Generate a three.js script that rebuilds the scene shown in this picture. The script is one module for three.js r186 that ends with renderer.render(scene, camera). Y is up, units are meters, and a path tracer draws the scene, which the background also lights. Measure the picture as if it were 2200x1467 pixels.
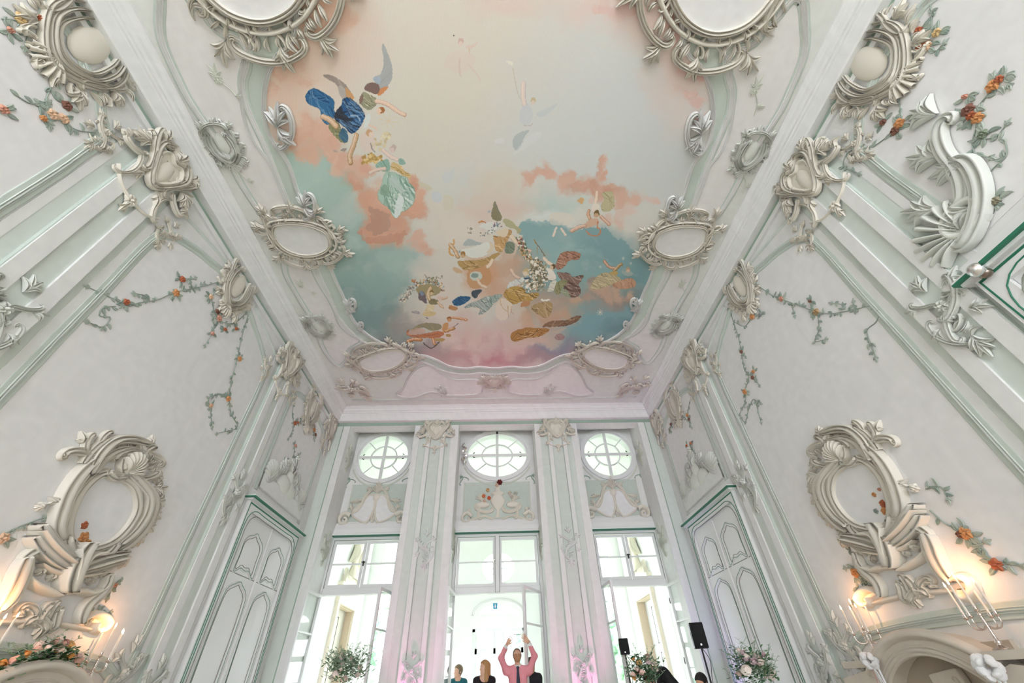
import * as THREE from 'three';
import { mergeGeometries, mergeVertices } from 'three/addons/utils/BufferGeometryUtils.js';
import { RoundedBoxGeometry } from 'three/addons/geometries/RoundedBoxGeometry.js';
import { ImprovedNoise } from 'three/addons/math/ImprovedNoise.js';

// ---------- camera, sky, exposure ----------
const rad = Math.PI / 180, PI = Math.PI;
const scene = new THREE.Scene();
const camera = new THREE.PerspectiveCamera(2 * Math.atan(733.5 / 852.325) / rad, 2200 / 1467, 0.05, 400);
camera.position.set(0, 1.25, 0);
camera.rotation.set(41.03843 * rad, -3.07633 * rad, -2.33778 * rad, 'YXZ');
camera.updateMatrixWorld(true);
scene.background = new THREE.Color(0.95, 0.985, 1.07);          // even white overcast
scene.backgroundIntensity = 9;
const renderer = new THREE.WebGLRenderer({ antialias: true });
renderer.toneMapping = THREE.LinearToneMapping;
renderer.toneMappingExposure = 1.0;
renderer.shadowMap.enabled = true;

// ---------- small helpers ----------
let seed = 7;
const rnd = () => { seed = (seed * 1664525 + 1013904223) >>> 0; return seed / 4294967296; };
const rr = (a, b) => a + (b - a) * rnd();
const V3 = (x, y, z) => new THREE.Vector3(x, y, z);
const ray = (x, y) => V3((x - 1100) / 852.325, (733.5 - y) / 852.325, -1).applyEuler(camera.rotation);
const atX = (x, y, X) => { const r = ray(x, y); return r.multiplyScalar(X / r.x).add(camera.position); };
const atY = (x, y, Y) => { const r = ray(x, y); return r.multiplyScalar((Y - 1.25) / r.y).add(camera.position); };
const atZ = (x, y, Z) => { const r = ray(x, y); return r.multiplyScalar(Z / r.z).add(camera.position); };

const names = {};
const numbered = (n) => { const k = names[n] = (names[n] ?? -1) + 1; return k ? n + '_' + String(k).padStart(3, '0') : n; };
function shade(o) { o.castShadow = o.receiveShadow = true; return o; }
function part(name, geo, mat, parent) { const m = shade(new THREE.Mesh(geo, mat)); m.name = name; parent.add(m); return m; }
const brief = (s) => { const w = s.split(' '); while (w.length > 16 && w.includes('the')) w.splice(w.lastIndexOf('the'), 1); return w.join(' '); };
function thing(name, label, category, pos, group) {
  label = brief(label);
  const g = new THREE.Group(); g.name = numbered(name); scene.add(g);
  if (pos) g.position.copy(pos);
  g.userData = { label, category }; if (group) g.userData.group = group;
  return g;
}
function single(name, label, category, geo, mat, pos, group) {
  const m = part(numbered(name), geo, mat, scene); if (pos) m.position.copy(pos);
  m.userData = { label: brief(label), category }; if (group) m.userData.group = group; return m;
}
function struct(name, geo, mat, label) { const m = part(name, geo, mat, scene); m.userData.kind = 'structure'; if (label) m.userData.label = label; return m; }
function structGroup(name) { const g = new THREE.Group(); g.name = name; g.userData.kind = 'structure'; scene.add(g); return g; }

const plain = (g) => { for (const k of Object.keys(g.attributes)) if (!['position', 'normal', 'uv'].includes(k)) g.deleteAttribute(k); return g.index ? g.toNonIndexed() : g; };
const merge = (list) => list.length === 1 ? list[0] : mergeGeometries(list.map(plain));
const box = (x0, x1, y0, y1, z0, z1) => {
  const g = new THREE.BoxGeometry(Math.abs(x1 - x0), Math.abs(y1 - y0), Math.abs(z1 - z0)).translate((x0 + x1) / 2, (y0 + y1) / 2, (z0 + z1) / 2);
  const p = g.attributes.position, n = g.attributes.normal, uv = g.attributes.uv;
  for (let i = 0; i < p.count; i++) {
    const ax = Math.abs(n.getX(i)), ay = Math.abs(n.getY(i));
    if (ax > .5) uv.setXY(i, p.getZ(i), p.getY(i)); else if (ay > .5) uv.setXY(i, p.getX(i), p.getZ(i)); else uv.setXY(i, p.getX(i), p.getY(i));
  }
  return g;
};
const rbox = (w, h, d, r = .01, s = 2) => new RoundedBoxGeometry(w, h, d, s, r);
const cyl = (r0, r1, h, n = 16) => new THREE.CylinderGeometry(r0, r1, h, n);
const lathe = (pts, n = 16) => new THREE.LatheGeometry(pts.map(([x, y]) => new THREE.Vector2(Math.max(x, 1e-4), y)), n);
const bar = (a, b, r, r2 = r, n = 8) => {
  const d = b.clone().sub(a), g = new THREE.CylinderGeometry(r2, r, d.length(), n);
  g.translate(0, d.length() / 2, 0); g.applyQuaternion(new THREE.Quaternion().setFromUnitVectors(V3(0, 1, 0), d.normalize())); return g.translate(a.x, a.y, a.z);
};
const tube = (pts, r, n = 24, k = 6) => new THREE.TubeGeometry(new THREE.CatmullRomCurve3(pts), n, r, k, false);

// ---------- materials ----------
const noise = new ImprovedNoise();
const fbm = (x, y, z = 0, o = 4) => { let s = 0, a = .5; for (let i = 0; i < o; i++) { s += a * noise.noise(x, y, z + i * 7.3); x *= 2.03; y *= 2.03; a *= .5; } return s; };
function dataTex(n, f, srgb) {                                    // f(u, v) -> [r, g, b] bytes, tiles
  const d = new Uint8Array(n * n * 4);
  for (let y = 0; y < n; y++) for (let x = 0; x < n; x++) { const c = f(x / n, y / n), o = (y * n + x) * 4; d[o] = c[0]; d[o + 1] = c[1]; d[o + 2] = c[2]; d[o + 3] = 255; }
  const t = new THREE.DataTexture(d, n, n); t.wrapS = t.wrapT = THREE.RepeatWrapping; t.magFilter = THREE.LinearFilter; if (srgb) t.colorSpace = THREE.SRGBColorSpace; t.needsUpdate = true; return t;
}
const tile = (u, v, k, o) => { const a = 2 * PI; return fbm(Math.cos(u * a) * k + 3, Math.sin(u * a) * k + 9, Math.cos(v * a) * k + Math.sin(v * a) * k * 1.7, o); };
const mottle = dataTex(512, (u, v) => { const s = 255 * Math.min(1, Math.max(0, .975 + .035 * tile(u, v, 2.2, 5))); return [s, s, s * .996]; }, true);
mottle.repeat.set(.4, .4);
const grit = dataTex(256, (u, v) => { const s = 128 + 230 * tile(u, v, 7, 3); return [s, s, s]; });
grit.repeat.set(1.1, 1.1);
const std = (color, roughness = .8, extra = {}) => new THREE.MeshStandardMaterial({ color, roughness, ...extra });
const wallLook = { map: mottle, bumpMap: grit, bumpScale: .0006 };
const M = {
  white: std('#f4f5f3', .75, wallLook), field: std('#f6f6f5', .8, wallLook), mint: std('#e3ebe4', .75, wallLook), deep: std('#d4dfd6', .75, wallLook), shadedGlaze: std('#a7bfae', .75, wallLook),  // last one: deep green glaze with the shade of the recess put into it
  ceil: std('#f1f3ee', .85, wallLook), pinkfield: std('#f7f5f3', .85, wallLook), stucco: std('#e9e4d6', .8), cream: std('#ece7da', .8), stuccoPale: std('#e6e9e1', .8), sage: std('#dfe3d6', .8),
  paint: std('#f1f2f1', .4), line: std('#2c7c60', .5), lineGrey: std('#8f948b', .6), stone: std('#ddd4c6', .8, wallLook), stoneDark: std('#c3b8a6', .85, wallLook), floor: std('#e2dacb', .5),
  black: std('#0b0c0d', .55), grille: std('#101214', .8), chrome: std('#e8e8e8', .12, { metalness: 1 }), silver: std('#d9cfc8', .22, { metalness: 1 }), iron: std('#1b1b1a', .5), wax: new THREE.MeshPhysicalMaterial({ color: '#f3eee2', roughness: .5, transmission: .25 }),
  glass: new THREE.MeshPhysicalMaterial({ color: '#fbfffd', roughness: .02, transmission: 1, thickness: 0, ior: 1.5 }),
  vesti: std('#f6f6f4', .8), vcream: std('#efe4d2', .8), doorGrey: std('#c9c4b6', .6), lineDark: std('#4a4238', .6), cloth: std('#f4f4f2', .9), tulle: new THREE.MeshPhysicalMaterial({ color: '#fbfbfa', roughness: 1, transmission: .35 }),
};
const flame = new THREE.MeshStandardMaterial({ color: '#fff0d8', emissive: '#ffd9a0', emissiveIntensity: 14 });

// ---------- reliefs: shapes drawn in local metres (x right, y up, z out of the wall) ----------
const PROFILES = {
  round: [[-1, 0], [-.92, .4], [-.7, .72], [-.36, .93], [0, 1], [.36, .93], [.7, .72], [.92, .4], [1, 0]],
  rib: [[-1, 0], [-.93, .55], [-.72, .8], [-.52, .45], [-.34, .42], [0, 1], [.34, .42], [.52, .45], [.72, .8], [.93, .55], [1, 0]],
  groove: [[-1, 0], [-.85, .75], [-.55, 1], [0, .42], [.55, 1], [.85, .75], [1, 0]],
  step: [[-1, 0], [-1, .45], [-.6, .5], [-.5, 1], [.35, 1], [.5, .6], [.9, .55], [1, 0]],
  flat: [[-1, 0], [-1, .8], [-.86, 1], [.86, 1], [1, .8], [1, 0]],
};
const smoothPts = (pts, n, closed = false) => { const c = new THREE.CatmullRomCurve3(pts.map(([x, y]) => V3(x, y, 0)), closed, 'centripetal'); return c.getSpacedPoints(n).map((p) => [p.x, p.y]); };
const poly = (pts, n = 24, closed = false) => smoothPts(pts, n, closed);
// a ridge of half-width w(t) and height h(t) swept along pts
function ridge(pts, w, h, prof = 'round', { closed = false, base = 0 } = {}) {
  const P = PROFILES[prof], n = pts.length, k = P.length, W = typeof w === 'function' ? w : () => w, H = typeof h === 'function' ? h : () => h;
  const pos = [], uv = [], idx = [];
  for (let i = 0; i < n; i++) {
    const a = pts[closed ? (i - 1 + n) % n : Math.max(i - 1, 0)], b = pts[i], c = pts[closed ? (i + 1) % n : Math.min(i + 1, n - 1)], t = i / (n - 1);
    let d1 = [b[0] - a[0], b[1] - a[1]], d2 = [c[0] - b[0], c[1] - b[1]];
    const l1 = Math.hypot(...d1), l2 = Math.hypot(...d2);
    d1 = l1 > 1e-9 ? [d1[0] / l1, d1[1] / l1] : [d2[0] / l2, d2[1] / l2]; d2 = l2 > 1e-9 ? [d2[0] / l2, d2[1] / l2] : d1;
    let nx = -(d1[1] + d2[1]), ny = d1[0] + d2[0]; const q = nx * nx + ny * ny; nx *= 2 / Math.max(q, .4); ny *= 2 / Math.max(q, .4);
    if (q <= .4) { nx = -d2[1]; ny = d2[0]; }
    const ww = W(t), hh = H(t);
    for (const [u, z] of P) { pos.push(b[0] - nx * u * ww, b[1] - ny * u * ww, base + z * hh); uv.push(b[0] - nx * u * ww, b[1] - ny * u * ww); }
  }
  const rows = closed ? n : n - 1;
  for (let i = 0; i < rows; i++) for (let j = 0; j < k - 1; j++) { const a = i * k + j, b = ((i + 1) % n) * k + j; idx.push(a, b + 1, b, a, a + 1, b + 1); }
  const g = new THREE.BufferGeometry(); g.setAttribute('position', new THREE.Float32BufferAttribute(pos, 3)); g.setAttribute('uv', new THREE.Float32BufferAttribute(uv, 2)); g.setIndex(idx); g.computeVertexNormals();
  return g;
}
const ends = (t) => Math.min(1, .25 + Math.sin(PI * t) ** .5 * .85);
const lens = (t) => Math.sin(PI * Math.min(1, .06 + t * .94)) ** .8;
// the centre line of a C or S scroll from p0 to p1: coiled at both ends
function scrollLine(p0, p1, { c0 = 5, c1 = 5, mid = 2.2, s = false, n = 44 } = {}) {
  const f = .3; let x = 0, y = 0, a = 0; const pts = [[0, 0]];
  for (let i = 0; i < n; i++) {
    const t = (i + .5) / n; let k;
    if (t < f) k = c0 * 2 * (1 - t / f) / f; else if (t > 1 - f) k = c1 * 2 * (1 - (1 - t) / f) / f * (s ? -1 : 1); else k = 0;
    k += mid * (s ? (t < .5 ? 1 : -1) : 1);
    const st = Math.min(1, .16 + Math.min(t, 1 - t) / f * .84);
    a += k / n; x += Math.cos(a) * st; y += Math.sin(a) * st; pts.push([x, y]);
  }
  const [ex, ey] = pts[n], L = ex * ex + ey * ey, dx = p1[0] - p0[0], dy = p1[1] - p0[1], A = (ex * dx + ey * dy) / L, B = (ex * dy - ey * dx) / L;
  return pts.map(([u, v]) => [p0[0] + A * u - B * v, p0[1] + B * u + A * v]);
}
const flipY = (line, p0, p1) => { const dx = p1[0] - p0[0], dy = p1[1] - p0[1], L = dx * dx + dy * dy; return line.map(([x, y]) => { const u = x - p0[0], v = y - p0[1], d = (u * dx + v * dy) / L; return [p0[0] + 2 * d * dx - u, p0[1] + 2 * d * dy - v]; }); };
function scroll(p0, p1, o = {}) {
  let l = scrollLine(p0, p1, o); if (o.flip) l = flipY(l, p0, p1);
  const w = o.w ?? .03, h = o.h ?? .03;
  return ridge(l, (t) => w * ends(t), (t) => h * ends(t), o.prof ?? 'rib', { base: o.base ?? 0 });
}
function leaf(p0, p1, bend = .25, w = .03, h = .02, base = 0) {
  const dx = p1[0] - p0[0], dy = p1[1] - p0[1], m = [(p0[0] + p1[0]) / 2 - dy * bend, (p0[1] + p1[1]) / 2 + dx * bend], pts = [];
  for (let i = 0; i <= 9; i++) { const t = i / 9, a = (1 - t) ** 2, b = 2 * t * (1 - t), c = t * t; pts.push([a * p0[0] + b * m[0] + c * p1[0], a * p0[1] + b * m[1] + c * p1[1]]); }
  return ridge(pts, (t) => Math.max(.003, w * lens(t)), (t) => h * (.5 + .8 * Math.sin(PI * t)), 'groove', { base });
}
function spray(p, ang, len, n, spread, w = .03, h = .025, base = 0) {   // fanned acanthus leaves
  const out = [];
  for (let i = 0; i < n; i++) { const k = n > 1 ? i / (n - 1) - .5 : 0, a = ang + k * spread, l = len * (1 - .35 * Math.abs(k) * 2) * rr(.88, 1.1); out.push(leaf(p, [p[0] + Math.cos(a) * l, p[1] + Math.sin(a) * l], -k * .7, w, h * rr(.8, 1.2), base)); }
  return merge(out);
}
function shellFan(p, ang, len, n, spread, w, h, base = 0) {
  const out = [];
  for (let i = 0; i < n; i++) { const k = i / (n - 1) - .5, a = ang + k * spread, l = len * (.72 + .28 * Math.cos(k * 2.6)); out.push(ridge(poly([p, [p[0] + Math.cos(a) * l * .5, p[1] + Math.sin(a) * l * .5], [p[0] + Math.cos(a) * l, p[1] + Math.sin(a) * l]], 8), (t) => w * (.25 + t * .95), (t) => h * (.3 + Math.sin(t * 2.6)), 'round', { base })); }
  return merge(out);
}
function ellipse(cx, cy, a, b, n = 40, from = 0, to = 2 * PI) { const o = []; for (let i = 0; i < n; i++) { const t = from + (to - from) * i / (Math.abs(to - from) > 6.28 ? n : n - 1); o.push([cx + a * Math.cos(t), cy + b * Math.sin(t)]); } return o; }
function dome(cx, cy, a, b, h, base = 0) {
  const g = new THREE.SphereGeometry(1, 24, 8, 0, 2 * PI, 0, PI / 2); g.rotateX(PI / 2); g.scale(a, b, h); g.translate(cx, cy, base); return g;
}
function blossom(cx, cy, r, h, n = 5, base = 0, turn = 0) {
  const out = [];
  for (let i = 0; i < n; i++) { const a = turn + i * 2 * PI / n; out.push(leaf([cx, cy], [cx + Math.cos(a) * r, cy + Math.sin(a) * r], .15, r * .42, h, base)); }
  out.push(dome(cx, cy, r * .3, r * .3, h * 1.6, base)); return merge(out);
}
// a froth of small curled leaves along a line
function fringe(line, n, len, w, h, out = 1) {
  const o = [];
  for (let i = 0; i < n; i++) { const j = Math.min(line.length - 2, Math.floor((i + rr(.2, .8)) / n * (line.length - 1))), [x, y] = line[j], [x2, y2] = line[j + 1], a = Math.atan2(y2 - y, x2 - x) - out * (PI / 2 + rr(-.7, .7)), l = len * rr(.6, 1.25); o.push(leaf([x, y], [x + Math.cos(a) * l, y + Math.sin(a) * l], rr(-.6, .6), w * rr(.7, 1.2), h * rr(.6, 1.2))); if (rnd() < .3) o.push(scroll([x, y], [x + Math.cos(a + .4) * l, y + Math.sin(a + .4) * l], { w: w * .7, h, prof: 'round', n: 20, flip: rnd() < .5 })); }
  return merge(o);
}
// frames: origin, right, up and outward directions of each surface
const basis = (u, v, n) => new THREE.Matrix4().makeBasis(u, v, n);
const FR = {
  left: (z, y, h = 0) => ({ p: V3(-5 + h, y, z), m: basis(V3(0, 0, -1), V3(0, 1, 0), V3(1, 0, 0)) }),
  right: (z, y, h = 0) => ({ p: V3(5 - h, y, z), m: basis(V3(0, 0, 1), V3(0, 1, 0), V3(-1, 0, 0)) }),
  end: (x, y, z) => ({ p: V3(x, y, z), m: basis(V3(1, 0, 0), V3(0, 1, 0), V3(0, 0, 1)) }),
  ceil: (x, z, h = 0) => ({ p: V3(x, 8.03 - h, z), m: basis(V3(1, 0, 0), V3(0, 0, 1), V3(0, -1, 0)) }),
  jambR: (x, y, z) => ({ p: V3(x, y, z), m: basis(V3(0, 0, -1), V3(0, 1, 0), V3(1, 0, 0)) }),
  jambL: (x, y, z) => ({ p: V3(x, y, z), m: basis(V3(0, 0, 1), V3(0, 1, 0), V3(-1, 0, 0)) }),
};
function put(g, fr, rot = 0) { g.position.copy(fr.p); g.quaternion.setFromRotationMatrix(fr.m.clone().multiply(new THREE.Matrix4().makeRotationZ(rot))); return g; }

// ================= THE ROOM =================
const FRESCO_GAIN = 1.22, CANDLE = .055, UP = 15;
const CEIL = 8.03, ZE = -11.13, ZW = -12, ZB = 12;             // ceiling height, pier fronts, window plane, back wall
// floor with pale planks
{
  const f = struct('floor', box(-5.6, 5.6, -.3, -.02, -12.35, ZB + .6), M.floor);
  const tones = ['#e2dacb', '#ddd4c3', '#e6dfd2'].map((c) => std(c, .45));
  const plank = box(-.098, .098, -.02, 0, -.995, .995);
  for (let i = 0; i < 15; i++) for (let j = 0; j < 4; j++) { const m = part(numbered('plank'), plank, tones[(i * 2 + j) % 3], f); m.position.set(-1.4 + i * .2, 0, -11.1 + j * 2); }
}
struct('ceiling', box(-5.6, 5.6, CEIL, CEIL + .35, -12.35, ZB + .6), M.ceil);

// side walls, thick, with their flat bands and pilasters
const ceilingObj = scene.getObjectByName('ceiling');
const bandsZ = [ // z from, z to, out of the wall, material, name
  [-2.46, -2.36, .012, M.white, 'wall_band'], [-2.63, -2.46, .006, M.mint, 'wall_band'],
  [-2.80, -2.63, .075, M.white, 'pilaster_fillet'], [-3.04, -2.80, .045, M.mint, 'pilaster_panel'], [-3.21, -3.04, .075, M.white, 'pilaster_fillet'],
  [-3.34, -3.21, .006, M.mint, 'wall_band'], [-3.45, -3.34, .012, M.white, 'wall_band'],
  [-7.26, -7.15, .012, M.white, 'wall_band'], [-7.39, -7.26, .006, M.mint, 'wall_band'],
  [-7.56, -7.39, .075, M.white, 'pilaster_fillet'], [-7.81, -7.56, .045, M.mint, 'pilaster_panel'], [-7.98, -7.81, .075, M.white, 'pilaster_fillet'],
  [-8.10, -7.98, .006, M.mint, 'wall_band'], [-8.17, -8.10, .012, M.white, 'wall_band'],
];
for (const [side, s] of [['left', -1], ['right', 1]]) {
  const w = struct('wall_' + side, box(s * 5, s * 5.6, 0, CEIL, -12.35, ZB + .6), M.white);
  const X = (h) => s * (5 - h);
  for (const [a, b, h, mat, nm] of bandsZ) part(nm, box(X(-.02), X(h), .32, 7.5, a, b), mat, w);
  for (const z of [-2.63, -3.21, -7.39, -7.98]) part('pilaster_bead', box(X(0), X(.055), .34, 7.42, z - .012, z + .012), M.deep, w);
  part('frieze', box(X(-.02), X(.012), 7.50, 7.62, -11.13, ZB), M.shadedGlaze, w);  // green glaze strip, its colour deepened for the shade under the cornice lip
  part('frieze_moulding', box(X(-.02), X(.05), 7.41, 7.50, -11.13, ZB), M.white, w);
  part('pedestal_moulding', merge([box(X(-.02), X(.085), .30, .36, -8.14, -2.4), box(X(-.02), X(.085), .52, .57, -7.4, -7.0), box(X(-.02), X(.085), .52, .57, -3.6, -3.2)]), M.white, w);
}
// moulded frames of the wall fields
const wallOf = (s) => scene.getObjectByName(s < 0 ? 'wall_left' : 'wall_right');
function onWall(s, zy, closed, n) { return poly(zy.map(([z, y]) => [s < 0 ? -z : z, y]), n, closed); }
function wallPart(name, geo, mat, s, h = 0) {                       // relief geometry drawn as (∓z, y) laid on a side wall
  const fr = FR[s < 0 ? 'left' : 'right'](0, 0, h), g = part(name, geo, mat, wallOf(s)); return put(g, fr);
}
const bay1 = [[-3.52, 1.75], [-3.52, 3], [-3.52, 5], [-3.55, 6.45], [-3.66, 6.64], [-3.78, 6.74], [-3.9, 6.8], [-4.15, 6.92], [-4.45, 7.02], [-4.75, 7.13], [-5.3, 7.2],
  [-5.85, 7.13], [-6.15, 7.02], [-6.45, 6.92], [-6.7, 6.8], [-6.82, 6.74], [-6.94, 6.64], [-7.05, 6.45], [-7.08, 5], [-7.08, 3], [-7.08, 1.75], [-7.04, 1.55], [-6.9, 1.5], [-6.6, 1.62], [-4, 1.62], [-3.7, 1.5], [-3.56, 1.55]];
const bayDoor = [[-8.32, 4.5], [-8.32, 6.2], [-8.36, 6.8], [-8.55, 6.98], [-8.8, 7.06], [-9.1, 7.14], [-9.45, 7.18], [-9.8, 7.14], [-10.1, 7.06], [-10.4, 6.98], [-10.6, 6.8], [-10.64, 6.2], [-10.64, 4.5]];
const bay0 = [[-2.26, 4.6], [-2.26, 6.2], [-2.2, 6.78], [-2.05, 6.88], [-1.85, 7.06], [-1.62, 7.1], [-1.3, 7.2], [-.98, 7.1], [-.75, 7.06], [-.55, 6.88], [-.4, 6.78], [-.34, 6.2], [-.34, 4.6]];
for (const s of [-1, 1]) {
  const fill = (zy, name) => { const sh = new THREE.Shape(zy.map(([z, y]) => new THREE.Vector2(s < 0 ? -z : z, y))); return wallPart(name, new THREE.ExtrudeGeometry(sh, { depth: .008, bevelEnabled: false }), M.field, s, 0); };
  for (const [zy, nm] of [[bay1, 1], [bayDoor, 0], [bay0, 0]]) {
    const line = onWall(s, zy, !!nm, 130);
    fill(line.map(([a, y]) => [s < 0 ? -a : a, y]), 'panel_field');
    wallPart('panel_band', ridge(line, .075, .02, 'flat', { closed: !!nm }), M.deep, s);
    wallPart('panel_moulding', ridge(line, .028, .045, 'rib', { closed: !!nm }), M.mint, s);
  }
  const sp = [[-3.5, 7.08], [-3.75, 7.16], [-4.2, 7.26], [-4.72, 7.36]];
  for (const k of [1, -1]) wallPart('spandrel_moulding', ridge(onWall(s, k > 0 ? sp : sp.map(([z, y]) => [-10.6 - z, y]), false, 24), .03, .03, 'round'), M.mint, s);
}
// cornices round the room
const cornProf = [[0, 7.60], [.13, 7.605], [.15, 7.63], [.19, 7.77], [.20, 7.785], [.20, 7.83], [.225, 7.84], [.225, 7.885], [.26, 7.90], [.275, 7.95], [.315, 7.985], [.34, 8.0], [.34, 8.03]];
function cornice(name, a, b, out) {                                  // a -> b along the wall; ends mitred
  const d = b.clone().sub(a).normalize(), pos = [], idx = [], uv = [], P = [];
  for (let i = 0; i < cornProf.length; i++) { P.push(cornProf[i]); if (i && i < cornProf.length - 1) P.push(cornProf[i]); }
  for (const e of [0, 1]) for (const [p, y] of P) { const q = (e ? b : a).clone().addScaledVector(d, e ? -p : p).addScaledVector(out, p); pos.push(q.x, y, q.z); uv.push(q.x + q.z, y); }
  const k = P.length; for (let j = 0; j < k - 1; j += 2) idx.push(j, j + k, j + 1, j + 1, j + k, j + k + 1);
  const g = new THREE.BufferGeometry(); g.setAttribute('position', new THREE.Float32BufferAttribute(pos, 3)); g.setAttribute('uv', new THREE.Float32BufferAttribute(uv, 2)); g.setIndex(idx); g.computeVertexNormals();
  return struct(name, g, new THREE.MeshStandardMaterial({ ...{ color: '#f4f5f3', roughness: .75 }, map: mottle, side: THREE.DoubleSide }));
}
cornice('trim_1', V3(-5, 0, ZB), V3(-5, 0, ZE), V3(1, 0, 0));
cornice('trim_2', V3(-5, 0, ZE), V3(5, 0, ZE), V3(0, 0, 1));
cornice('trim_3', V3(5, 0, ZE), V3(5, 0, ZB), V3(-1, 0, 0));
cornice('trim_4', V3(5, 0, ZB), V3(-5, 0, ZB), V3(0, 0, -1));

// end wall: header, piers, niches
const niches = [[-4.52, -2.52], [-1.18, 1.19], [2.53, 4.5]];
const ovals = [[-3.58, 6.88, .9, .86], [.02, 6.88, 1.08, .86], [3.6, 6.85, .9, .87]];
{
  const W = structGroup('wall_end'), z2 = -12.35;
  part('header', box(-5, 5, 7.49, CEIL, -11.5, ZE), M.white, W);
  part('header_back', box(-5, 5, 7.73, CEIL, z2, -11.5), M.white, W);
  part('frieze', box(-5, 5, 7.50, 7.62, ZE, ZE + .012), M.shadedGlaze, W);  // end wall run of the green strip, lip shade included in its colour
  const xs = [[-5, -4.52], [-2.52, -1.18], [1.19, 2.53], [4.5, 5]];
  xs.forEach(([a, b], i) => {
    part('pier', box(a, b, 0, 7.73, z2, ZE - .03), M.white, W);
    const strip = (x0, x1, z, mat, nm) => part(nm, box(x0, x1, .3, 7.49, ZE - .04, z), mat, W);
    if (i === 1 || i === 2) {
      const c = (a + b) / 2 - .005, k = (x, y, z, mat, nm) => strip(c + x, c + y, z, mat, nm);
      k(-.665, -.5, ZE, M.white, 'pier_fillet'); k(-.5, -.27, ZE - .02, M.mint, 'pier_band');
      k(-.27, -.14, ZE + .05, M.white, 'pilaster_fillet'); k(-.14, .155, ZE + .025, M.mint, 'pilaster_panel'); k(.155, .28, ZE + .05, M.white, 'pilaster_fillet');
      k(.28, .46, ZE - .02, M.mint, 'pier_band'); k(.46, .665, ZE, M.white, 'pier_fillet');
      part('pilaster_bead', merge([box(c - .29, c - .27, .3, 7.49, ZE - .03, ZE + .03), box(c + .28, c + .297, .3, 7.49, ZE - .03, ZE + .035), box(c - .155, c - .14, .3, 7.49, ZE + .02, ZE + .06), box(c + .155, c + .17, .3, 7.49, ZE + .02, ZE + .06)]), M.deep, W);
      part('plinth', box(a, b, 0, .3, z2, ZE + .08), M.white, W);
    } else {
      const inner = i ? a : b, wall = i ? b : a, q = (t) => inner + (wall - inner) * t;
      part('pier_band', box(q(.42), q(1), 0, 7.49, ZE - .035, ZE), M.mint, W);
      part('pier_fillet', box(q(0), q(.42), 0, 7.49, ZE - .035, ZE + .004), M.white, W);
      part('pilaster_bead', box(q(.42) - .01, q(.42) + .01, 0, 7.49, ZE - .03, ZE + .02), M.shadedGlaze, W);
    }
  });
  niches.forEach(([a, b], i) => {
    const [ox, oy, oa, ob] = ovals[i], sh = new THREE.Shape([[a, 4.53], [b, 4.53], [b, 7.73], [a, 7.73]].map((p) => new THREE.Vector2(...p)));
    sh.holes.push(new THREE.Path(ellipse(ox, oy, oa - .1, ob - .1, 48).map((p) => new THREE.Vector2(...p))));
    const g = new THREE.ExtrudeGeometry(sh, { depth: .35, bevelEnabled: false, curveSegments: 8 }); g.translate(0, 0, z2); part('overdoor_wall', g, M.white, W);
    part('overdoor_field', box(a + .2, b - .2, 4.93, 6.0, ZW, ZW + .006), M.deep, W);
    const fr = [[a + .2, 6.0], [a + .2, 5.6], [a + .2, 5.1], [a + .2, 4.93]], mir = fr.map(([x, y]) => [a + b - x, y]).reverse();
    for (const l of [fr, mir]) { const m = part('field_moulding', ridge(poly(l, 10), .02, .022, 'round'), M.sage, W); m.position.z = ZW; }
    const dip = part('field_moulding', ridge(poly(ellipse(ox, oy, oa + .05, ob + .1, 30, PI * 1.14, PI * 1.86), 40), .022, .03, 'rib'), M.sage, W); dip.position.z = ZW;
    const prof = new THREE.Shape([[0, 4.53], [.17, 4.53], [.17, 4.585], [.14, 4.60], [.12, 4.72], [.07, 4.84], [.05, 4.88], [0, 4.90]].map((p) => new THREE.Vector2(...p)));
    const lg = new THREE.ExtrudeGeometry(prof, { depth: b - a, bevelEnabled: false }); lg.rotateY(-PI / 2); lg.scale(1, 1, 1); lg.translate(b, 0, ZW);
    const lp = lg.attributes.position; for (let k = 0; k < lp.count; k++) lp.setZ(k, ZW + Math.abs(lp.getZ(k) - ZW)); lg.computeVertexNormals();
    part('overdoor_ledge', lg, M.white, W).material = std('#f4f5f3', .75, { side: THREE.DoubleSide });
    part('ledge_line', box(a, b, 4.515, 4.535, ZW, ZW + .175), M.line, W);
    part('soffit_moulding', merge([box(a + .05, b - .05, 7.68, 7.73, -11.62, -11.58), box(a + .05, b - .05, 7.68, 7.73, -11.9, -11.86)]), M.white, W);
  });
}
// back wall behind the camera: three tall garden windows let the daylight in
{
  const W = structGroup('wall_back'), o = [[-4.4, -1.75], [-1.33, 1.33], [1.75, 4.4]];
  part('header', box(-5.6, 5.6, 7.3, CEIL, ZB, ZB + .5), M.white, W);
  let x = -5.6; for (const [a, b] of [...o, [5.6, 5.6]]) { part('pier', box(x, a, 0, 7.3, ZB, ZB + .5), M.white, W); x = b; }
  for (const [a, b] of o) { part('sill', box(a, b, 0, .3, ZB, ZB + .5), M.white, W); part('window_frame', merge([box(a, b, 4.5, 4.62, ZB + .2, ZB + .28), box((a + b) / 2 - .06, (a + b) / 2 + .06, .3, 7.3, ZB + .2, ZB + .28), box(a, a + .08, .3, 7.3, ZB + .2, ZB + .28), box(b - .08, b, .3, 7.3, ZB + .2, ZB + .28)]), M.paint, W); }
}
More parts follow.
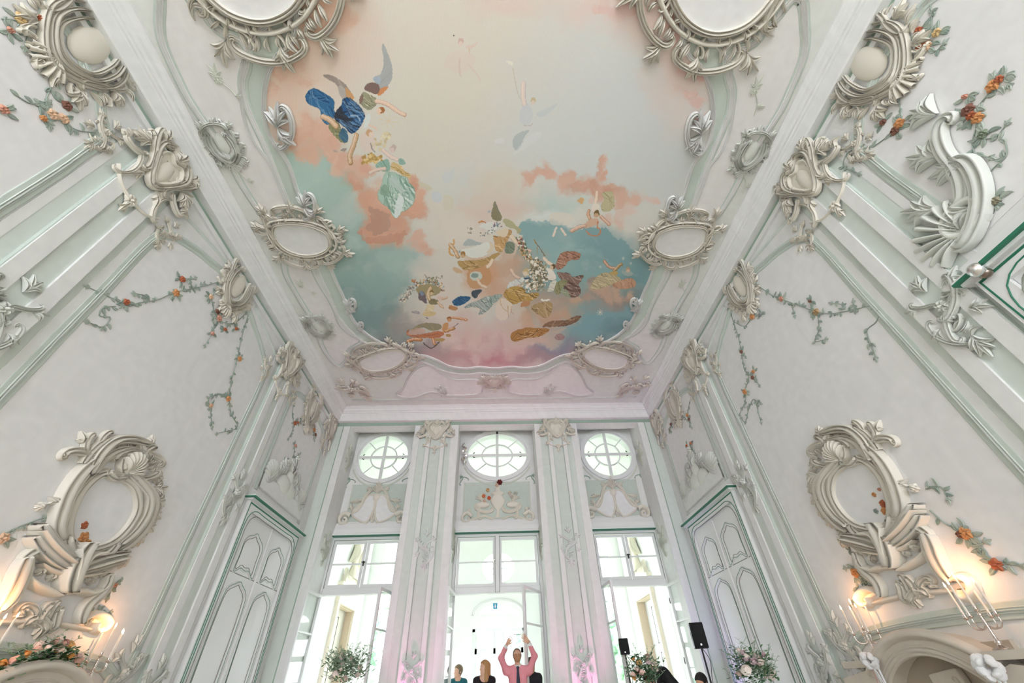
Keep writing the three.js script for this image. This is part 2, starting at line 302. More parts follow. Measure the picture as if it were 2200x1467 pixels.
// ---------- windows of the end wall ----------
function ovalWindow(n, [cx, cy, a, b]) {
  const w = structGroup('window_' + n); w.position.set(cx, cy, ZW);
  const ring = (A, B, A2, B2, z0, z1) => { const s = new THREE.Shape(ellipse(0, 0, A, B, 56).map((p) => new THREE.Vector2(...p))); s.holes.push(new THREE.Path(ellipse(0, 0, A2, B2, 56).map((p) => new THREE.Vector2(...p)))); const g = new THREE.ExtrudeGeometry(s, { depth: z1 - z0, bevelEnabled: false }); g.translate(0, 0, z0); return g; };
  part('window_frame', ring(a, b, a - .09, b - .09, -.03, .07), M.paint, w);
  part('window_frame', ring(a - .085, b - .085, a - .14, b - .14, -.1, .03), M.paint, w);
  part('mullion', box(-.042, .042, -b + .1, b - .1, -.09, 0), M.paint, w);
  part('mullion', box(-a + .1, a - .1, -.042, .042, -.085, -.005), M.paint, w);
  part('glazing_ring', ring(a * .47, b * .45, a * .47 - .04, b * .45 - .04, -.08, -.02), M.paint, w);
  for (const k of [1, 3, 5, 7]) { const t = k * PI / 4, c = Math.cos(t), s = Math.sin(t), g = bar(V3(c * (a * .46), s * (b * .44), -.05), V3(c * (a - .11), s * (b - .11), -.05), .019, .019, 6); part('glazing_bar', g, M.paint, w); }
  const gl = new THREE.CircleGeometry(1, 48); gl.scale(a - .1, b - .1, 1); gl.translate(0, 0, -.055); part('pane', gl, M.glass, w);
  for (const [hx, hy, r] of [[-.62, .07, .6], [-.62, -.07, -.4], [.62, .07, -.6], [.62, -.07, .4], [-.68, .52, .8], [.68, .52, -.8], [-.68, -.5, -.8], [.68, -.5, .8]]) { const g = rbox(.065, .02, .03, .006); g.rotateZ(r); g.translate(hx * a / .9, hy, .02); part('catch', g, M.iron, w); }
}
ovals.forEach((o, i) => ovalWindow(i + 1, o));

function casement(w, x0, x1, y0, y1, z, bars, mat = M.paint, fw = .07) {   // a sash: frame, bars and panes
  part('sash', merge([box(x0, x0 + fw, y0, y1, z - .03, z + .03), box(x1 - fw, x1, y0, y1, z - .03, z + .03), box(x0 + fw, x1 - fw, y0, y0 + fw, z - .03, z + .03), box(x0 + fw, x1 - fw, y1 - fw, y1, z - .03, z + .03)]), mat, w);
  const ys = [y0 + fw, ...bars, y1 - fw];
  for (const b of bars) part('glazing_bar', box(x0 + fw, x1 - fw, b - .018, b + .018, z - .025, z + .025), mat, w);
  for (let i = 0; i + 1 < ys.length; i++) { const g = new THREE.PlaneGeometry(x1 - x0 - 2 * fw, ys[i + 1] - ys[i]); g.translate((x0 + x1) / 2, (ys[i] + ys[i + 1]) / 2, z); part('pane', g, M.glass, w); }
}
const tall = [[-4.46, -2.66, 3.27], [-1.1, 1.11, 3.2], [2.72, 4.46, 3.27]];
tall.forEach(([x0, x1, yt], i) => {
  const w = structGroup('window_' + (i + 4)), m = (x0 + x1) / 2, z = ZW - .02;
  part('window_frame', merge([box(x0 - .1, x0, 0, 4.52, z - .1, z + .06), box(x1, x1 + .1, 0, 4.52, z - .1, z + .06), box(x0, x1, 4.44, 4.52, z - .1, z + .06)]), M.paint, w);
  part('frame_line', merge([box(x0 - .008, x0 + .004, .2, 4.44, z + .055, z + .065), box(x1 - .004, x1 + .008, .2, 4.44, z + .055, z + .065), box(x0, x1, 4.432, 4.444, z + .055, z + .065)]), M.lineGrey, w);
  part('transom', merge([box(x0, x1, yt - .09, yt + .03, z - .1, z + .07), box(x0, x1, yt - .12, yt - .09, z - .08, z + .1)]), M.paint, w);
  casement(w, x0 + .01, m - (i === 1 ? .05 : .01), yt + .04, 4.42, z, [(yt + 4.44) / 2]);
  casement(w, m + (i === 1 ? .05 : .01), x1 - .01, yt + .04, 4.42, z, [(yt + 4.44) / 2]);
  if (i === 1) { part('mullion', box(m - .05, m + .05, yt - .1, 4.44, z - .08, z + .1), M.paint, w); part('frame_line', merge([box(m - .06, m - .05, yt - .1, 4.44, z, z + .11), box(m + .05, m + .06, yt - .1, 4.44, z, z + .11)]), M.lineGrey, w); }
  const hd = rbox(.03, .12, .05, .01); hd.translate(m - (i === 1 ? .1 : 0), (yt + 4.44) / 2, z + .07); part('handle', merge([hd, rbox(.1, .025, .03, .008).translate(m - (i === 1 ? .1 : 0), (yt + 4.44) / 2 + .03, z + .09)]), i === 1 ? M.silver : M.iron, w);
});
// open casement leaves of the tall windows
const leafSpots = [[-4.46, -1, 94, 'open window leaf on the wall side of the window left of the glazed middle door'], [-2.66, 1, 80, 'open window leaf on the pier side of the window left of the glazed middle door'],
  [-1.1, -1, 93, 'open leaf of the glazed middle door nearer the blond woman'], [1.11, 1, 62, 'open leaf of the glazed middle door behind the man in the pink shirt'],
  [2.72, -1, 86, 'open window leaf above the smaller black loudspeaker'], [4.46, 1, 95, 'open window leaf beside the larger black loudspeaker']];
leafSpots.forEach(([hx, s, deg, label], i) => {
  const yt = i === 2 || i === 3 ? 3.1 : 3.16, wd = i === 2 || i === 3 ? 1.06 : .85, t = thing('window_leaf', label, 'window', V3(hx, 0, ZW + .05));
  t.rotation.y = s < 0 ? -deg * rad : PI + deg * rad;
  casement(t, .0, wd, .05, yt, 0, [1.05, 2.35], M.paint, .065);
  for (const y of [.5, 1.6, 2.8]) part('hinge', cyl(.014, .014, .12, 8).translate(0, y, .03), M.iron, t);
  if (i < 2) { const h = rbox(.02, .12, .06, .006).translate(wd - .03, 1.25, .05); part('handle', h, M.iron, t); }
});

// ---------- panelled double doors in the side walls ----------
function doubleDoor(n, s, zc, hw, name) {
  const d = structGroup(name), fr = FR[s < 0 ? 'left' : 'right'](zc, 0, 0); put(d, fr);   // local: x right, y up, z into the room
  const H = 4.05, iw = hw - .2;
  part('door_frame', merge([box(-hw, -iw, 0, H + .17, -.02, .1), box(iw, hw, 0, H + .17, -.02, .1), box(-iw, iw, H, H + .17, -.02, .1)]), M.paint, d);
  part('door_cap', merge([box(-hw - .06, hw + .06, H + .17, H + .22, -.02, .17), box(-hw - .09, hw + .09, H + .22, H + .255, -.02, .21), box(-hw - .02, hw + .02, H + .255, H + .42, -.02, .05)]), M.paint, d);
  part('green_line', merge([box(-hw - .095, hw + .095, H + .206, H + .236, -.02, .214), box(-hw + .03, hw - .03, H + .125, H + .15, .09, .106)]), M.line, d);
  part('green_line', merge([box(-hw + .03, -hw + .045, .1, H + .14, .09, .106), box(hw - .045, hw - .03, .1, H + .14, .09, .106)]), M.line, d);
  const arch = (x, y) => [[-x, .1], [-x, 1.5], [-x, y - .5], [-x, y - .3], [-x + .07, y - .1], [-x + .25, y], [-x + .6, y], [0, y], [x - .6, y], [x - .25, y], [x - .07, y - .1], [x, y - .3], [x, y - .5], [x, 1.5], [x, .1]];
  part('green_line', ridge(poly(arch(hw - .09, H + .06), 90), .007, .01, 'round', { base: .1 }), M.line, d);
  part('grey_line', ridge(poly(arch(hw - .165, H - .02), 90), .008, .012, 'round', { base: .1 }), M.lineGrey, d);
  for (const k of [-1, 1]) {
    const leafG = new THREE.Group(); leafG.name = 'door_leaf'; d.add(leafG); leafG.position.set(k * iw / 2, 0, 0);
    const hwf = iw / 2 - .004, pc = M.paint;
    part('leaf_board', box(-hwf, hwf, 0, 3.03, -.01, .05), pc, leafG); part('leaf_board', box(-hwf, hwf, 3.045, H, -.01, .05), pc, leafG);
    const o = hwf - .16, up = (q, y0, y1) => { const w = o - q, a = [[-w, y0 + q], [-w, y0 + .3], [-w, y1 - .2 - q], [-w * .78, y1 - .12 - q * .9], [-w * .3, y1 - .05 - q], [0, y1 - q], [w * .3, y1 - .05 - q], [w * .78, y1 - .12 - q * .9], [w, y1 - .2 - q], [w, y0 + .3], [w, y0 + q], [w * .8, y0 + q + .015], [w * .45, y0 + q + .09], [0, y0 + q + .07], [-w * .45, y0 + q + .09], [-w * .8, y0 + q + .015]]; return poly(a, 70, true); };
    for (const [y0, y1] of [[3.05, 3.79], [.35, 2.94]]) {
      part('panel_moulding', ridge(up(0, y0, y1), .022, .022, 'round', { closed: true, base: .05 }), M.paint, leafG);
      part('green_line', ridge(up(0, y0, y1), .008, .027, 'round', { closed: true, base: .05 }), M.line, leafG);
      part('grey_line', ridge(up(.055, y0, y1), .005, .01, 'round', { closed: true, base: .05 }), M.lineGrey, leafG);
    }
  }
  part('astragal', box(-.022, .022, 0, H, .05, .075), M.paint, d);
  part('grey_line', box(-iw, iw, 3.03, 3.045, .03, .052), M.lineGrey, d);
  const kn = lathe([[.02, 0], [.012, .03], [.03, .06], [.03, .08], [0, .09]], 12); kn.rotateX(PI / 2); kn.translate(.09, 1.25, .05); part('door_handle', kn, M.silver, d);
}
[[-1, -9.46, 1.28], [1, -9.46, 1.28], [-1, -1.3, 1.24], [1, -1.3, 1.24]].forEach(([s, z, hw], i) => doubleDoor(i, s, z, hw, 'door_' + (i + 1)));

// ---------- bright vestibule beyond the windows, and the garden ----------
{
  const Z0 = -12.35, Z1 = -18.4, g = structGroup('wall_vestibule');
  struct('floor_vestibule', box(-5.8, 5.8, -.3, 0, Z1 - .4, Z0), M.vesti);
  struct('ceiling_vestibule', box(-5.8, 5.8, 8.3, 8.6, Z1 - .4, Z0), M.vesti);
  const farO = [[-4.7, -2.3, 7.5], [-.95, 1.05, 3.6], [2.3, 4.7, 7.5]];
  let x = -5.8; for (const [a, b, h] of farO) { part('pier', box(x, a, 0, 8.3, Z1 - .4, Z1), M.vesti, g); if (h > 4) part('header', box(a, b, h, 8.3, Z1 - .4, Z1), M.vesti, g); x = b; }
  part('pier', box(x, 5.8, 0, 8.3, Z1 - .4, Z1), M.vesti, g);
  for (const [a, b, h] of [farO[0], farO[2]]) part('glazing_bar', merge([box((a + b) / 2 - .05, (a + b) / 2 + .05, 0, h, Z1 - .2, Z1 - .12), ...[1.1, 2.4, 3.7, 5.3].map((y) => box(a, b, y - .04, y + .04, Z1 - .2, Z1 - .12))]), M.paint, g);
  // garden door: arched opening under an oval light
  const sh = new THREE.Shape([[-.95, 2.95], [1.05, 2.95], [1.05, 8.3], [-.95, 8.3]].map((p) => new THREE.Vector2(...p)));
  sh.holes.push(new THREE.Path(ellipse(.05, 4.98, .66, .55, 40).map((p) => new THREE.Vector2(...p))));
  const pth = new THREE.Path(); pth.moveTo(-.7, 3.38); for (const [u, v] of ellipse(.05, 3.38, .75, .3, 24, PI, 0)) pth.lineTo(u, v); sh.holes.push(pth);
  part('header', new THREE.ExtrudeGeometry(sh, { depth: .4, bevelEnabled: false }).translate(0, 0, Z1 - .4), M.vesti, g);
  part('arch_moulding', ridge(poly(ellipse(.05, 3.36, 1.0, .52, 30, PI, 0), 40), .05, .06, 'rib').translate(0, 0, Z1), M.vesti, g);
  part('glazing_bar', merge([box(.02, .08, 4.4, 5.55, Z1 - .25, Z1 - .2), box(-.62, .72, 4.95, 5.01, Z1 - .25, Z1 - .2)]), M.paint, g);
  part('glazing_ring', ridge(ellipse(.05, 4.98, .34, .28, 30), .02, .03, 'round', { closed: true }).translate(0, 0, Z1 - .25), M.paint, g);
  const gd = thing('garden_door', 'white glazed garden door under an arched fanlight at the far end of the bright vestibule', 'door', V3(.05, 0, Z1 - .2));
  part('door_frame', merge([box(-1, -.9, 0, 2.95, -.05, .05), box(.9, 1, 0, 2.95, -.05, .05), box(-1, 1, 2.86, 2.95, -.05, .05), box(-.13, .13, 0, 2.95, -.06, .06)]), M.paint, gd);
  for (const k of [-1, 1]) { const a = k < 0 ? -.9 : .13, b = a + .77; part('rail', merge([box(a, b, 2.2, 2.36, -.04, .04), box(a, b, 0, .5, -.04, .04), box(a, a + .08, 0, 2.9, -.04, .04), box(b - .08, b, 0, 2.9, -.04, .04)]), M.paint, gd); for (const y of [1.02, 1.6]) part('glazing_bar', box(a, b, y - .02, y + .02, -.02, .02), M.paint, gd); for (const [y0, y1] of [[.5, 1], [1.04, 1.58], [1.62, 2.2], [2.36, 2.86]]) part('pane', new THREE.PlaneGeometry(.61, y1 - y0).translate((a + b) / 2, (y0 + y1) / 2, 0), M.glass, gd); }
  const ss = single('exit_sign', 'small square blue escape sign with a white downward arrow on the middle glass', 'sign', new RoundedBoxGeometry(.11, .13, .012, 2, .004), std('#16b2d8', .4), atZ(1064, 1302, -12.02));
  const ar = new THREE.Shape([[-.012, .04], [.012, .04], [.012, -.005], [.03, -.005], [0, -.045], [-.03, -.005], [-.012, -.005]].map((p) => new THREE.Vector2(...p)));
  part('arrow', new THREE.ExtrudeGeometry(ar, { depth: .003, bevelEnabled: false }).translate(0, 0, .006), M.paint, ss);
  for (const [s, lab] of [[-1, 'left'], [1, 'right']]) {
    const w = struct('wall_vestibule_' + lab, box(s * 5.2, s * 5.8, 0, 8.3, Z1, -17.1), M.vesti); part('wall_section', box(s * 5.2, s * 5.8, 0, 8.3, -15.4, Z0), M.vesti, w); part('wall_section', box(s * 5.2, s * 5.8, 3.47, 8.3, -17.1, -15.4), M.vesti, w); part('wall_section', box(s * 5.5, s * 5.8, 0, 3.47, -17.1, -15.4), M.vcream, w);
    for (const z of [-12.7, -13.5, -14.2, -17.9]) part('pilaster', box(s * 5.12, s * 5.22, 0, 7.6, z - .22, z + .22), M.vesti, w);
    const X = s * 5.14, d = thing('vestibule_door', '', 'door', V3(X, 0, -16.25));
    d.userData.label = s < 0 ? 'vestibule door with dark-lined panels in a cream surround seen through the window left of the pink lit pier' : 'pale vestibule door in a cream surround seen through the window behind the smaller loudspeaker';
    part('door_surround', merge([box(-.06, .06, 0, 3.47, .85, 1.02), box(-.06, .06, 0, 3.47, -1.02, -.85), box(-.07, .07, 3.47, 3.95, -1.05, 1.05), box(-.12, .12, 3.95, 4.05, -1.15, 1.15), box(-.1, .1, 4.05, 4.3, -.9, .9)]), M.vcream, d);
    part('door_reveal', merge([box(-.02, s * .355, 0, 3.46, .83, .86), box(-.02, s * .355, 0, 3.46, -.86, -.83), box(-.02, s * .355, 3.44, 3.46, -.85, .85)]), std('#d8c7ae', .8), d);
    const lf = new THREE.Group(); lf.name = 'door_leaf'; d.add(lf); lf.position.set(s * .26, 0, .82);
    part('leaf_board', box(-.025, .025, .01, 3.43, -1.64, 0), s < 0 ? M.doorGrey : M.paint, lf);
    const pl = []; for (const [y0, y1] of [[2.2, 3.2], [.5, 1.95]]) for (const x of [-.03, .03]) pl.push(box(x - .005, x + .005, y0, y0 + .02, -1.05, -.3), box(x - .005, x + .005, y1, y1 + .02, -1, -.3), box(x - .005, x + .005, y0, y1, -1, -.98), box(x - .005, x + .005, y0, y1, -.32, -.3)); part('panel_line', merge(pl), M.lineDark, lf);
    const tr = thing('trophy_relief', s < 0 ? 'cream trophy relief over the dark-lined vestibule door' : 'cream trophy relief over the pale vestibule door', 'relief', V3(X, 4.3, -16.25));
    const tf = FR[s < 0 ? 'left' : 'right'](0, 0, 0); tr.quaternion.setFromRotationMatrix(tf.m);
    part('bust', lathe([[.3, 0], [.34, .1], [.16, .35], [.2, .6], [.36, .95], [.3, 1.2], [.12, 1.3], [.1, 1.4], [.17, 1.55], [.18, 1.72], [.1, 1.85], [0, 1.9]], 18).scale(1, 1.15, .55), M.vcream, tr);
    part('scroll', merge([scroll([-.1, .15], [-.85, .1], { w: .08, h: .14, flip: true }), scroll([.1, .15], [.85, .1], { w: .08, h: .14 })]), M.vcream, tr);
    part('drapery', merge([leaf([-.2, 1.2], [-.7, .4], .3, .14, .16), leaf([.2, 1.2], [.7, .4], -.3, .14, .16)]), M.vcream, tr);
  }
  struct('ground', box(-60, 60, -.5, -.25, -120, Z1 - .4), std('#a5bd8e', 1));
  const leafMat = std('#93b89a', .9), dark = std('#6d9a7c', .9);
  for (const [tx, tz, h, r, lab] of [[-7.2, -25, 5.2, 1.5, 'round pale green garden tree seen through the side window leaf'], [-2.2, -30, 3.4, .8, 'clipped cone tree seen left of the garden door'], [1.6, -34, 4.4, .7, 'slim cone tree seen through the garden door above the raised hands'], [7.4, -27, 5, 1.5, 'round garden tree seen through the window behind the loudspeakers']]) {
    const t = thing('garden_tree', lab, 'tree', V3(tx, -.25, tz)); part('trunk', cyl(.1, .16, h * .5, 8).translate(0, h * .25, 0), std('#8d7a63', .9), t);
    const cone = lab.includes('cone'), fo = []; for (let i = 0; i < 160; i++) { const y = rr(.25, 1), q = cone ? (1 - y) * r * 1.3 + .05 : r * Math.sqrt(Math.max(.02, 1 - ((y - .62) / .4) ** 2)), a = rr(0, 6.28), k = rr(.55, 1) * q; const g = new THREE.IcosahedronGeometry(rr(.18, .34), 0); g.rotateX(rr(0, 3)); g.translate(Math.cos(a) * k, y * h, Math.sin(a) * k); fo.push(g); } part('foliage', merge(fo), cone ? dark : leafMat, t).userData.kind = 'stuff';
  }
  const hedge = []; for (let i = 0; i < 90; i++) { const g = new THREE.IcosahedronGeometry(rr(.5, .8), 0); g.translate(rr(-18, 18), rr(0, 1), -44 + rr(-.5, .5)); hedge.push(g); } const hd = single('garden_hedge', 'long clipped hedge across the far garden behind the trees', 'hedge', merge(hedge), leafMat); hd.userData.kind = 'stuff';
}

// ================= STUCCO ORNAMENT =================
const CAT = 'stucco ornament';
function orn(label, fr, rot, build, group) { const t = thing('stucco_cartouche', label, CAT, null, group); put(t, fr, rot); build(t); return t; }
const mx = (m, p) => [p[0] * m, p[1]];
// heart-shaped shield with leafy shoulders, scrolled legs and a swag: the pilaster capitals
function capital(t, k = 1, ky = 1, mat = M.stucco, sd = 1) {
  seed = sd * 97 + 5; const P = (x, y) => [x * k, y * k * ky], w = k;
  part('medallion', dome(0, .06 * k, .1 * k, .17 * k * ky, .07 * w), mat, t);
  const heart = (q) => poly([P(0, -.17 * q), P(-.14 * q, .0), P(-.2 * q, .2 * q), P(-.11 * q, .3 * q), P(0, .24 * q), P(.11 * q, .3 * q), P(.2 * q, .2 * q), P(.14 * q, 0)], 44, true);
  part('shield_ring', ridge(heart(.86), .022 * w, .07 * w, 'round', { closed: true }), mat, t);
  part('shield_ring', ridge(heart(1.2), .034 * w, .09 * w, 'rib', { closed: true }), mat, t);
  part('shield_plate', ridge(heart(.6), .12 * w, .035 * w, 'round', { closed: true }), mat, t);
  part('crest', spray(P(0, .27), PI / 2, .2 * k, 5, 2.2, .03 * w, .07 * w, .03), mat, t);
  for (const m of [-1, 1]) {
    part('leaf_spray', spray(P(m * .24, .28), PI / 2 - m * .75, .22 * k, 4, 1.5, .026 * w, .06 * w, .02), mat, t);
    part('scroll', scroll(P(m * .3, .34), P(m * .2, -.14), { w: .032 * w, h: .08 * w, flip: m > 0, s: true, c0: 4, c1: 4, mid: 1.6 }), mat, t);
    part('leaf_spray', spray(P(m * .3, .1), m > 0 ? -.5 : PI + .5, .23 * k, 5, 1.6, .024 * w, .055 * w), mat, t);
    part('scroll', scroll(P(m * .27, -.02), P(m * .47, -.1), { w: .026 * w, h: .06 * w, flip: m < 0, c0: 4.5, c1: 5, mid: 1.8 }), mat, t);
    part('scroll', scroll(P(m * .34, -.08), P(m * .33, -.4), { w: .022 * w, h: .05 * w, flip: m < 0, c0: 2.6, c1: 3.2, mid: 2.4 }), mat, t);
    part('swag', ridge(poly([P(m * .33, -.36), P(m * .2, -.46), P(m * .03, -.5)], 14), .014 * w, .035 * w), mat, t);
    part('leaf_spray', spray(P(m * .13, -.2), m > 0 ? -1.1 : PI + 1.1, .17 * k, 3, 1.1, .02 * w, .05 * w), mat, t);
  }
  part('leaf_fringe', merge([fringe(heart(1.3), 26, .11 * k, .014 * w, .05 * w), fringe(poly([P(-.3, .4), P(0, .34), P(.3, .4)], 20), 12, .1 * k, .014 * w, .05 * w, -1), ...[-1, 1].map((q) => fringe(poly([P(q * .25, .3), P(q * .4, .05), P(q * .5, -.12)], 20), 14, .1 * k, .013 * w, .045 * w, -q))]), mat, t).userData.kind = 'stuff';
  part('flower', blossom(0, -.5 * k * ky, .075 * k, .035 * w, 6), mat, t);
  part('tassel', spray(P(0, -.52), -PI / 2, .2 * k, 3, .7, .02 * w, .035 * w), mat, t);
}
// upright oval of nested shell ribs with foliage above and a palm below
function shellOval(t, k = 1, ky = 1, mat = M.stucco, m = 1, sd = 1) {
  seed = sd * 131 + 3; const P = (x, y) => [x * k * m, y * k * ky], fl = m < 0;
  part('medallion', dome(0, .06 * k * ky, .15 * k, .24 * k * ky, .06 * k), mat, t);
  for (const [q, w, h] of [[.2, .022, .07], [.27, .026, .09], [.345, .024, .075]]) part('shell_rib', ridge(poly([P(q * .8, .3), P(q * 1.02, .1), P(q * .9, -.16), P(0, -q * 1.15 - .05), P(-q * .9, -.16), P(-q * 1.02, .1), P(-q * .8, .28)], 32), (s) => w * k * ends(s), h * k, 'rib'), mat, t);
  part('scroll', scroll(P(-.34, .24), P(.24, .42), { w: .04 * k, h: .1 * k, flip: !fl, c0: 5, c1: 5, mid: 2.3 }), mat, t);
  part('scroll', scroll(P(.33, .34), P(.36, -.14), { w: .03 * k, h: .08 * k, flip: !fl, s: true, mid: 1.5 }), mat, t);
  part('scroll', scroll(P(-.36, .12), P(-.25, -.3), { w: .03 * k, h: .07 * k, flip: fl, s: true, mid: 1.5 }), mat, t);
  for (const [x, y, a, l, n] of [[.05, .46, 1.5, .24, 5], [-.26, .4, 2.3, .22, 4], [.3, .42, .7, .22, 4], [.38, .05, -.1, .18, 4], [-.38, -.02, 3.3, .18, 4], [.26, -.3, -.9, .2, 4], [-.26, -.36, 4.1, .2, 4]]) part('leaf_spray', spray(P(x, y), m > 0 ? a : PI - a, l * k, n, 1.5, .024 * k, .05 * k), mat, t);
  part('leaf_fringe', merge([fringe(poly([P(.28, .36), P(.4, .1), P(.34, -.2), P(.1, -.46), P(-.1, -.46), P(-.34, -.2), P(-.4, .1), P(-.28, .36)], 50), 34, .12 * k, .015 * k, .045 * k, -m), fringe(poly([P(-.3, .4), P(0, .5), P(.32, .4)], 20), 16, .12 * k, .015 * k, .05 * k, -m)]), mat, t).userData.kind = 'stuff';
  part('palm', shellFan(P(0, -.34), -PI / 2, .28 * k, 7, 1.7, .02 * k, .05 * k), mat, t);
  part('flower', blossom(m * .18 * k, .3 * k * ky, .06 * k, .05 * k, 6, .03), mat, t);
}
// asymmetrical knot of C-scrolls and leaves
function knot(t, k = 1, mat = M.stuccoPale, m = 1, sd = 1) {
  seed = sd * 61 + 11; const P = (x, y) => [x * k * m, y * k], F = m < 0;
  part('scroll', scroll(P(-.2, .26), P(.1, -.02), { w: .03 * k, h: .07 * k, flip: F, c0: 5, c1: 4 }), mat, t);
  part('scroll', scroll(P(.2, .3), P(.02, .02), { w: .026 * k, h: .06 * k, flip: !F, c0: 4, c1: 4, s: true }), mat, t);
  part('scroll', scroll(P(-.18, .02), P(.12, -.3), { w: .03 * k, h: .06 * k, flip: !F, c0: 4, c1: 5 }), mat, t);
  part('scroll', scroll(P(.2, .0), P(.05, -.36), { w: .024 * k, h: .06 * k, flip: !F, mid: 2.6 }), mat, t);
  for (const [x, y, a, l, n] of [[.02, .3, 1.6, .24, 4], [-.2, .2, 2.6, .16, 3], [.2, .2, .5, .16, 3], [.18, -.1, -.4, .18, 4], [-.14, -.12, 3.6, .2, 4], [.02, -.34, -1.5, .26, 5]]) part('leaf_spray', spray(P(x, y), m > 0 ? a : PI - a, l * k, n, 1.5, .022 * k, .045 * k), mat, t);
  part('leaf_fringe', fringe(poly([P(-.22, .3), P(.0, .1), P(.12, -.1), P(.02, -.36)], 30), 16, .13 * k, .014 * k, .04 * k, m), mat, t).userData.kind = 'stuff';
  part('flower', blossom(0, .05 * k, .07 * k, .05 * k, 6, .02), mat, t);
}
// lying shield with rolled rims: ceiling cartouches
function shield(t, W, H, mat = M.cream, m = 1, sd = 1, plate = M.field) {
  seed = sd * 53 + 17; const P = (x, y) => [x * W * m, y * H], F = m < 0, s = Math.min(W, H);
  const out = [P(-.34, .02), P(-.28, .22), P(-.06, .27), P(.18, .24), P(.34, .12), P(.33, -.1), P(.14, -.25), P(-.1, -.27), P(-.28, -.16)];
  const g = new THREE.ShapeGeometry(new THREE.Shape(poly(out, 48, true).map((p) => new THREE.Vector2(...p)))); g.translate(0, 0, .015 * s + .012); part('shield_plate', g, plate, t);
  part('shield_ring', ridge(poly(out, 60, true), .024 * s, .07 * s, 'rib', { closed: true }), mat, t);
  part('shield_ring', ridge(poly(out.map(([x, y]) => [x * 1.2, y * 1.22]), 60, true), .016 * s, .05 * s, 'round', { closed: true }), mat, t);
  part('leaf_fringe', merge([fringe(poly(out.map(([x, y]) => [x * 1.26, y * 1.3]), 70, true), 44, .11 * s, .013 * s, .04 * s, -m), fringe(poly(out.map(([x, y]) => [x * 1.06, y * 1.06]), 70, true), 26, .07 * s, .01 * s, .045 * s, -m)]), mat, t).userData.kind = 'stuff';
  for (const [a, b, o] of [[[-.44, -.12], [-.3, .34], { flip: F, s: true }], [[-.2, .42], [.22, .36], { flip: !F }], [[.3, .34], [.48, .0], { flip: !F, s: true }], [[.46, -.12], [.16, -.38], { flip: !F }], [[.06, -.42], [-.34, -.32], { flip: !F }]]) part('scroll', scroll(P(...a), P(...b), { w: .022 * s, h: .06 * s, c0: 4.6, c1: 4.6, ...o }), mat, t);
  for (const [x, y, a, l, n] of [[-.44, .2, 2.8, .15, 4], [-.3, .42, 2.1, .16, 4], [.02, .42, 1.5, .16, 5], [.3, .42, .9, .16, 4], [.48, .16, .2, .15, 4], [.46, -.2, -.5, .16, 4], [.2, -.42, -1.2, .15, 4], [-.08, -.42, -1.8, .15, 4], [-.4, -.3, 3.8, .16, 4]]) part('leaf_spray', spray(P(x, y), F ? PI - a : a, l * s * 1.2, n, 1.5, .017 * s, .045 * s), mat, t);
}
function tuft(t, k, mat = M.cream, m = 1, sd = 1) {
  seed = sd * 41 + 1; const P = (x, y) => [x * k * m, y * k];
  part('leaf_spray', spray(P(0, 0), m > 0 ? 1.2 : PI - 1.2, .42 * k, 5, 1.6, .04 * k, .1 * k), mat, t);
  part('leaf_spray', spray(P(0, 0), m > 0 ? -1.2 : PI + 1.2, .36 * k, 4, 1.4, .04 * k, .1 * k), mat, t);
  part('scroll', scroll(P(-.1, -.28), P(.2, .28), { w: .04 * k, h: .1 * k, flip: m < 0 }), mat, t);
}
const SIDE = [['left', -1, 'flower garland mantel'], ['right', 1, 'wall with two full candelabra']];
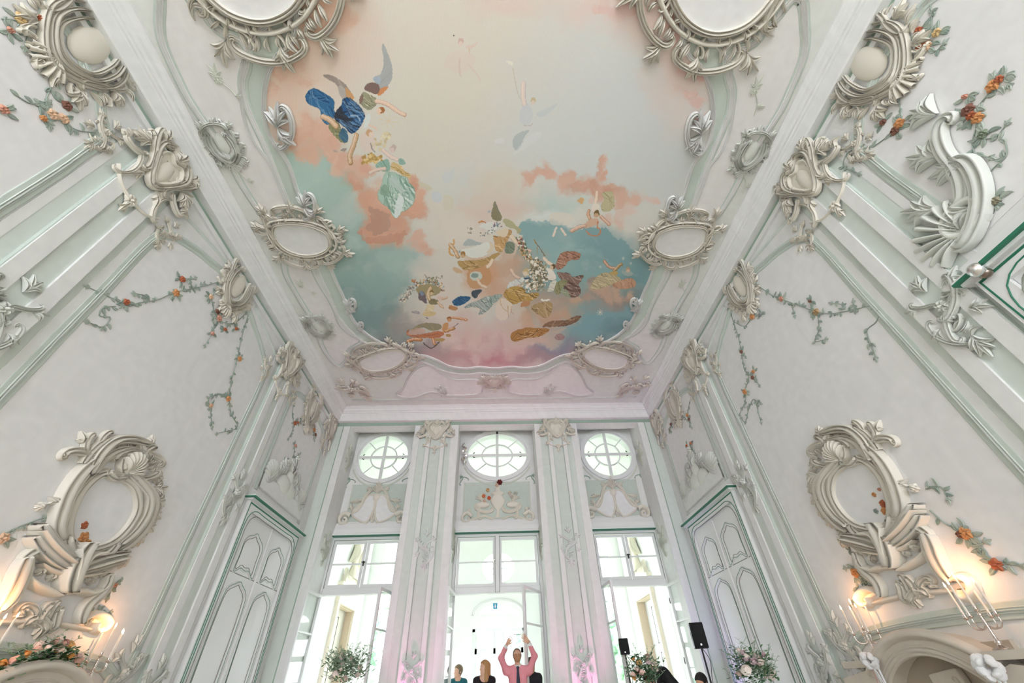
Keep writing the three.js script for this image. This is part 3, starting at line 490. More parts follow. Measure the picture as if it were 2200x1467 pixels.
for (const [sd, s] of SIDE) {
  const F = FR[sd], wl = sd + ' wall', m = s;
  orn(`cream shield cartouche capping the ${wl} pilaster nearer the camera`, F(-2.92, 7.1, .07), 0, (t) => capital(t, 1.22, 1.22, M.stucco, 1));
  orn(`cream shield cartouche capping the ${wl} pilaster beside the panelled corner door`, F(-7.66, 7.14, .07), 0, (t) => capital(t, 1.15, 1.18, M.stucco, 2));
  orn(`upright oval shell cartouche at the crest of the large ${wl} field over the fireplace`, F(-5.22, 7.2, .02), 0, (t) => shellOval(t, 1.0, 1.2, M.stucco, m, 3));
  orn(`oval shell cartouche under the cornice above the panelled corner door of the ${wl}`, F(-9.42, 7.06, .02), 0, (t) => shellOval(t, .95, 1.25, M.stucco, m, 4));
  orn(`large oval cartouche under the cornice at the top edge of the ${wl} nearest the camera`, F(-1.42, 7.28, .02), 0, (t) => shellOval(t, 1.22, 1.15, M.stucco, m, 5));
  orn(`tall beige leaf cartouche in the corner of the ${wl} and the window wall`, F(-10.86, 7.2, .02), 0, (t) => capital(t, .95, 1.25, M.stucco, 6));
  orn(`small stucco leaf knot on the shoulder of the ${wl} field next to the near pilaster`, F(-3.62, 6.6, .02), 0, (t) => knot(t, .62, M.stucco, m, 7));
  orn(`small stucco leaf knot on the shoulder of the ${wl} field next to the far pilaster`, F(-6.98, 6.62, .02), 0, (t) => knot(t, .6, M.stucco, -m, 8));
  orn(`small stucco leaf knot on the ${wl} under the top field nearest the camera`, F(-2.2, 6.72, .02), 0, (t) => knot(t, .66, M.stucco, -m, 9));
  orn(`small leaf knot at the near corner of the field over the ${wl} corner door`, F(-8.36, 6.74, .02), 0, (t) => knot(t, .48, M.stucco, m, 10));
  orn(`small leaf knot at the far corner of the field over the ${wl} corner door`, F(-10.55, 6.74, .02), 0, (t) => knot(t, .48, M.stucco, -m, 11));
  orn(`pale scrollwork knot halfway up the ${wl} pilaster nearer the camera`, F(-2.9, 4.2, .06), 0, (t) => knot(t, 1.05, M.stuccoPale, -m, 12));
  orn(`pale scrollwork knot halfway up the ${wl} pilaster beside the corner door`, F(-7.66, 4.14, .06), 0, (t) => knot(t, .98, M.stuccoPale, m, 13));
  orn(`low leaf scroll at the foot of the ${wl} pilaster beside the corner door`, F(-7.6, 1.35, .07), 0, (t) => knot(t, .85, M.stuccoPale, -m, 14));
  orn(`low leaf scroll at the bottom corner of the ${wl} fireplace field`, F(-7.0, 1.5, .02), 0, (t) => knot(t, .9, M.stuccoPale, m, 15));
  // overdoor relief with two shells and rocks
  orn(`overdoor relief of two shells and leaf spikes above the ${wl} corner door`, F(-9.46, 4.72, .01), 0, (t) => {
    seed = 301; const mat = M.stuccoPale;
    part('relief_slab', ridge(poly([[-1.12, 0], [0, .0], [1.12, 0]], 12), .16, .06, 'flat'), M.white, t);
    for (const k of [-1, 1]) { part('shell', shellFan([k * .82, .12], PI / 2 + k * -.25, .42, 9, 2.1, .026, .08), mat, t); part('scroll', scroll([k * .95, .1], [k * .3, .5], { w: .05, h: .1, flip: k > 0, s: true }), mat, t); part('leaf_spray', spray([k * .35, .4], PI / 2 - k * .4, .4, 6, 1.4, .035, .07), mat, t); part('leaf_spray', spray([k * .6, .25], PI / 2 + k * .2, .34, 5, 1.4, .03, .06), mat, t); }
    part('rock', merge([dome(-.15, .25, .3, .22, .12), dome(.22, .22, .28, .2, .1), dome(.02, .45, .18, .2, .1)]), M.stuccoPale, t);
    part('palm', spray([0, .5], PI / 2, .55, 7, 1.2, .035, .08), mat, t);
    for (const [x, y] of [[-.3, .72], [.35, .66], [.05, .98]]) part('flower', blossom(x, y, .08, .05, 6, .02), mat, t);
  });
  if (s > 0) orn('crowd of shell volutes and leaves over the green-capped door at the far edge', F(-1.75, 4.75, .02), 0, (t) => {
    seed = 77; const mat = M.stuccoPale; part('shell', shellFan([-.5, -.02], 2.4, .5, 9, 2.2, .03, .1), mat, t); part('scroll', scroll([-.62, -.05], [-.1, .55], { w: .08, h: .14 }), mat, t); part('scroll', scroll([-.35, .3], [.2, 1], { w: .07, h: .13, s: true }), mat, t);
    for (const [x, y, a] of [[-.5, .4, 2.2], [-.1, .8, 2], [.2, 1.2, 1.8], [-.3, .1, 2.8], [0, .5, 2.5]]) part('leaf_spray', spray([x, y], a, .4, 5, 1.5, .045, .08), mat, t); part('volute', ridge(poly(ellipse(-.42, .08, .2, .16, 18, 0, 5.4), 26), .05, .1, 'round'), mat, t);
  });
  // the great mirror-shaped cartouche over each fireplace
  orn(sd === 'left' ? 'great open cartouche with fluted boat-shaped base over the mantel that carries the flower garland' : 'great open cartouche with fluted boat-shaped base over the fireplace arch between the two full candelabra', F(-5.33, 3.07, .01), 0, (t) => {
    seed = 909; const mat = M.cream, q0 = [-5.33, 3.07];
    const T = (pts) => pts.map(([x, y]) => { const p = atX(x / 2.5, 880 + y / 2.5, -5); return [-(p.z - q0[0]) * -m * 1, p.y - q0[1]]; }).map(([x, y]) => [x * 1, y]);
    const R = (n, pts, w, h, pr = 'rib', o = {}) => part(n, ridge(poly(T(pts), o.k ?? 34, o.closed), o.closed ? w : (u) => w * ends(u), h, pr, o), mat, t);
    const S = (a, b, w, h, f = false, o = {}) => part('scroll', scroll(T([a])[0], T([b])[0], { w, h, flip: m > 0 ? f : !f, ...o }), mat, t);
    const SP = (p, to, n, spread = 1.5, w = .03) => { const [a, b] = T([p, to]); return spray(a, Math.atan2(b[1] - a[1], b[0] - a[0]), Math.hypot(b[0] - a[0], b[1] - a[1]), n, spread, w, .06); };
    const ov = [[540, 345], [640, 370], [705, 430], [715, 540], [660, 640], [570, 720], [450, 755], [360, 735], [335, 660], [350, 560], [400, 450], [470, 375]];
    const fd = new THREE.ShapeGeometry(new THREE.Shape(poly(T(ov), 50, true).map((p) => new THREE.Vector2(...p)))); part('oval_field', fd.translate(0, 0, .02), M.field, t).material = M.field;
    R('oval_ring', ov, .05, .11, 'rib', { closed: true, k: 64 });
    R('outer_ring', [[500, 255], [410, 335], [335, 440], [295, 540], [272, 630], [290, 700]], .085, .15);
    R('outer_ring', [[640, 325], [730, 400], [775, 470], [755, 570], [690, 660], [600, 730]], .07, .14);
    R('outer_ring', [[770, 400], [812, 500], [770, 620], [680, 720], [610, 760]], .05, .11);
    R('top_band', [[430, 350], [500, 235], [580, 172], [680, 160], [770, 185]], .06, .16); R('top_band', [[470, 345], [550, 250], [640, 215], [730, 225]], .05, .12); R('top_band', [[410, 290], [480, 210], [560, 150]], .04, .1);
    S([470, 285], [325, 250], .05, .1, true, { c1: 6 }); S([450, 220], [480, 140], .035, .08, false, { c0: 2 }); S([520, 190], [575, 128], .035, .08, false, { c0: 2 });
    S([600, 260], [740, 270], .045, .13); S([690, 330], [820, 330], .045, .12, true); S([750, 190], [840, 300], .045, .11, true, { s: true }); S([640, 320], [660, 240], .04, .12); S([720, 290], [800, 210], .035, .12); S([560, 330], [640, 350], .04, .13, true);
    R('boat', [[150, 615], [225, 715], [325, 800]], .06, .2); R('boat', [[120, 680], [200, 765], [310, 850]], .055, .17); R('boat', [[135, 650], [212, 742], [316, 826]], .03, .22, 'round');
    R('boat', [[365, 845], [485, 805], [632, 772]], .05, .19); R('boat', [[385, 885], [500, 855], [625, 815]], .045, .15); R('boat', [[372, 866], [490, 832], [628, 795]], .028, .2, 'round');
    R('stem', [[415, 715], [365, 790], [325, 880], [295, 985]], .09, .26); R('stem', [[480, 770], [400, 790], [350, 860], [310, 960]], .04, .24, 'round'); R('stem', [[340, 745], [335, 820], [310, 920]], .035, .22, 'round');
    S([330, 690], [380, 760], .05, .16, true); S([280, 700], [350, 700], .04, .12, true); S([580, 720], [520, 780], .045, .15);
    S([105, 800], [180, 770], .05, .12, false, { c1: 6 }); S([530, 890], [570, 850], .04, .1, false, { c0: 3 });
    R('rim', [[100, 890], [150, 935], [220, 970], [290, 1000]], .04, .11, 'round'); R('rim', [[300, 990], [400, 972], [470, 985], [540, 950], [565, 890]], .04, .11, 'round'); R('rim', [[180, 825], [250, 865], [330, 885], [430, 890], [530, 875]], .03, .1, 'round');
    R('leg', [[100, 790], [75, 870], [45, 945], [-5, 1025], [-70, 1085]], .09, .15); R('leg', [[560, 880], [545, 945], [490, 1010], [440, 1050], [415, 1090], [400, 1150]], .07, .13);
    R('volute', [[-60, 1075], [-110, 1060], [-170, 1090], [-190, 1150], [-150, 1190], [-110, 1170], [-120, 1135]], .05, .11, 'round', { k: 46 }); R('volute', [[420, 1130], [480, 1100], [540, 1110], [565, 1150], [530, 1185], [480, 1175], [495, 1145]], .045, .1, 'round', { k: 46 });
    R('ledge', [[-170, 1150], [60, 1140], [280, 1150], [520, 1190]], .028, .06, 'round');
    for (const [p, to, n] of [[[320, 255], [300, 230], 3], [[430, 180], [420, 120], 3], [[780, 190], [820, 140], 4], [[820, 300], [860, 270], 5], [[810, 360], [870, 370], 5], [[810, 420], [885, 450], 5], [[810, 480], [870, 520], 5], [[790, 540], [850, 590], 5], [[760, 600], [810, 660], 5], [[720, 660], [760, 720], 5], [[660, 770], [640, 860], 4], [[290, 500], [250, 470], 3], [[220, 520], [165, 520], 4], [[200, 850], [190, 900], 4], [[260, 880], [250, 930], 4], [[410, 895], [400, 950], 4], [[470, 895], [475, 945], 4], [[300, 985], [280, 1010], 3], [[700, 560], [745, 560], 4], [[660, 250], [700, 330], 5]]) part('leaf_spray', SP(p, to, n), mat, t);
    part('shell_crest', shellFan(T([[640, 345]])[0], PI / 2 - m * -.2, .3, 9, 2, .024, .1, .05), mat, t);
    part('leaf_fringe', merge([fringe(poly(T([[780, 200], [850, 330], [860, 480], [820, 600], [740, 690], [660, 790]]), 60), 46, .13, .018, .055, -m), fringe(poly(T([[430, 350], [500, 240], [600, 180], [760, 190]]), 40), 16, .1, .015, .05, -m)]), mat, t).userData.kind = 'stuff';
    S([180, 1140], [240, 1060], .05, .1); S([250, 1180], [300, 1080], .045, .1, true, { s: true }); S([150, 1110], [90, 1070], .04, .09, true); S([200, 1200], [120, 1150], .05, .1, true); S([240, 1120], [290, 1040], .03, .08);
    part('leaf_spray', merge([SP([200, 1130], [190, 1050], 5), SP([200, 1150], [200, 1230], 5), SP([260, 1100], [310, 1060], 4), SP([110, 1100], [70, 1070], 4)]), mat, t);
  });
}
// piers of the window wall
for (const [x, lab] of [[-1.845, 'left of the glazed middle door'], [1.865, 'right of the glazed middle door']]) {
  orn(`cream shield cartouche capping the pier ${lab}`, FR.end(x, 7.2, ZE + .05), 0, (t) => capital(t, 1.08, .92, M.stucco, x < 0 ? 21 : 22));
  orn(`pale scrollwork knot halfway up the pier ${lab}`, FR.end(x + .02, 3.98, ZE + .04), 0, (t) => knot(t, .86, M.white, x < 0 ? 1 : -1, 23));
  orn(`pink lit leaf scroll low on the pier ${lab}`, FR.end(x, 1.55, ZE + .04), 0, (t) => knot(t, .72, M.white, x < 0 ? 1 : -1, 24));
}
// jamb ornaments inside the niches
for (const [x, j, lab, y] of [[-4.52, 'jambR', 'outer reveal of the niche beside the left corner', 4.2], [-4.52, 'jambR', 'top of the outer reveal beside the left corner', 6.7], [4.5, 'jambL', 'outer reveal of the niche beside the right corner', 4.2], [4.5, 'jambL', 'top of the outer reveal beside the right corner', 6.7], [-1.18, 'jambR', 'left reveal of the middle niche', 4.2], [1.19, 'jambL', 'right reveal of the middle niche', 4.2]])
  orn(`narrow leaf relief on the ${lab}`, FR[j](x, y, -11.55), 0, (t) => knot(t, .8, M.sage, j === 'jambR' ? 1 : -1, 31));
niches.forEach(([a, b], i) => { const c = (a + b) / 2; orn(['flat rocaille knot under the soffit above the left oval window', 'flat rocaille knot under the soffit above the middle oval window', 'flat rocaille knot under the soffit above the right oval window'][i], { p: V3(c, 7.73, -11.74), m: basis(V3(1, 0, 0), V3(0, 0, 1), V3(0, -1, 0)) }, 0, (t) => knot(t, .42, M.sage, 1, 33)); });
// corner vines by the ovals
ovals.forEach(([ox, oy, a], i) => { for (const k of [-1, 1]) orn(`thin dark leaf tendril at the lower ${k < 0 ? 'left' : 'right'} of the ${['left', 'middle', 'right'][i]} oval window`, FR.end(ox + k * (a - .06), oy - .8, ZW), 0, (t) => { seed = 5; const mat = M.shadedGlaze; part('scroll', scroll([k * -.12, 0], [k * .1, .05], { w: .012, h: .03, flip: k > 0 }), mat, t); part('scroll', scroll([k * .06, .1], [k * .1, -.14], { w: .013, h: .03, flip: k < 0, s: true }), mat, t); part('leaf_spray', spray([k * .08, .06], PI / 2 - k * .3, .14, 3, 1.2, .014, .03), mat, t); }); });
// bat-winged overdoor cartouches at the sides, an urn in the middle
for (const [x, lab] of [[-3.55, 'left'], [3.52, 'right']]) orn(`wide bat-winged cartouche with corner volutes over the ${lab} window`, FR.end(x, 5.36, ZW + .01), 0, (t) => {
  seed = 404; const mat = M.cream;
  const wing = (k) => poly([[0, .28], [k * .2, .3], [k * .38, .12], [k * .62, -.2], [k * .45, -.36], [k * .18, -.46], [k * .06, -.28]], 40, true);
  for (const k of [-1, 1]) {
    const l = wing(k), g = new THREE.ExtrudeGeometry(new THREE.Shape(l.map((p) => new THREE.Vector2(...p))), { depth: .03, bevelEnabled: false }); part('wing', g, M.field, t);
    part('wing_rim', ridge(l, .028, .07, 'round', { closed: true }), mat, t);
    part('scroll', scroll([k * .1, .42], [k * .62, -.12], { w: .045, h: .1, flip: k > 0, s: true, c0: 3, c1: 3 }), mat, t);
    part('leaf_spray', spray([k * .4, .16], k > 0 ? -.15 : PI + .15, .34, 5, .8, .03, .07), mat, t);
    part('leaf_spray', spray([k * .2, .44], PI / 2 - k * .9, .2, 4, 1.4, .028, .06), mat, t);
    part('volute', ridge(poly([[k * .62, -.26], [k * .78, -.2], [k * .92, -.3], [k * .88, -.46], [k * .74, -.46], [k * .72, -.36], [k * .8, -.34]], 40), (u) => .07 - .03 * u, .13), mat, t);
    part('leaf_spray', spray([k * .62, -.12], PI / 2 - k * .5, .22, 4, 1.3, .026, .06), mat, t);
    part('leaf_spray', spray([k * .12, -.42], k > 0 ? -1.2 : PI + 1.2, .2, 3, 1, .026, .05), mat, t);
  }
  part('crest', merge([shellFan([0, .36], PI / 2, .26, 7, 1.8, .028, .09), blossom(0, .66, .09, .06, 6)]), mat, t);
  part('mask', merge([dome(0, .24, .1, .12, .11), spray([0, .06], -PI / 2, .3, 3, .5, .035, .06)]), mat, t);
  part('tassel', spray([0, -.2], -PI / 2, .34, 4, .7, .04, .08), mat, t);
});
orn('stucco urn with coloured flowers flanked by scrolls over the middle door', FR.end(.03, 5.3, ZW + .01), 0, (t) => {
  seed = 505; const mat = M.cream;
  const urn = lathe([[.1, -.36], [.1, -.33], [.05, -.3], [.05, -.12], [.12, -.06], [.2, .06], [.22, .16], [.15, .26], [.13, .3], [.2, .33], [.2, .36], [.09, .42], [.06, .5], [.08, .58]], 24); urn.scale(1, 1, .5); part('urn', urn, mat, t);
  part('flower', blossom(.06, .66, .09, .06, 6, .06), std('#7c2f28', .8), t); part('flower', blossom(-.02, .58, .06, .05, 6, .05), std('#e7c9b4', .8), t);
  for (const k of [-1, 1]) {
    part('scroll', scroll([k * .18, -.1], [k * .62, -.02], { w: .05, h: .1, flip: k < 0 }), mat, t); part('scroll', scroll([k * .62, .02], [k * .5, -.34], { w: .045, h: .09, flip: k < 0, s: true }), mat, t);
    part('rim', ridge(poly([[k * .12, -.4], [k * .4, -.3], [k * .65, -.36], [k * .82, -.44]], 24), .03, .06, 'rib'), mat, t);
    part('volute', ridge(poly([[k * .74, -.3], [k * .9, -.2], [k * 1.02, -.3], [k * .98, -.44], [k * .84, -.42], [k * .84, -.34]], 36), (u) => .06 - .025 * u, .1), mat, t);
    part('bowl', dome(k * .44, .02, .2, .1, .1), mat, t);
    part('leaf_spray', spray([k * .44, .08], PI / 2 - k * .3, .36, 7, 1.6, .026, .05), mat, t); part('leaf_spray', spray([k * .8, -.2], PI / 2 - k * .6, .2, 4, 1.4, .026, .05), mat, t);
    for (const [x, y, c] of k < 0 ? [[-.42, .26, '#e08a5a'], [-.26, .2, '#e2704a'], [-.3, .44, '#e3b98a'], [-.4, .1, '#e9cdb9']] : [[.42, .22, '#d8cfc0'], [.52, .32, '#cfd2c2'], [.36, .34, '#e6dccb']]) part('flower', blossom(x, y, .06, .05, 6, .04), std(c, .8), t);
  }
});

// ================= CEILING MOULDINGS AND CARTOUCHES =================
const CPX = (pts) => pts.map(([x, y]) => { const p = atY(x, y, CEIL); return [p.x, p.z]; });
const mirrorX = (pts) => pts.map(([x, z]) => [-.03 - x, z]);
const CL = { // left half, continued and mirrored
  fresco: CPX([[642, -58], [640, 20], [634, 70], [622, 100], [600, 116], [582, 145], [571, 185], [568, 230], [573, 270], [588, 305], [612, 335], [626, 365], [635, 395], [645, 420], [662, 455], [684, 490], [697, 520], [706, 560], [722, 602], [738, 636], [751, 670], [768, 697], [795, 721], [826, 738], [858, 752], [887, 760], [914, 763], [938, 772], [965, 785], [1000, 790], [1030, 787], [1062, 790]]),
  resA: CPX([[352, -40], [345, 20], [344, 55], [350, 90], [366, 130], [384, 168], [404, 208], [430, 248], [456, 284], [476, 312], [497, 350], [516, 388], [538, 424], [560, 455], [575, 470], [596, 467], [622, 452], [612, 415], [596, 375], [580, 335], [562, 295], [543, 255], [527, 215], [522, 175], [531, 136], [531, 102], [512, 82], [488, 75], [462, 58], [440, 28], [415, 5], [395, -20], [370, -45]]),
  resB: CPX([[613, 552], [614, 585], [626, 612], [644, 642], [664, 674], [684, 704], [690, 736], [706, 765], [728, 786], [745, 774], [752, 751], [778, 731], [752, 716], [733, 696], [722, 668], [708, 640], [693, 616], [680, 592], [668, 565], [650, 549], [628, 545]]),
  resC: CPX([[852, 847], [866, 834], [878, 810], [900, 788], [922, 784], [946, 800], [976, 814], [1030, 817], [1033, 842], [962, 848], [928, 841], [887, 853]]),
};
const ceilPart = (name, geo, mat, h = 0) => { const m = part(name, geo, mat, ceilingObj); put(m, FR.ceil(0, 0, h)); return m; };
const frescoLine = [...CL.fresco, ...mirrorX(CL.fresco).reverse().slice(1)];
{ // close the painting towards the camera, symmetric about the middle of the room
  const c = poly(frescoLine, 220), bk = c.map(([x, z]) => [x, -1.3 * 2 - z]).filter(([, z]) => z > c[0][1] + .05); frescoLine.closed = [...c, ...bk.reverse()];
}
for (const key of ['resA', 'resB', 'resC']) for (const pts of [CL[key], mirrorX(CL[key])]) {
  const l = poly(pts, 110, true), sh = new THREE.Shape(l.map((p) => new THREE.Vector2(...p)));
  ceilPart('panel_field', new THREE.ExtrudeGeometry(sh, { depth: .012, bevelEnabled: false }), M.pinkfield);
  let area = 0; l.forEach((p, i) => { const q = l[(i + 1) % l.length]; area += p[0] * q[1] - q[0] * p[1]; });
  ceilPart('panel_band', ridge(l, key === 'resC' ? .03 : .07, .016, 'flat', { closed: true }), M.deep);
  ceilPart('panel_moulding', ridge(l, key === 'resC' ? .03 : .04, .05, 'rib', { closed: true }), M.white);
}
ceilPart('fresco_band', ridge(frescoLine.closed, .26, .004, 'flat', { closed: true }), M.deep);
ceilPart('fresco_frame', ridge(frescoLine.closed, .032, .06, 'rib', { closed: true }), M.white);
{
  const off = frescoLine.closed, n = off.length, out = off.map((p, i) => { const a = off[(i + n - 3) % n], b = off[(i + 3) % n], dx = b[0] - a[0], dz = b[1] - a[1], L = Math.hypot(dx, dz) || 1; return [p[0] - .3 * dz / L * -1, p[1] + .3 * dx / L * -1]; });
  const cx = (q) => q.reduce((s, p) => s + Math.hypot(p[0], p[1] + 4), 0); const inn = off.map((p, i) => [2 * p[0] - out[i][0], 2 * p[1] - out[i][1]]);
  ceilPart('fresco_outer_frame', ridge(cx(out) > cx(inn) ? out : inn, .03, .045, 'rib', { closed: true }), M.white);
}
ceilPart('ceiling_strip', merge([ridge([[-4.4, -10.46], [4.4, -10.46]], .03, .03, 'round')]), M.mint);
const cp = (x, y) => { const p = atY(x, y, CEIL); return [p.x, p.z]; };
function ceilOrn(label, px, rot, build, mirror) { const [x, z] = cp(...px); orn(label, FR.ceil(x, z, .015), rot, build); }
for (const [m, L] of [[-1, 'left'], [1, 'right']]) {
  const X = (x) => (m < 0 ? x : 2 * 1064 - x), at = (x, z) => FR.ceil(m < 0 ? x : -.03 - x, z, .015);
  orn(`huge rolled shield cartouche of the ceiling at the ${L} of the top edge`, at(-2.98, -.72), m * -.25, (t) => shield(t, 2.1, 1.9, M.cream, -m, 51));
  orn(`rolled shield cartouche jutting into the painting from the ${L} long side of the ceiling`, at(-3.78, -4.66), 0, (t) => shield(t, 1.5, 1.35, M.cream, -m, 52));
  orn(`small shell bracket on the outer rim of the ${L} ceiling panel`, at(-4.4, -2.9), 0, (t) => shellOval(t, .66, 1.05, M.stuccoPale, -m, 53));
  orn(`small shell bracket between the ${L} corner panels of the ceiling`, at(-4.3, -7.2), m * -.2, (t) => shellOval(t, .74, 1.0, M.stuccoPale, -m, 54));
  orn(`leafy shield cartouche filling the ${L} far corner of the painting`, at(-3.05, -8.5), m * -.45, (t) => shield(t, 2.0, 1.3, M.cream, -m, 55, M.pinkfield));
  orn(`upright acanthus ornament in the ${L} far corner of the ceiling`, at(-4.2, -9.85), m * -.5, (t) => knot(t, 1.25, M.cream, -m, 56));
  orn(`small hanging leaf knot on the short side of the ceiling ${L} of its middle cartouche`, at(-1.65, -9.98), 0, (t) => knot(t, .62, M.stuccoPale, -m, 57));
  [[598, 272], [655, 442], [748, 655], [770, 700]].forEach(([x, y], i) => { const p = cp(x, y); orn([`leaf tuft on the painting's rim beside the blue robed angel's height, ${L} side`, `leaf tuft on the painting's rim just above the ${L} side shield cartouche`, `leaf tuft on the painting's rim low on the ${L} curve`, `smallest leaf tuft on the painting's rim close to the ${L} far corner`][i], at(...p), 0, (t) => tuft(t, [.95, .8, .7, .5][i], M.white, -m, 60 + i)); });
  [[470, 170], [500, 360], [648, 612], [660, 640]].slice(0, 3).forEach(([x, y], i) => { const p = cp(x, y); orn(`faint flower sprig in the ${['long near', 'lower end of the long', 'small'][i]} panel on the ${L} of the ceiling`, at(...p), .4, (t) => { seed = 9 + i; const mat = M.sage; part('leaf_spray', spray([0, 0], 1.2, .22, 4, 1.6, .02, .018), mat, t); part('stem', ridge(poly([[0, 0], [.06, -.2], [.02, -.4]], 10), .007, .012), mat, t); part('leaf_spray', spray([.04, -.25], -.4, .14, 3, 1.2, .018, .016), mat, t); part('flower', blossom(0, 0, .07, .02, 6), mat, t); }); });
}
orn('upright shield cartouche at the middle of the short side of the ceiling', FR.ceil(-.05, -9.55, .015), 0, (t) => { capital(t, .95, .8, M.cream, 58); });

// ================= THE CEILING PAINTING (flat paint on plaster: clouds, sky and floating allegorical figures) =================
{
  const S = 1.9, X0 = 540, Y0 = -110, W = Math.round(1050 * S), H = Math.round(950 * S), cv = document.createElement('canvas'); cv.width = W; cv.height = H;
  const c = cv.getContext('2d'); seed = 2024;
  const home = () => c.setTransform(S, 0, 0, S, -X0 * S, -Y0 * S); home();
  const rgba = (h, a) => { const n = parseInt(h.slice(1), 16); return `rgba(${n >> 16},${(n >> 8) & 255},${n & 255},${a})`; };
  function blob(x, y, rx, ry, col, a = .8, rot = 0, hard = .15) { c.save(); c.translate(x, y); c.rotate(rot); c.scale(rx, ry); const g = c.createRadialGradient(0, 0, 0, 0, 0, 1); g.addColorStop(0, rgba(col, a)); g.addColorStop(hard, rgba(col, a)); g.addColorStop(.65, rgba(col, a * .45)); g.addColorStop(1, rgba(col, 0)); c.fillStyle = g; c.beginPath(); c.arc(0, 0, 1, 0, 7); c.fill(); c.restore(); }
  function curve(p, closed = true) { c.beginPath(); const n = p.length; if (closed) { const m = (a, b) => [(a[0] + b[0]) / 2, (a[1] + b[1]) / 2], s = m(p[n - 1], p[0]); c.moveTo(...s); for (let i = 0; i < n; i++) c.quadraticCurveTo(...p[i], ...m(p[i], p[(i + 1) % n])); c.closePath(); } else { c.moveTo(...p[0]); for (let i = 1; i < n - 1; i++) c.quadraticCurveTo(...p[i], (p[i][0] + p[i + 1][0]) / 2, (p[i][1] + p[i + 1][1]) / 2); c.lineTo(...p[n - 1]); } }
  const fill = (p, col, a = 1) => { curve(p); c.fillStyle = rgba(col, a); c.fill(); };
  const line = (p, col, w, a = 1) => { curve(p, false); c.strokeStyle = rgba(col, a); c.lineWidth = w; c.lineCap = 'round'; c.stroke(); };
  const edge = (p, col, a = 1) => { c.beginPath(); p.forEach((q, i) => c[i ? 'lineTo' : 'moveTo'](...q)); c.closePath(); c.fillStyle = rgba(col, a); c.fill(); };
  function cloth(p, base, dark, light, n = 16, dir = 1) {               // drapery: flat body with folds
    const xs = p.map((q) => q[0]), ys = p.map((q) => q[1]), x0 = Math.min(...xs), x1 = Math.max(...xs), y0 = Math.min(...ys), y1 = Math.max(...ys), w = x1 - x0, h = y1 - y0, r = Math.min(w, h);
    fill(p, base); c.save(); curve(p); c.clip();
    for (let i = 0; i < n; i++) { const x = rr(x0, x1), y = rr(y0, y1), a = dir + rr(-.5, .5), l = r * rr(.25, .6), b = r * rr(-.16, .16), dx = Math.cos(a) * l, dy = Math.sin(a) * l; line([[x - dx, y - dy], [x - dy * .3 + b, y + dx * .3 - b], [x + dx, y + dy]], i % 2 ? dark : light, r * rr(.03, .085), rr(.35, .8)); line([[x - dx, y - dy + r * .05], [x - dy * .3 + b, y + dx * .3 - b + r * .05], [x + dx, y + dy + r * .05]], i % 2 ? light : dark, r * rr(.012, .03), .6); }
    c.restore(); curve(p); c.strokeStyle = rgba(dark, .5); c.lineWidth = r * .012; c.stroke();
  }
  const limb = (p, w, col = '#dcb79c', sh = '#b98a6c') => { line(p, sh, w * 1.12); line(p.map(([x, y]) => [x - w * .05, y - w * .08]), col, w * .92); line(p.map(([x, y]) => [x - w * .15, y - w * .2]), '#ecd3bd', w * .35, .7); };
  const head = (x, y, r, hair = '#9c6a3a', skin = '#dcb79c', ha = -1.5) => { c.fillStyle = skin; c.beginPath(); c.ellipse(x, y, r * .85, r, .2, 0, 7); c.fill(); c.fillStyle = hair; c.beginPath(); c.ellipse(x + Math.cos(ha) * r * .35, y + Math.sin(ha) * r * .35, r * .9, r * .8, ha, 0, 7); c.fill(); c.fillStyle = skin; c.beginPath(); c.ellipse(x - Math.cos(ha) * r * .3, y - Math.sin(ha) * r * .3, r * .6, r * .68, .2, 0, 7); c.fill(); };
  function wing(p, cols, n = 14) { fill(p, cols[0]); c.save(); curve(p); c.clip(); const a = p[0], m = p[(p.length / 2) | 0]; for (let i = 0; i < n; i++) { const t = i / n, q = p[(t * p.length) | 0]; line([[a[0] * (1 - t) + m[0] * t, a[1] * (1 - t) + m[1] * t], [q[0] + rr(-4, 4), q[1] + rr(-4, 4)]], cols[1 + (i % (cols.length - 1))], rr(4, 12), .45); } c.restore(); }
  const zone = (x, y, s, f) => { c.save(); c.translate(x, y); c.scale(1 / s, 1 / s); f(); c.restore(); };
  const flowers = (pts, n, spread, cols, r) => { for (let i = 0; i < n; i++) { const t = rnd() * (pts.length - 1), k = t | 0, f = t - k, x = pts[k][0] * (1 - f) + pts[k + 1][0] * f + rr(-spread, spread), y = pts[k][1] * (1 - f) + pts[k + 1][1] * f + rr(-spread, spread); c.fillStyle = cols[(rnd() * cols.length) | 0]; c.beginPath(); c.ellipse(x, y, r * rr(.5, 1.2), r * rr(.4, 1), rr(0, 3), 0, 7); c.fill(); } };
  // sky ground
  c.fillStyle = '#d6d1c5'; c.fillRect(X0, Y0, 1060, 960);
  for (const [x, y, rx, ry, col, a] of [[1000, 190, 380, 260, '#d7d0c0', 1], [1330, 190, 300, 260, '#cdcfcc', 1], [1300, 330, 260, 150, '#cbd1ce', .8], [1450, 360, 140, 190, '#c5cac9', .8], [1150, 300, 200, 120, '#cfd2cf', .6], [920, 60, 240, 120, '#d9cfc0', .9], [1000, -90, 560, 110, '#dcc4b4', .9],
    [620, 180, 130, 300, '#e0c0a8', .9], [690, 40, 150, 150, '#e0baa2', .8], [1420, 30, 130, 110, '#ddbdb2', .8], [1460, 150, 90, 170, '#dbc0b6', .8], [1090, 10, 110, 40, '#dfc2b5', .6], [1290, 20, 140, 60, '#dfc4ba', .8], [1310, 25, 40, 30, '#d8b0a2', .7], [740, 110, 120, 120, '#dfc8b6', .7]]) blob(x, y, rx, ry, col, a);
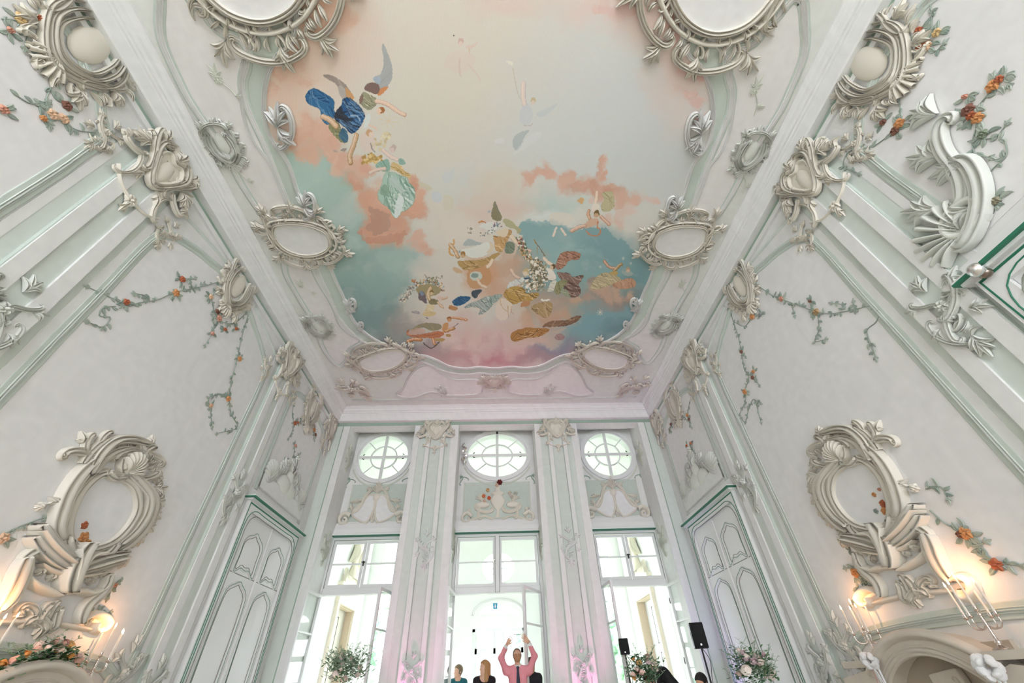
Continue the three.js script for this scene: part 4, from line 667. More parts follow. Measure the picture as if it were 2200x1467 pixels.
  // teal sky of the lower left and deep blue globe of the right
  for (const [x, y, rx, ry, col, a] of [[680, 400, 130, 110, '#a7c2b6', 1], [650, 370, 80, 70, '#aecabd', .9], [760, 540, 150, 120, '#9db8b0', 1], [790, 600, 170, 110, '#93b0aa', 1], [760, 680, 130, 90, '#86a5a2', 1], [830, 700, 120, 70, '#7c9796', .8], [740, 470, 60, 40, '#b0c6bd', .8], [720, 520, 90, 26, '#b6c9c0', .6], [860, 560, 80, 50, '#a3bdb6', .9]]) blob(x, y, rx, ry, col, a, 0, .5);
  fill([[1110, 480], [1180, 478], [1250, 488], [1310, 505], [1360, 535], [1402, 572], [1425, 600], [1400, 680], [1360, 740], [1290, 770], [1180, 780], [1130, 700], [1110, 600]], '#85acae');
  for (const [x, y, rx, ry, col, a] of [[1300, 530, 110, 50, '#78a0a5', .8], [1370, 600, 60, 80, '#6f989c', .9], [1200, 530, 90, 50, '#8fb4b3', .7], [1240, 590, 90, 70, '#8bb0ae', .8], [1290, 690, 120, 60, '#7ba7b0', 1], [1340, 720, 80, 50, '#6f929a', .9], [1240, 760, 130, 40, '#8d98a0', .8], [1180, 560, 60, 50, '#9abcb8', .6], [1220, 530, 26, 14, '#a9c6c2', .5], [1260, 545, 50, 12, '#9dbcbb', .5], [1390, 660, 30, 50, '#6d8f93', .8]]) blob(x, y, rx, ry, col, a);
  // pale light cloud under the globe's upper rim
  blob(1180, 440, 90, 40, '#b7d0c8', .9); blob(1165, 462, 75, 28, '#d6dcd7', .95); blob(1220, 470, 50, 26, '#d9d9d0', .8); blob(1010, 460, 110, 60, '#dccbbd', .7); blob(980, 500, 90, 60, '#dfd5c8', .9); blob(1080, 440, 110, 40, '#dcc1b2', .8); blob(1040, 400, 110, 50, '#d8cbb9', .8); blob(960, 400, 60, 60, '#cfd3ce', .7); blob(1010, 380, 40, 50, '#ccd2d2', .6);
  // rounded clouds
  const cloud = (pts, cols, a = .85) => { for (const [x, y, r] of pts) for (let i = 0; i < 5; i++) blob(x + rr(-.3, .3) * r, y + rr(-.3, .3) * r, r * rr(.6, 1), r * rr(.5, .9), cols[(rnd() * cols.length) | 0], a * rr(.4, .9), 0, .55); };
  cloud([[600, 140, 34], [630, 110, 40], [670, 60, 44], [640, 170, 30], [700, 30, 46], [740, 40, 40], [585, 200, 26]], ['#dcb298', '#e2bfa8', '#d9ab90']);
  cloud([[650, 270, 44], [690, 300, 46], [630, 300, 30], [710, 330, 36], [660, 325, 30], [740, 350, 36], [780, 360, 30]], ['#dfae92', '#dca589', '#e4bda5', '#e0b59d']);
  cloud([[760, 400, 40], [800, 420, 44], [840, 440, 46], [880, 450, 40], [800, 470, 40], [850, 490, 46], [810, 505, 34], [890, 400, 30], [900, 430, 26]], ['#dba587', '#d99f82', '#e0b298', '#d39678']);
  fill([[800, 440], [790, 465], [800, 485], [825, 492], [838, 475], [828, 445]], '#bb8f7d', .7); fill([[770, 492], [790, 512], [830, 522], [872, 508], [872, 490], [820, 500]], '#cd8f74', .7); cloud([[905, 530, 26], [930, 545, 20], [890, 515, 20]], ['#dfb5a0', '#d9a890'], .7);
  cloud([[1150, 372, 22], [1180, 368, 26], [1215, 380, 30], [1250, 390, 30], [1280, 400, 34], [1310, 410, 30], [1330, 430, 26], [1295, 355, 22], [1310, 370, 20], [1360, 430, 22], [1130, 385, 24]], ['#d7a890', '#cf997f', '#dcb39e', '#d9ad96']);
  cloud([[1340, 450, 26], [1330, 480, 24], [1300, 470, 20], [1395, 432, 18]], ['#dcc3b3', '#dbb9a7'], .6);
  cloud([[1480, 90, 30], [1450, 60, 34], [1490, 150, 30], [1470, 200, 26], [1500, 220, 20], [1510, 260, 18]], ['#dbb5a8', '#d8ab9d', '#dfc3b9']); cloud([[1310, 30, 20], [1350, 20, 24], [1290, 40, 16]], ['#d9b2a5', '#dfc0b4']);
  // low clouds along the short side
  for (const [x, y, rx, ry, col, a] of [[1060, 600, 70, 60, '#d39b76', .95], [1040, 580, 60, 50, '#d7a57f', .9], [1120, 560, 60, 40, '#cfa88c', .9], [1090, 560, 60, 30, '#cda98d', .8], [960, 640, 110, 60, '#ddcfc1', .9], [930, 600, 70, 50, '#dacfc4', .9], [900, 690, 70, 40, '#cfc1b4', .8], [960, 760, 110, 40, '#c7a6a0', 1], [1080, 770, 150, 40, '#c98e93', 1], [1060, 720, 130, 50, '#d9bfb4', 1], [1000, 720, 80, 50, '#d9bdb1', .9], [1170, 670, 90, 50, '#c9ac90', 1], [1150, 720, 80, 40, '#d2b6a5', 1], [1210, 640, 80, 40, '#b99a86', .8], [1300, 640, 70, 26, '#a9958a', .9], [1340, 640, 60, 22, '#8f8680', .9], [1190, 770, 110, 30, '#a58c90', .9], [1180, 750, 60, 16, '#8d86a0', .6], [860, 700, 50, 40, '#97938c', .8], [900, 750, 70, 26, '#8f8688', .8], [850, 740, 60, 20, '#7f8286', .8], [930, 770, 60, 26, '#b99a98', .8]]) blob(x, y, rx, ry, col, a);
  cloud([[1000, 735, 26], [1040, 725, 30], [1080, 735, 26], [960, 715, 22], [1100, 760, 30], [1020, 765, 26]], ['#dcc0b6', '#d2a8a4', '#e0cbc0'], .6);
  cloud([[1330, 630, 22], [1360, 640, 18], [1300, 635, 20], [1290, 615, 18], [1270, 640, 16]], ['#b59a88', '#9b8b80', '#c9a58c'], .8); cloud([[1210, 680, 26], [1180, 690, 28], [1240, 650, 22], [1130, 690, 24]], ['#cfaa8c', '#c59d80'], .6);
  // broken brushwork
  for (let i = 0; i < 900; i++) { const x = rr(560, 1560), y = rr(-80, 800); blob(x, y, rr(6, 26), rr(3, 12), ['#e2d8ca', '#cfc4b8', '#d8c9bb', '#c9cfca', '#dccfc4'][(rnd() * 5) | 0], .12, rr(-.6, .6)); }
  // ragged edges: the wet paint pulled about by the brush
  function pull(amp, scale, seedZ) {
    const id = c.getImageData(0, 0, W, H), s = id.data, d = new Uint8ClampedArray(s.length), q = 4, w = Math.ceil(W / q) + 2, h = Math.ceil(H / q) + 2, A = new Float32Array(w * h), B = new Float32Array(w * h);
    for (let y = 0; y < h; y++) for (let x = 0; x < w; x++) { A[y * w + x] = amp * fbm(x * q / scale, y * q / scale, seedZ, 5) * 2; B[y * w + x] = amp * fbm(x * q / scale + 40, y * q / scale, seedZ + 20, 5) * 2; }
    for (let y = 0; y < H; y++) for (let x = 0; x < W; x++) {
      const gx = x / q, gy = y / q, xi = gx | 0, yi = gy | 0, fx = gx - xi, fy = gy - yi, k = yi * w + xi, bl = (T) => (T[k] * (1 - fx) + T[k + 1] * fx) * (1 - fy) + (T[k + w] * (1 - fx) + T[k + w + 1] * fx) * fy;
      const sx = Math.max(0, Math.min(W - 1, Math.round(x + bl(A)))), sy = Math.max(0, Math.min(H - 1, Math.round(y + bl(B)))), o = (y * W + x) * 4, p = (sy * W + sx) * 4; d[o] = s[p]; d[o + 1] = s[p + 1]; d[o + 2] = s[p + 2]; d[o + 3] = 255;
    }
    id.data.set(d); c.putImageData(id, 0, 0);
  }
  pull(46, 110, 3); pull(7, 14, 60);
  // winged figure in blue, upper left
  zone(640, 80, 5.238, () => {
    wing([[900, 640], [1010, 560], [1060, 480], [1070, 370], [1040, 240], [985, 110], [950, 50], [945, 130], [970, 240], [960, 350], [930, 420], [850, 440], [860, 500], [900, 540], [870, 600]], ['#a9aba9', '#8f9296', '#c3c2bc', '#b8babb']); fill([[890, 620], [930, 570], [1030, 545], [990, 600], [910, 670]], '#d58a52'); fill([[860, 440], [940, 440], [930, 540], [860, 500], [840, 460]], '#a3b7c6', .8);
    fill([[740, 590], [760, 530], [830, 500], [900, 520], [930, 570], [900, 650], [820, 620]], '#83685f'); fill([[690, 720], [700, 650], [750, 620], [740, 740], [700, 760]], '#8c6f62');
    wing([[640, 690], [600, 620], [540, 530], [440, 450], [340, 412], [262, 424], [350, 480], [440, 520], [460, 600], [480, 680], [560, 720]], ['#a08f85', '#8a7a76', '#b6a79c', '#c8beb2']); fill([[530, 540], [590, 610], [650, 690], [580, 710], [540, 640]], '#d79a5a', .85); fill([[450, 530], [530, 560], [550, 680], [490, 690], [460, 620]], '#bdb6ae', .7);
    cloth([[80, 650], [140, 580], [200, 570], [300, 630], [390, 680], [420, 740], [400, 820], [430, 860], [390, 930], [350, 990], [290, 960], [260, 900], [260, 830], [230, 790], [130, 760], [95, 720]], '#2f6da0', '#1c4a78', '#5f95c0', 26, .9);
    cloth([[500, 690], [570, 670], [640, 720], [700, 780], [760, 870], [740, 940], [700, 1010], [640, 1080], [590, 1080], [560, 1040], [470, 960], [400, 920], [430, 830], [500, 760]], '#2a5f97', '#22283c', '#6f9bc4', 34, .6);
    fill([[400, 900], [430, 820], [500, 760], [500, 820], [560, 900], [640, 940], [570, 950], [450, 920]], '#33353f', .85); line([[600, 880], [640, 870], [690, 900], [700, 940]], '#a9c2d8', 16, .8); line([[560, 770], [680, 830], [740, 900]], '#5f93c4', 18, .8);
    cloth([[350, 980], [390, 920], [470, 960], [480, 1050], [560, 1070], [570, 1160], [540, 1195], [470, 1170], [420, 1110], [350, 1040]], '#8b8a5f', '#5f6144', '#c2bd92', 14, .9); cloth([[460, 1090], [500, 1000], [560, 1060], [570, 1140], [540, 1195], [470, 1140]], '#3f6e8c', '#274a66', '#84a6b8', 8);
    limb([[285, 895], [350, 910], [430, 1000]], 58, '#d9b48c', '#b08455'); limb([[660, 1100], [640, 1180], [600, 1290], [580, 1330], [595, 1410]], 50, '#d0aa7e', '#a87f4e');
    cloth([[720, 600], [800, 640], [900, 690], [890, 760], [830, 810], [780, 820], [700, 750], [740, 700]], '#9a9878', '#6d6b50', '#c9c6a6', 14, .9); limb([[890, 720], [980, 730], [1080, 800], [1150, 850], [1200, 870]], 44, '#e3c4ac', '#c79c80'); head(925, 825, 44, '#b6723a', '#e6c8ae', -.3); fill([[750, 900], [800, 840], [830, 900], [780, 1010], [740, 1030]], '#d2dad6', .9); line([[800, 990], [850, 1000], [890, 1040]], '#e2c7b2', 22);
    for (let i = 0; i < 8; i++) { const a = i * PI / 4 + .2; line([[1020, 940], [1020 + Math.cos(a) * 110, 940 + Math.sin(a) * 90]], '#dcc79c', 7, .75); }
    fill([[700, 1100], [770, 1040], [850, 1110], [900, 1160], [880, 1270], [790, 1300], [720, 1270], [700, 1200]], '#dccbc0'); head(815, 1085, 46, '#d2a67a', '#e3cdbc', -2.4); line([[820, 1190], [830, 1250], [870, 1290]], '#8b8277', 14, .7); fill([[460, 1270], [560, 1230], [540, 1290]], '#a5938a'); fill([[380, 1280], [440, 1260], [450, 1300]], '#b3a096', .7);
  });
  // seated figure in sea green below it
  zone(740, 260, 6.667, () => {
    flowers([[300, 560], [400, 520], [500, 560]], 60, 60, ['#d3b26a', '#c79f55', '#e0c684', '#b98f4a'], 26); flowers([[440, 360], [560, 260], [620, 220]], 30, 70, ['#d8c9a2', '#e0d5b4', '#cdbb90'], 30);
    limb([[560, 420], [640, 500], [760, 550]], 50, '#e1cdc2', '#c4a99c'); head(690, 400, 56, '#c8b2a8', '#dcc5bb', -1); cloth([[560, 560], [620, 530], [660, 640], [650, 720], [560, 730], [440, 660], [450, 610]], '#8fb5a2', '#5f8d78', '#b9d3c6', 10); limb([[580, 680], [460, 690], [370, 740]], 46, '#dcc6b8', '#bca08e'); cloth([[760, 570], [800, 520], [870, 560], [880, 620], [800, 630]], '#8fb3a3', '#6a9482', '#bfd4c9', 6);
    cloth([[670, 590], [730, 590], [830, 650], [860, 720], [960, 760], [960, 830], [860, 800], [740, 700], [660, 690]], '#d8ba7e', '#b28a45', '#ead7a8', 14, .6);
    cloth([[560, 740], [700, 720], [800, 780], [900, 800], [920, 880], [990, 930], [1020, 1060], [990, 1190], [900, 1270], [820, 1290], [760, 1400], [690, 1360], [640, 1230], [560, 1200], [480, 1120], [480, 1010], [540, 920]], '#a9c7b6', '#6f9a84', '#dbe5de', 40, 1.1); fill([[640, 900], [760, 980], [880, 1060], [800, 900], [740, 800], [640, 790]], '#b5c8bf', .9); fill([[760, 1060], [860, 1070], [840, 1240], [760, 1400], [700, 1350]], '#dde4e2', .9); fill([[560, 880], [660, 960], [620, 1080], [520, 1060], [500, 1010]], '#86a88f', .8);
    fill([[1020, 850], [1150, 880], [1270, 950], [1240, 1010], [1100, 950]], '#cfc4a6', .7); fill([[1250, 1000], [1400, 1020], [1390, 1180], [1260, 1160]], '#c6cfd6', .6); fill([[1400, 1050], [1560, 1060], [1580, 1220], [1420, 1320]], '#d4ccb0', .6); fill([[1380, 760], [1540, 700], [1580, 640], [1560, 860], [1420, 900]], '#c9ced0', .6);
  });
  // pale putti and torch bearer fading into the light
  zone(900, 40, 4.89, () => { head(440, 250, 38, '#d0b3a2', '#ddc8b9'); fill([[480, 290], [600, 260], [640, 220], [590, 300], [500, 320]], '#dcc3b4', .8); fill([[260, 450], [330, 350], [430, 330], [600, 380], [590, 480], [430, 600], [330, 520], [260, 510]], '#dcc9bb', .6); line([[430, 420], [420, 540], [440, 600]], '#d2b8a8', 22, .5); line([[520, 480], [600, 570], [640, 640]], '#d8c2b2', 24, .5); fill([[515, 310], [545, 310], [535, 390]], '#d6b495', .6);
    line([[990, 520], [1010, 680], [1060, 840]], '#c2bba8', 10, .7); fill([[890, 430], [1000, 450], [985, 510]], '#e0dccb', .9); limb([[1100, 680], [1090, 800], [1110, 900]], 46, '#dccdc6', '#c5b5b0'); fill([[1060, 920], [1180, 900], [1200, 1040], [1150, 1120], [1050, 1100]], '#c9cccd', .9); fill([[980, 1220], [1190, 1150], [1100, 1240], [1060, 1390], [990, 1380]], '#aeb6b6', .8); fill([[1210, 1000], [1300, 960], [1490, 870], [1400, 960], [1300, 1050]], '#c2c8c9', .7); fill([[780, 1270], [900, 1240], [900, 1310], [800, 1320]], '#d8d8d6', .7); head(1200, 870, 34, '#c9b991', '#d9cbbc'); line([[1100, 1120], [1170, 1130], [1190, 1100]], '#b9a9a0', 9, .7); fill([[1190, 1190], [1330, 1190], [1200, 1320], [960, 1460], [1000, 1400]], '#d6d7d5', .6); });
  // lower left: parasol carrier and bow bearer
  zone(840, 560, 7.336, () => {
    fill([[380, 430], [480, 370], [600, 350], [760, 410], [800, 450], [740, 540], [560, 560], [420, 520]], '#a3946a'); flowers([[380, 400], [480, 340], [620, 310], [760, 370], [810, 440]], 130, 36, ['#cdb48c', '#8b6a4c', '#e0d2b8', '#7d8b6c', '#b98a5e', '#9fa8b4'], 17); flowers([[170, 620], [250, 560], [330, 430]], 70, 44, ['#9d8f80', '#d8c4ae', '#7f7a70', '#e3d8c8'], 14); flowers([[540, 230], [600, 270], [700, 260], [840, 250]], 26, 20, ['#8c7b60', '#b0a184', '#8a8f7c'], 12); flowers([[330, 300], [370, 320]], 8, 24, ['#b4653c', '#c98a5a'], 18);
    cloth([[450, 470], [520, 480], [560, 600], [570, 690], [500, 640], [420, 610]], '#77666a', '#4f4048', '#a9a0a6', 8); fill([[440, 480], [490, 470], [540, 540], [470, 550]], '#7f9ab8', .8); limb([[630, 430], [590, 480], [590, 570], [620, 620]], 56, '#ccb080', '#9f8354'); head(640, 505, 36, '#8a6538', '#d5ba8c'); cloth([[580, 650], [640, 590], [740, 610], [760, 680], [640, 700]], '#8d8058', '#5d5338', '#c6b98c', 8); limb([[740, 660], [780, 700], [820, 735]], 34, '#d9bb92', '#b08a58'); fill([[710, 570], [790, 540], [860, 600], [760, 640]], '#ddc3b4'); limb([[820, 600], [880, 580]], 28, '#d6b08c', '#b0855f'); cloth([[570, 680], [690, 690], [680, 790], [480, 850], [560, 760]], '#dccaa0', '#b89c62', '#efe2c2', 8);
    wing([[480, 830], [420, 790], [340, 785], [300, 805], [400, 840]], ['#a59ea0', '#8b8790', '#c4bcb8'], 6); cloth([[470, 830], [620, 790], [700, 800], [720, 850], [560, 890]], '#d6bf86', '#a98f58', '#ead9ae', 8); fill([[520, 880], [600, 900], [590, 920]], '#8d8290');
    wing([[800, 1080], [800, 1000], [700, 980], [560, 975], [430, 1000], [340, 1060], [300, 1120], [380, 1100], [500, 1040], [560, 1070], [640, 1110]], ['#9b8f6a', '#77767a', '#b7ab84', '#6d6f80']); cloth([[240, 1110], [300, 1050], [260, 1160], [420, 1170], [600, 1130], [780, 1100], [860, 1150], [760, 1220], [480, 1210], [250, 1190]], '#c4764a', '#8f4a2c', '#e0a684', 18, .2); fill([[260, 1110], [420, 1050], [560, 1080], [520, 1150], [280, 1180]], '#d9a992', .6);
    limb([[270, 1270], [340, 1230], [470, 1240]], 52, '#c98a50', '#96592a'); limb([[660, 1230], [690, 1310]], 40, '#cf9356', '#9c6030'); fill([[660, 1220], [860, 1210], [840, 1270], [720, 1270]], '#b99458'); fill([[800, 1120], [820, 980], [900, 960], [910, 1040], [860, 1140]], '#cf945c'); limb([[900, 900], [1000, 890], [1100, 910], [1190, 930]], 34, '#d6925c', '#ad6a3a'); head(920, 920, 40, '#a86a34', '#d79a66'); limb([[860, 1110], [940, 1080], [990, 1060]], 40, '#c99052', '#97602f'); line([[980, 1050], [1060, 985]], '#5f5348', 8); line([[510, 1290], [570, 1350], [640, 1390], [760, 1280]], '#5e5248', 14); fill([[860, 1150], [950, 1160], [940, 1200], [870, 1200]], '#b98c50');
    fill([[960, 90], [1000, 180], [1080, 200], [1150, 180], [1040, 100]], '#d0a678', .8); fill([[1200, 120], [1560, 60], [1600, 330], [1500, 400], [1270, 460], [1190, 330]], '#cd9664', .85); fill([[1060, 30], [1200, 90], [1500, 30], [1480, 100], [1200, 150]], '#bd9a5e', .85);
    c.fillStyle = '#c9d0c2'; c.beginPath(); c.ellipse(1340, 240, 98, 76, 0, 0, 7); c.fill(); c.fillStyle = '#8aa09a'; c.beginPath(); c.ellipse(1320, 230, 60, 38, 0, 0, 7); c.fill(); limb([[1370, 300], [1400, 380], [1500, 420]], 44, '#e2cbb2', '#bb9a78');
    cloth([[1000, 600], [1080, 550], [1260, 560], [1250, 610], [1140, 690], [1020, 720], [950, 660]], '#2f628f', '#1c3c5c', '#7fa4bf', 16, .5); cloth([[1250, 500], [1320, 460], [1460, 450], [1380, 520], [1340, 600], [1290, 570]], '#4b5a66', '#2d3840', '#8294a0', 8); cloth([[900, 760], [920, 690], [1000, 720], [1060, 740], [1030, 790]], '#c48a54', '#8f5a30', '#e0b486', 8); cloth([[1140, 760], [1200, 680], [1340, 640], [1500, 560], [1614, 540], [1614, 700], [1500, 800], [1420, 850], [1370, 860], [1420, 740], [1280, 720]], '#a5b0a8', '#68776f', '#d3dad3', 26, .7);
    fill([[1340, 870], [1470, 830], [1520, 880], [1400, 900]], '#e0cdc2', .7);
  });
  // central group: goddess in ochre, winged peak, garland
  zone(930, 420, 6.667, () => {
    fill([[420, 690], [520, 600], [640, 670], [760, 680], [600, 720], [440, 720]], '#a9b8b4', .8); fill([[390, 760], [600, 740], [790, 640], [880, 760], [720, 880], [560, 900], [430, 830]], '#dfe0d6'); cloth([[340, 930], [430, 940], [520, 920], [620, 930], [760, 900], [900, 820], [990, 810], [860, 930], [700, 1020], [480, 1080], [380, 1020]], '#c19a5c', '#8d6a34', '#dfc28c', 22, .4);
    line([[300, 640], [320, 680], [230, 740], [240, 830], [290, 860]], '#d8a45e', 26); limb([[250, 700], [320, 780], [360, 880]], 46, '#cfa878', '#a07a48'); head(430, 850, 44, '#b08248', '#cfae80'); fill([[360, 800], [400, 770], [390, 830]], '#8aa6ac');
    wing([[960, 380], [1000, 310], [940, 200], [885, 50], [855, 160], [820, 320]], ['#8e8462', '#7b8a90', '#a89c74', '#6f7d88']); fill([[770, 230], [830, 190], [820, 260]], '#a6b0b8', .8); fill([[640, 460], [700, 390], [880, 370], [960, 420], [900, 500], [820, 560], [760, 460]], '#dcdcd4'); line([[660, 380], [700, 360], [750, 385]], '#d48a4e', 22); flowers([[520, 480], [560, 500]], 14, 40, ['#8b8478', '#c9b9a8'], 12); flowers([[840, 440], [900, 400], [960, 420]], 26, 30, ['#8a9aa0', '#a5787c', '#dcd2c8', '#6f7f88'], 13); flowers([[680, 550], [780, 540], [860, 500]], 22, 30, ['#8b867e', '#d6c6b4', '#9aa79c'], 12);
    fill([[980, 330], [1100, 330], [1200, 440], [1280, 480], [1220, 570], [1190, 470], [1060, 460]], '#b5ae84'); cloth([[850, 560], [980, 600], [1080, 470], [1150, 500], [1080, 620], [1020, 740], [1000, 810], [890, 790], [880, 650]], '#cfa066', '#9c6a34', '#e6c892', 16); fill([[880, 520], [1040, 460], [1090, 480], [1060, 590], [980, 600]], '#ddcdb0'); limb([[1130, 590], [1220, 690], [1290, 740]], 62, '#e2d3ba', '#bfa88a'); limb([[1290, 740], [1400, 790]], 26, '#dcc2b0', '#b89a88'); cloth([[1040, 680], [1100, 640], [1170, 680], [1180, 770], [1130, 840], [1020, 820]], '#7d8a74', '#55614e', '#a5b098', 8);
    limb([[850, 920], [840, 970], [790, 1020]], 44, '#e6d4ba', '#c3a684'); fill([[740, 830], [860, 800], [880, 700], [800, 640], [830, 760]], '#d8c6a4', .8);
    flowers([[1220, 630], [1290, 740], [1340, 840], [1420, 940], [1540, 1010]], 210, 46, ['#6b7a5c', '#8a8f6c', '#c79a5e', '#e0d6c8', '#a04f4a', '#5d6a50', '#d2a070', '#f0e8dc'], 17); flowers([[1440, 960], [1560, 1120], [1500, 1240], [1340, 1300]], 190, 80, ['#8c7f62', '#a89a78', '#efe6d8', '#6d6a50', '#cbb894', '#7c6f58'], 20);
  });
  zone(1050, 500, 6.1125, () => {
    cloth([[220, 740], [260, 650], [300, 640], [420, 570], [480, 590], [470, 640], [300, 720]], '#d6d6d0', '#9aa3a0', '#f0eee8', 12); limb([[300, 490], [330, 560], [400, 590]], 40, '#dcbfae', '#b8957f'); head(485, 520, 46, '#cdb27a', '#e3cfb8', -1.2); line([[470, 600], [550, 590]], '#3e5878', 16);
    cloth([[190, 790], [250, 720], [380, 690], [480, 740], [470, 800], [600, 780], [690, 800], [560, 900], [430, 890], [360, 940], [280, 930], [210, 850]], '#c3984a', '#85602a', '#e6c88a', 32, .6); cloth([[0, 860], [90, 800], [190, 800], [160, 850], [60, 930], [0, 980]], '#9dafa6', '#4f6a5e', '#d5ded6', 10); fill([[100, 920], [180, 840], [270, 900], [320, 940], [290, 1020], [250, 1110], [190, 1160], [80, 1110]], '#e3d3bf'); line([[250, 960], [255, 1050], [260, 1110]], '#c79a62', 9, .8); line([[150, 870], [150, 960], [250, 1040]], '#cba06c', 8, .7); line([[300, 960], [290, 1030], [320, 1060]], '#c98f5e', 8, .7);
    flowers([[560, 560], [680, 480], [760, 560], [640, 700]], 260, 70, ['#8c8062', '#a59876', '#efe9df', '#6f6a50', '#cdbd9c', '#77705a', '#e6d9c6'], 15); for (const [x, y] of [[630, 522], [505, 705], [600, 700], [570, 380], [610, 415]]) { c.fillStyle = '#eee4d6'; c.beginPath(); c.arc(x, y, 24, 0, 7); c.fill(); }
    line([[600, 95], [735, 300]], '#7a5a3c', 9); line([[595, 90], [625, 140]], '#b07a3c', 14); line([[638, 180], [640, 280]], '#b58a58', 6); limb([[730, 340], [790, 400], [850, 430]], 44, '#e8d6c6', '#c4a892'); head(835, 450, 40, '#6d5434', '#d9bf9f', -.6); fill([[740, 450], [820, 470], [880, 540], [890, 610], [800, 630], [760, 590], [790, 530]], '#e8dfd2'); cloth([[780, 740], [810, 640], [900, 610], [880, 700], [850, 770], [760, 770]], '#dcd6c8', '#a8a592', '#f3eee4', 8);
    cloth([[860, 440], [920, 320], [940, 260], [1050, 235], [1180, 250], [1215, 290], [1180, 360], [1050, 350], [1010, 430], [920, 500]], '#b17c62', '#76493a', '#d6a88e', 22, .8); cloth([[880, 500], [950, 520], [1060, 520], [1090, 590], [1180, 560], [1265, 545], [1210, 630], [1170, 680], [1220, 760], [1180, 840], [1080, 850], [960, 790], [1000, 680], [930, 590]], '#8f6e62', '#5a4038', '#bf9f90', 30, .7); cloth([[870, 660], [980, 600], [1060, 640], [940, 740], [960, 800], [860, 810]], '#949368', '#62633e', '#cbb98c', 14); cloth([[920, 760], [1010, 720], [1100, 860], [1000, 830]], '#9fa487', '#6a7056', '#c8cbae', 8);
    fill([[410, 940], [470, 880], [560, 900], [520, 960], [420, 980]], '#c98d5e'); cloth([[530, 980], [640, 920], [760, 900], [850, 920], [820, 1060], [760, 1130], [660, 1080]], '#b79664', '#826640', '#dcc294', 22); fill([[670, 860], [740, 880], [810, 860], [800, 890], [700, 900]], '#f0e8de');
    cloth([[280, 1350], [320, 1290], [500, 1240], [600, 1250], [800, 1250], [780, 1310], [620, 1380], [500, 1370], [380, 1430], [300, 1420]], '#b57f3e', '#6f4620', '#dcb176', 30, -.4); cloth([[690, 1240], [760, 1170], [900, 1150], [1030, 1150], [1120, 1090], [1230, 1085], [1170, 1160], [1040, 1220], [880, 1230], [780, 1230]], '#8f6c50', '#573a2a', '#bf9a78', 26, -.4); cloth([[850, 1360], [930, 1310], [1010, 1360], [980, 1410], [890, 1410]], '#a98880', '#76585a', '#cbb0a6', 8); fill([[800, 1310], [1000, 1240], [1050, 1230], [920, 1320]], '#c9b3a0', .7);
  });
  zone(1180, 380, 4.583, () => {
    cloth([[490, 160], [620, 130], [640, 200], [640, 300], [590, 340], [520, 340], [500, 270], [560, 220]], '#c0b68a', '#8e8657', '#dfd8b4', 14); limb([[470, 150], [465, 230], [440, 330]], 30, '#e3cdb8', '#c3a58c'); fill([[410, 300], [440, 250], [500, 270], [490, 340], [430, 360]], '#e3d6c6'); head(465, 365, 34, '#7d6436', '#cfa880', -1.4); limb([[390, 330], [380, 370], [400, 410]], 28, '#cf9a72', '#a8734c'); fill([[340, 470], [400, 410], [490, 400], [480, 460], [400, 500], [350, 510]], '#d6b093'); limb([[220, 530], [290, 490], [350, 480]], 32, '#d9b196', '#b58768'); limb([[510, 390], [550, 430], [590, 465]], 30, '#d5a68c', '#b07d64'); line([[480, 440], [465, 500], [505, 510], [500, 560], [460, 585], [400, 570], [360, 530]], '#c98560', 14); fill([[270, 230], [310, 200], [345, 210], [330, 270], [290, 250]], '#dba45e', .8); fill([[380, 240], [400, 200], [430, 200], [440, 260], [390, 265]], '#dcc3b4', .9);
    fill([[0, 360], [60, 340], [190, 350], [260, 400], [200, 460], [110, 480], [0, 470]], '#dcd4c6', .7); limb([[70, 500], [40, 580]], 22, '#dfd6c8', '#bcb6aa'); limb([[120, 510], [160, 570]], 22, '#e2d6ca', '#c0b5aa');
    cloth([[390, 1110], [440, 1000], [520, 940], [600, 940], [720, 1000], [700, 1060], [600, 1060], [480, 1110]], '#bfae84', '#8f8058', '#dccfa8', 18, .5); cloth([[600, 1060], [740, 1000], [830, 990], [870, 1070], [760, 1110], [640, 1090]], '#c79474', '#966448', '#dfb79a', 14); limb([[545, 830], [580, 890], [650, 900]], 28, '#c79070', '#9f6c4e'); limb([[640, 920], [690, 870], [710, 860]], 26, '#b28a4e', '#8a6634'); fill([[590, 930], [680, 920], [670, 970], [600, 960]], '#c4a15c'); fill([[700, 920], [760, 930], [830, 930], [820, 980], [730, 970]], '#a9b0a6', .8); head(775, 915, 26, '#b79a78', '#d2b59c');
    for (const [x, y, r] of [[503, 886, 16], [727, 800, 17], [803, 848, 15], [500, 1332, 30]]) for (let i = 0; i < 8; i++) { const a = i * PI / 4; line([[x, y], [x + Math.cos(a) * r, y + Math.sin(a) * r]], '#ead8c4', r * .16, .9); }
  });
  pull(3.2, 9, 90); home(); c.fillStyle = '#4a443c'; c.beginPath(); c.arc(975, 76, 1.4, 0, 7); c.fill();
  // lay the cartoon out on the ceiling in metres
  const src = c.getImageData(0, 0, W, H).data, N = 2048, x0 = -4.1, x1 = 4.05, z0 = -9.75, z1 = -.4, out = new Uint8Array(N * N * 4);
  const m = camera.matrixWorldInverse.elements, lin = new Float32Array(256).map((_, i) => { const v = i / 255; return v <= .04045 ? v / 12.92 : ((v + .055) / 1.055) ** 2.4; }), enc = (v) => Math.max(0, Math.min(255, 255 * (v <= .0031308 ? v * 12.92 : 1.055 * v ** (1 / 2.4) - .055)));
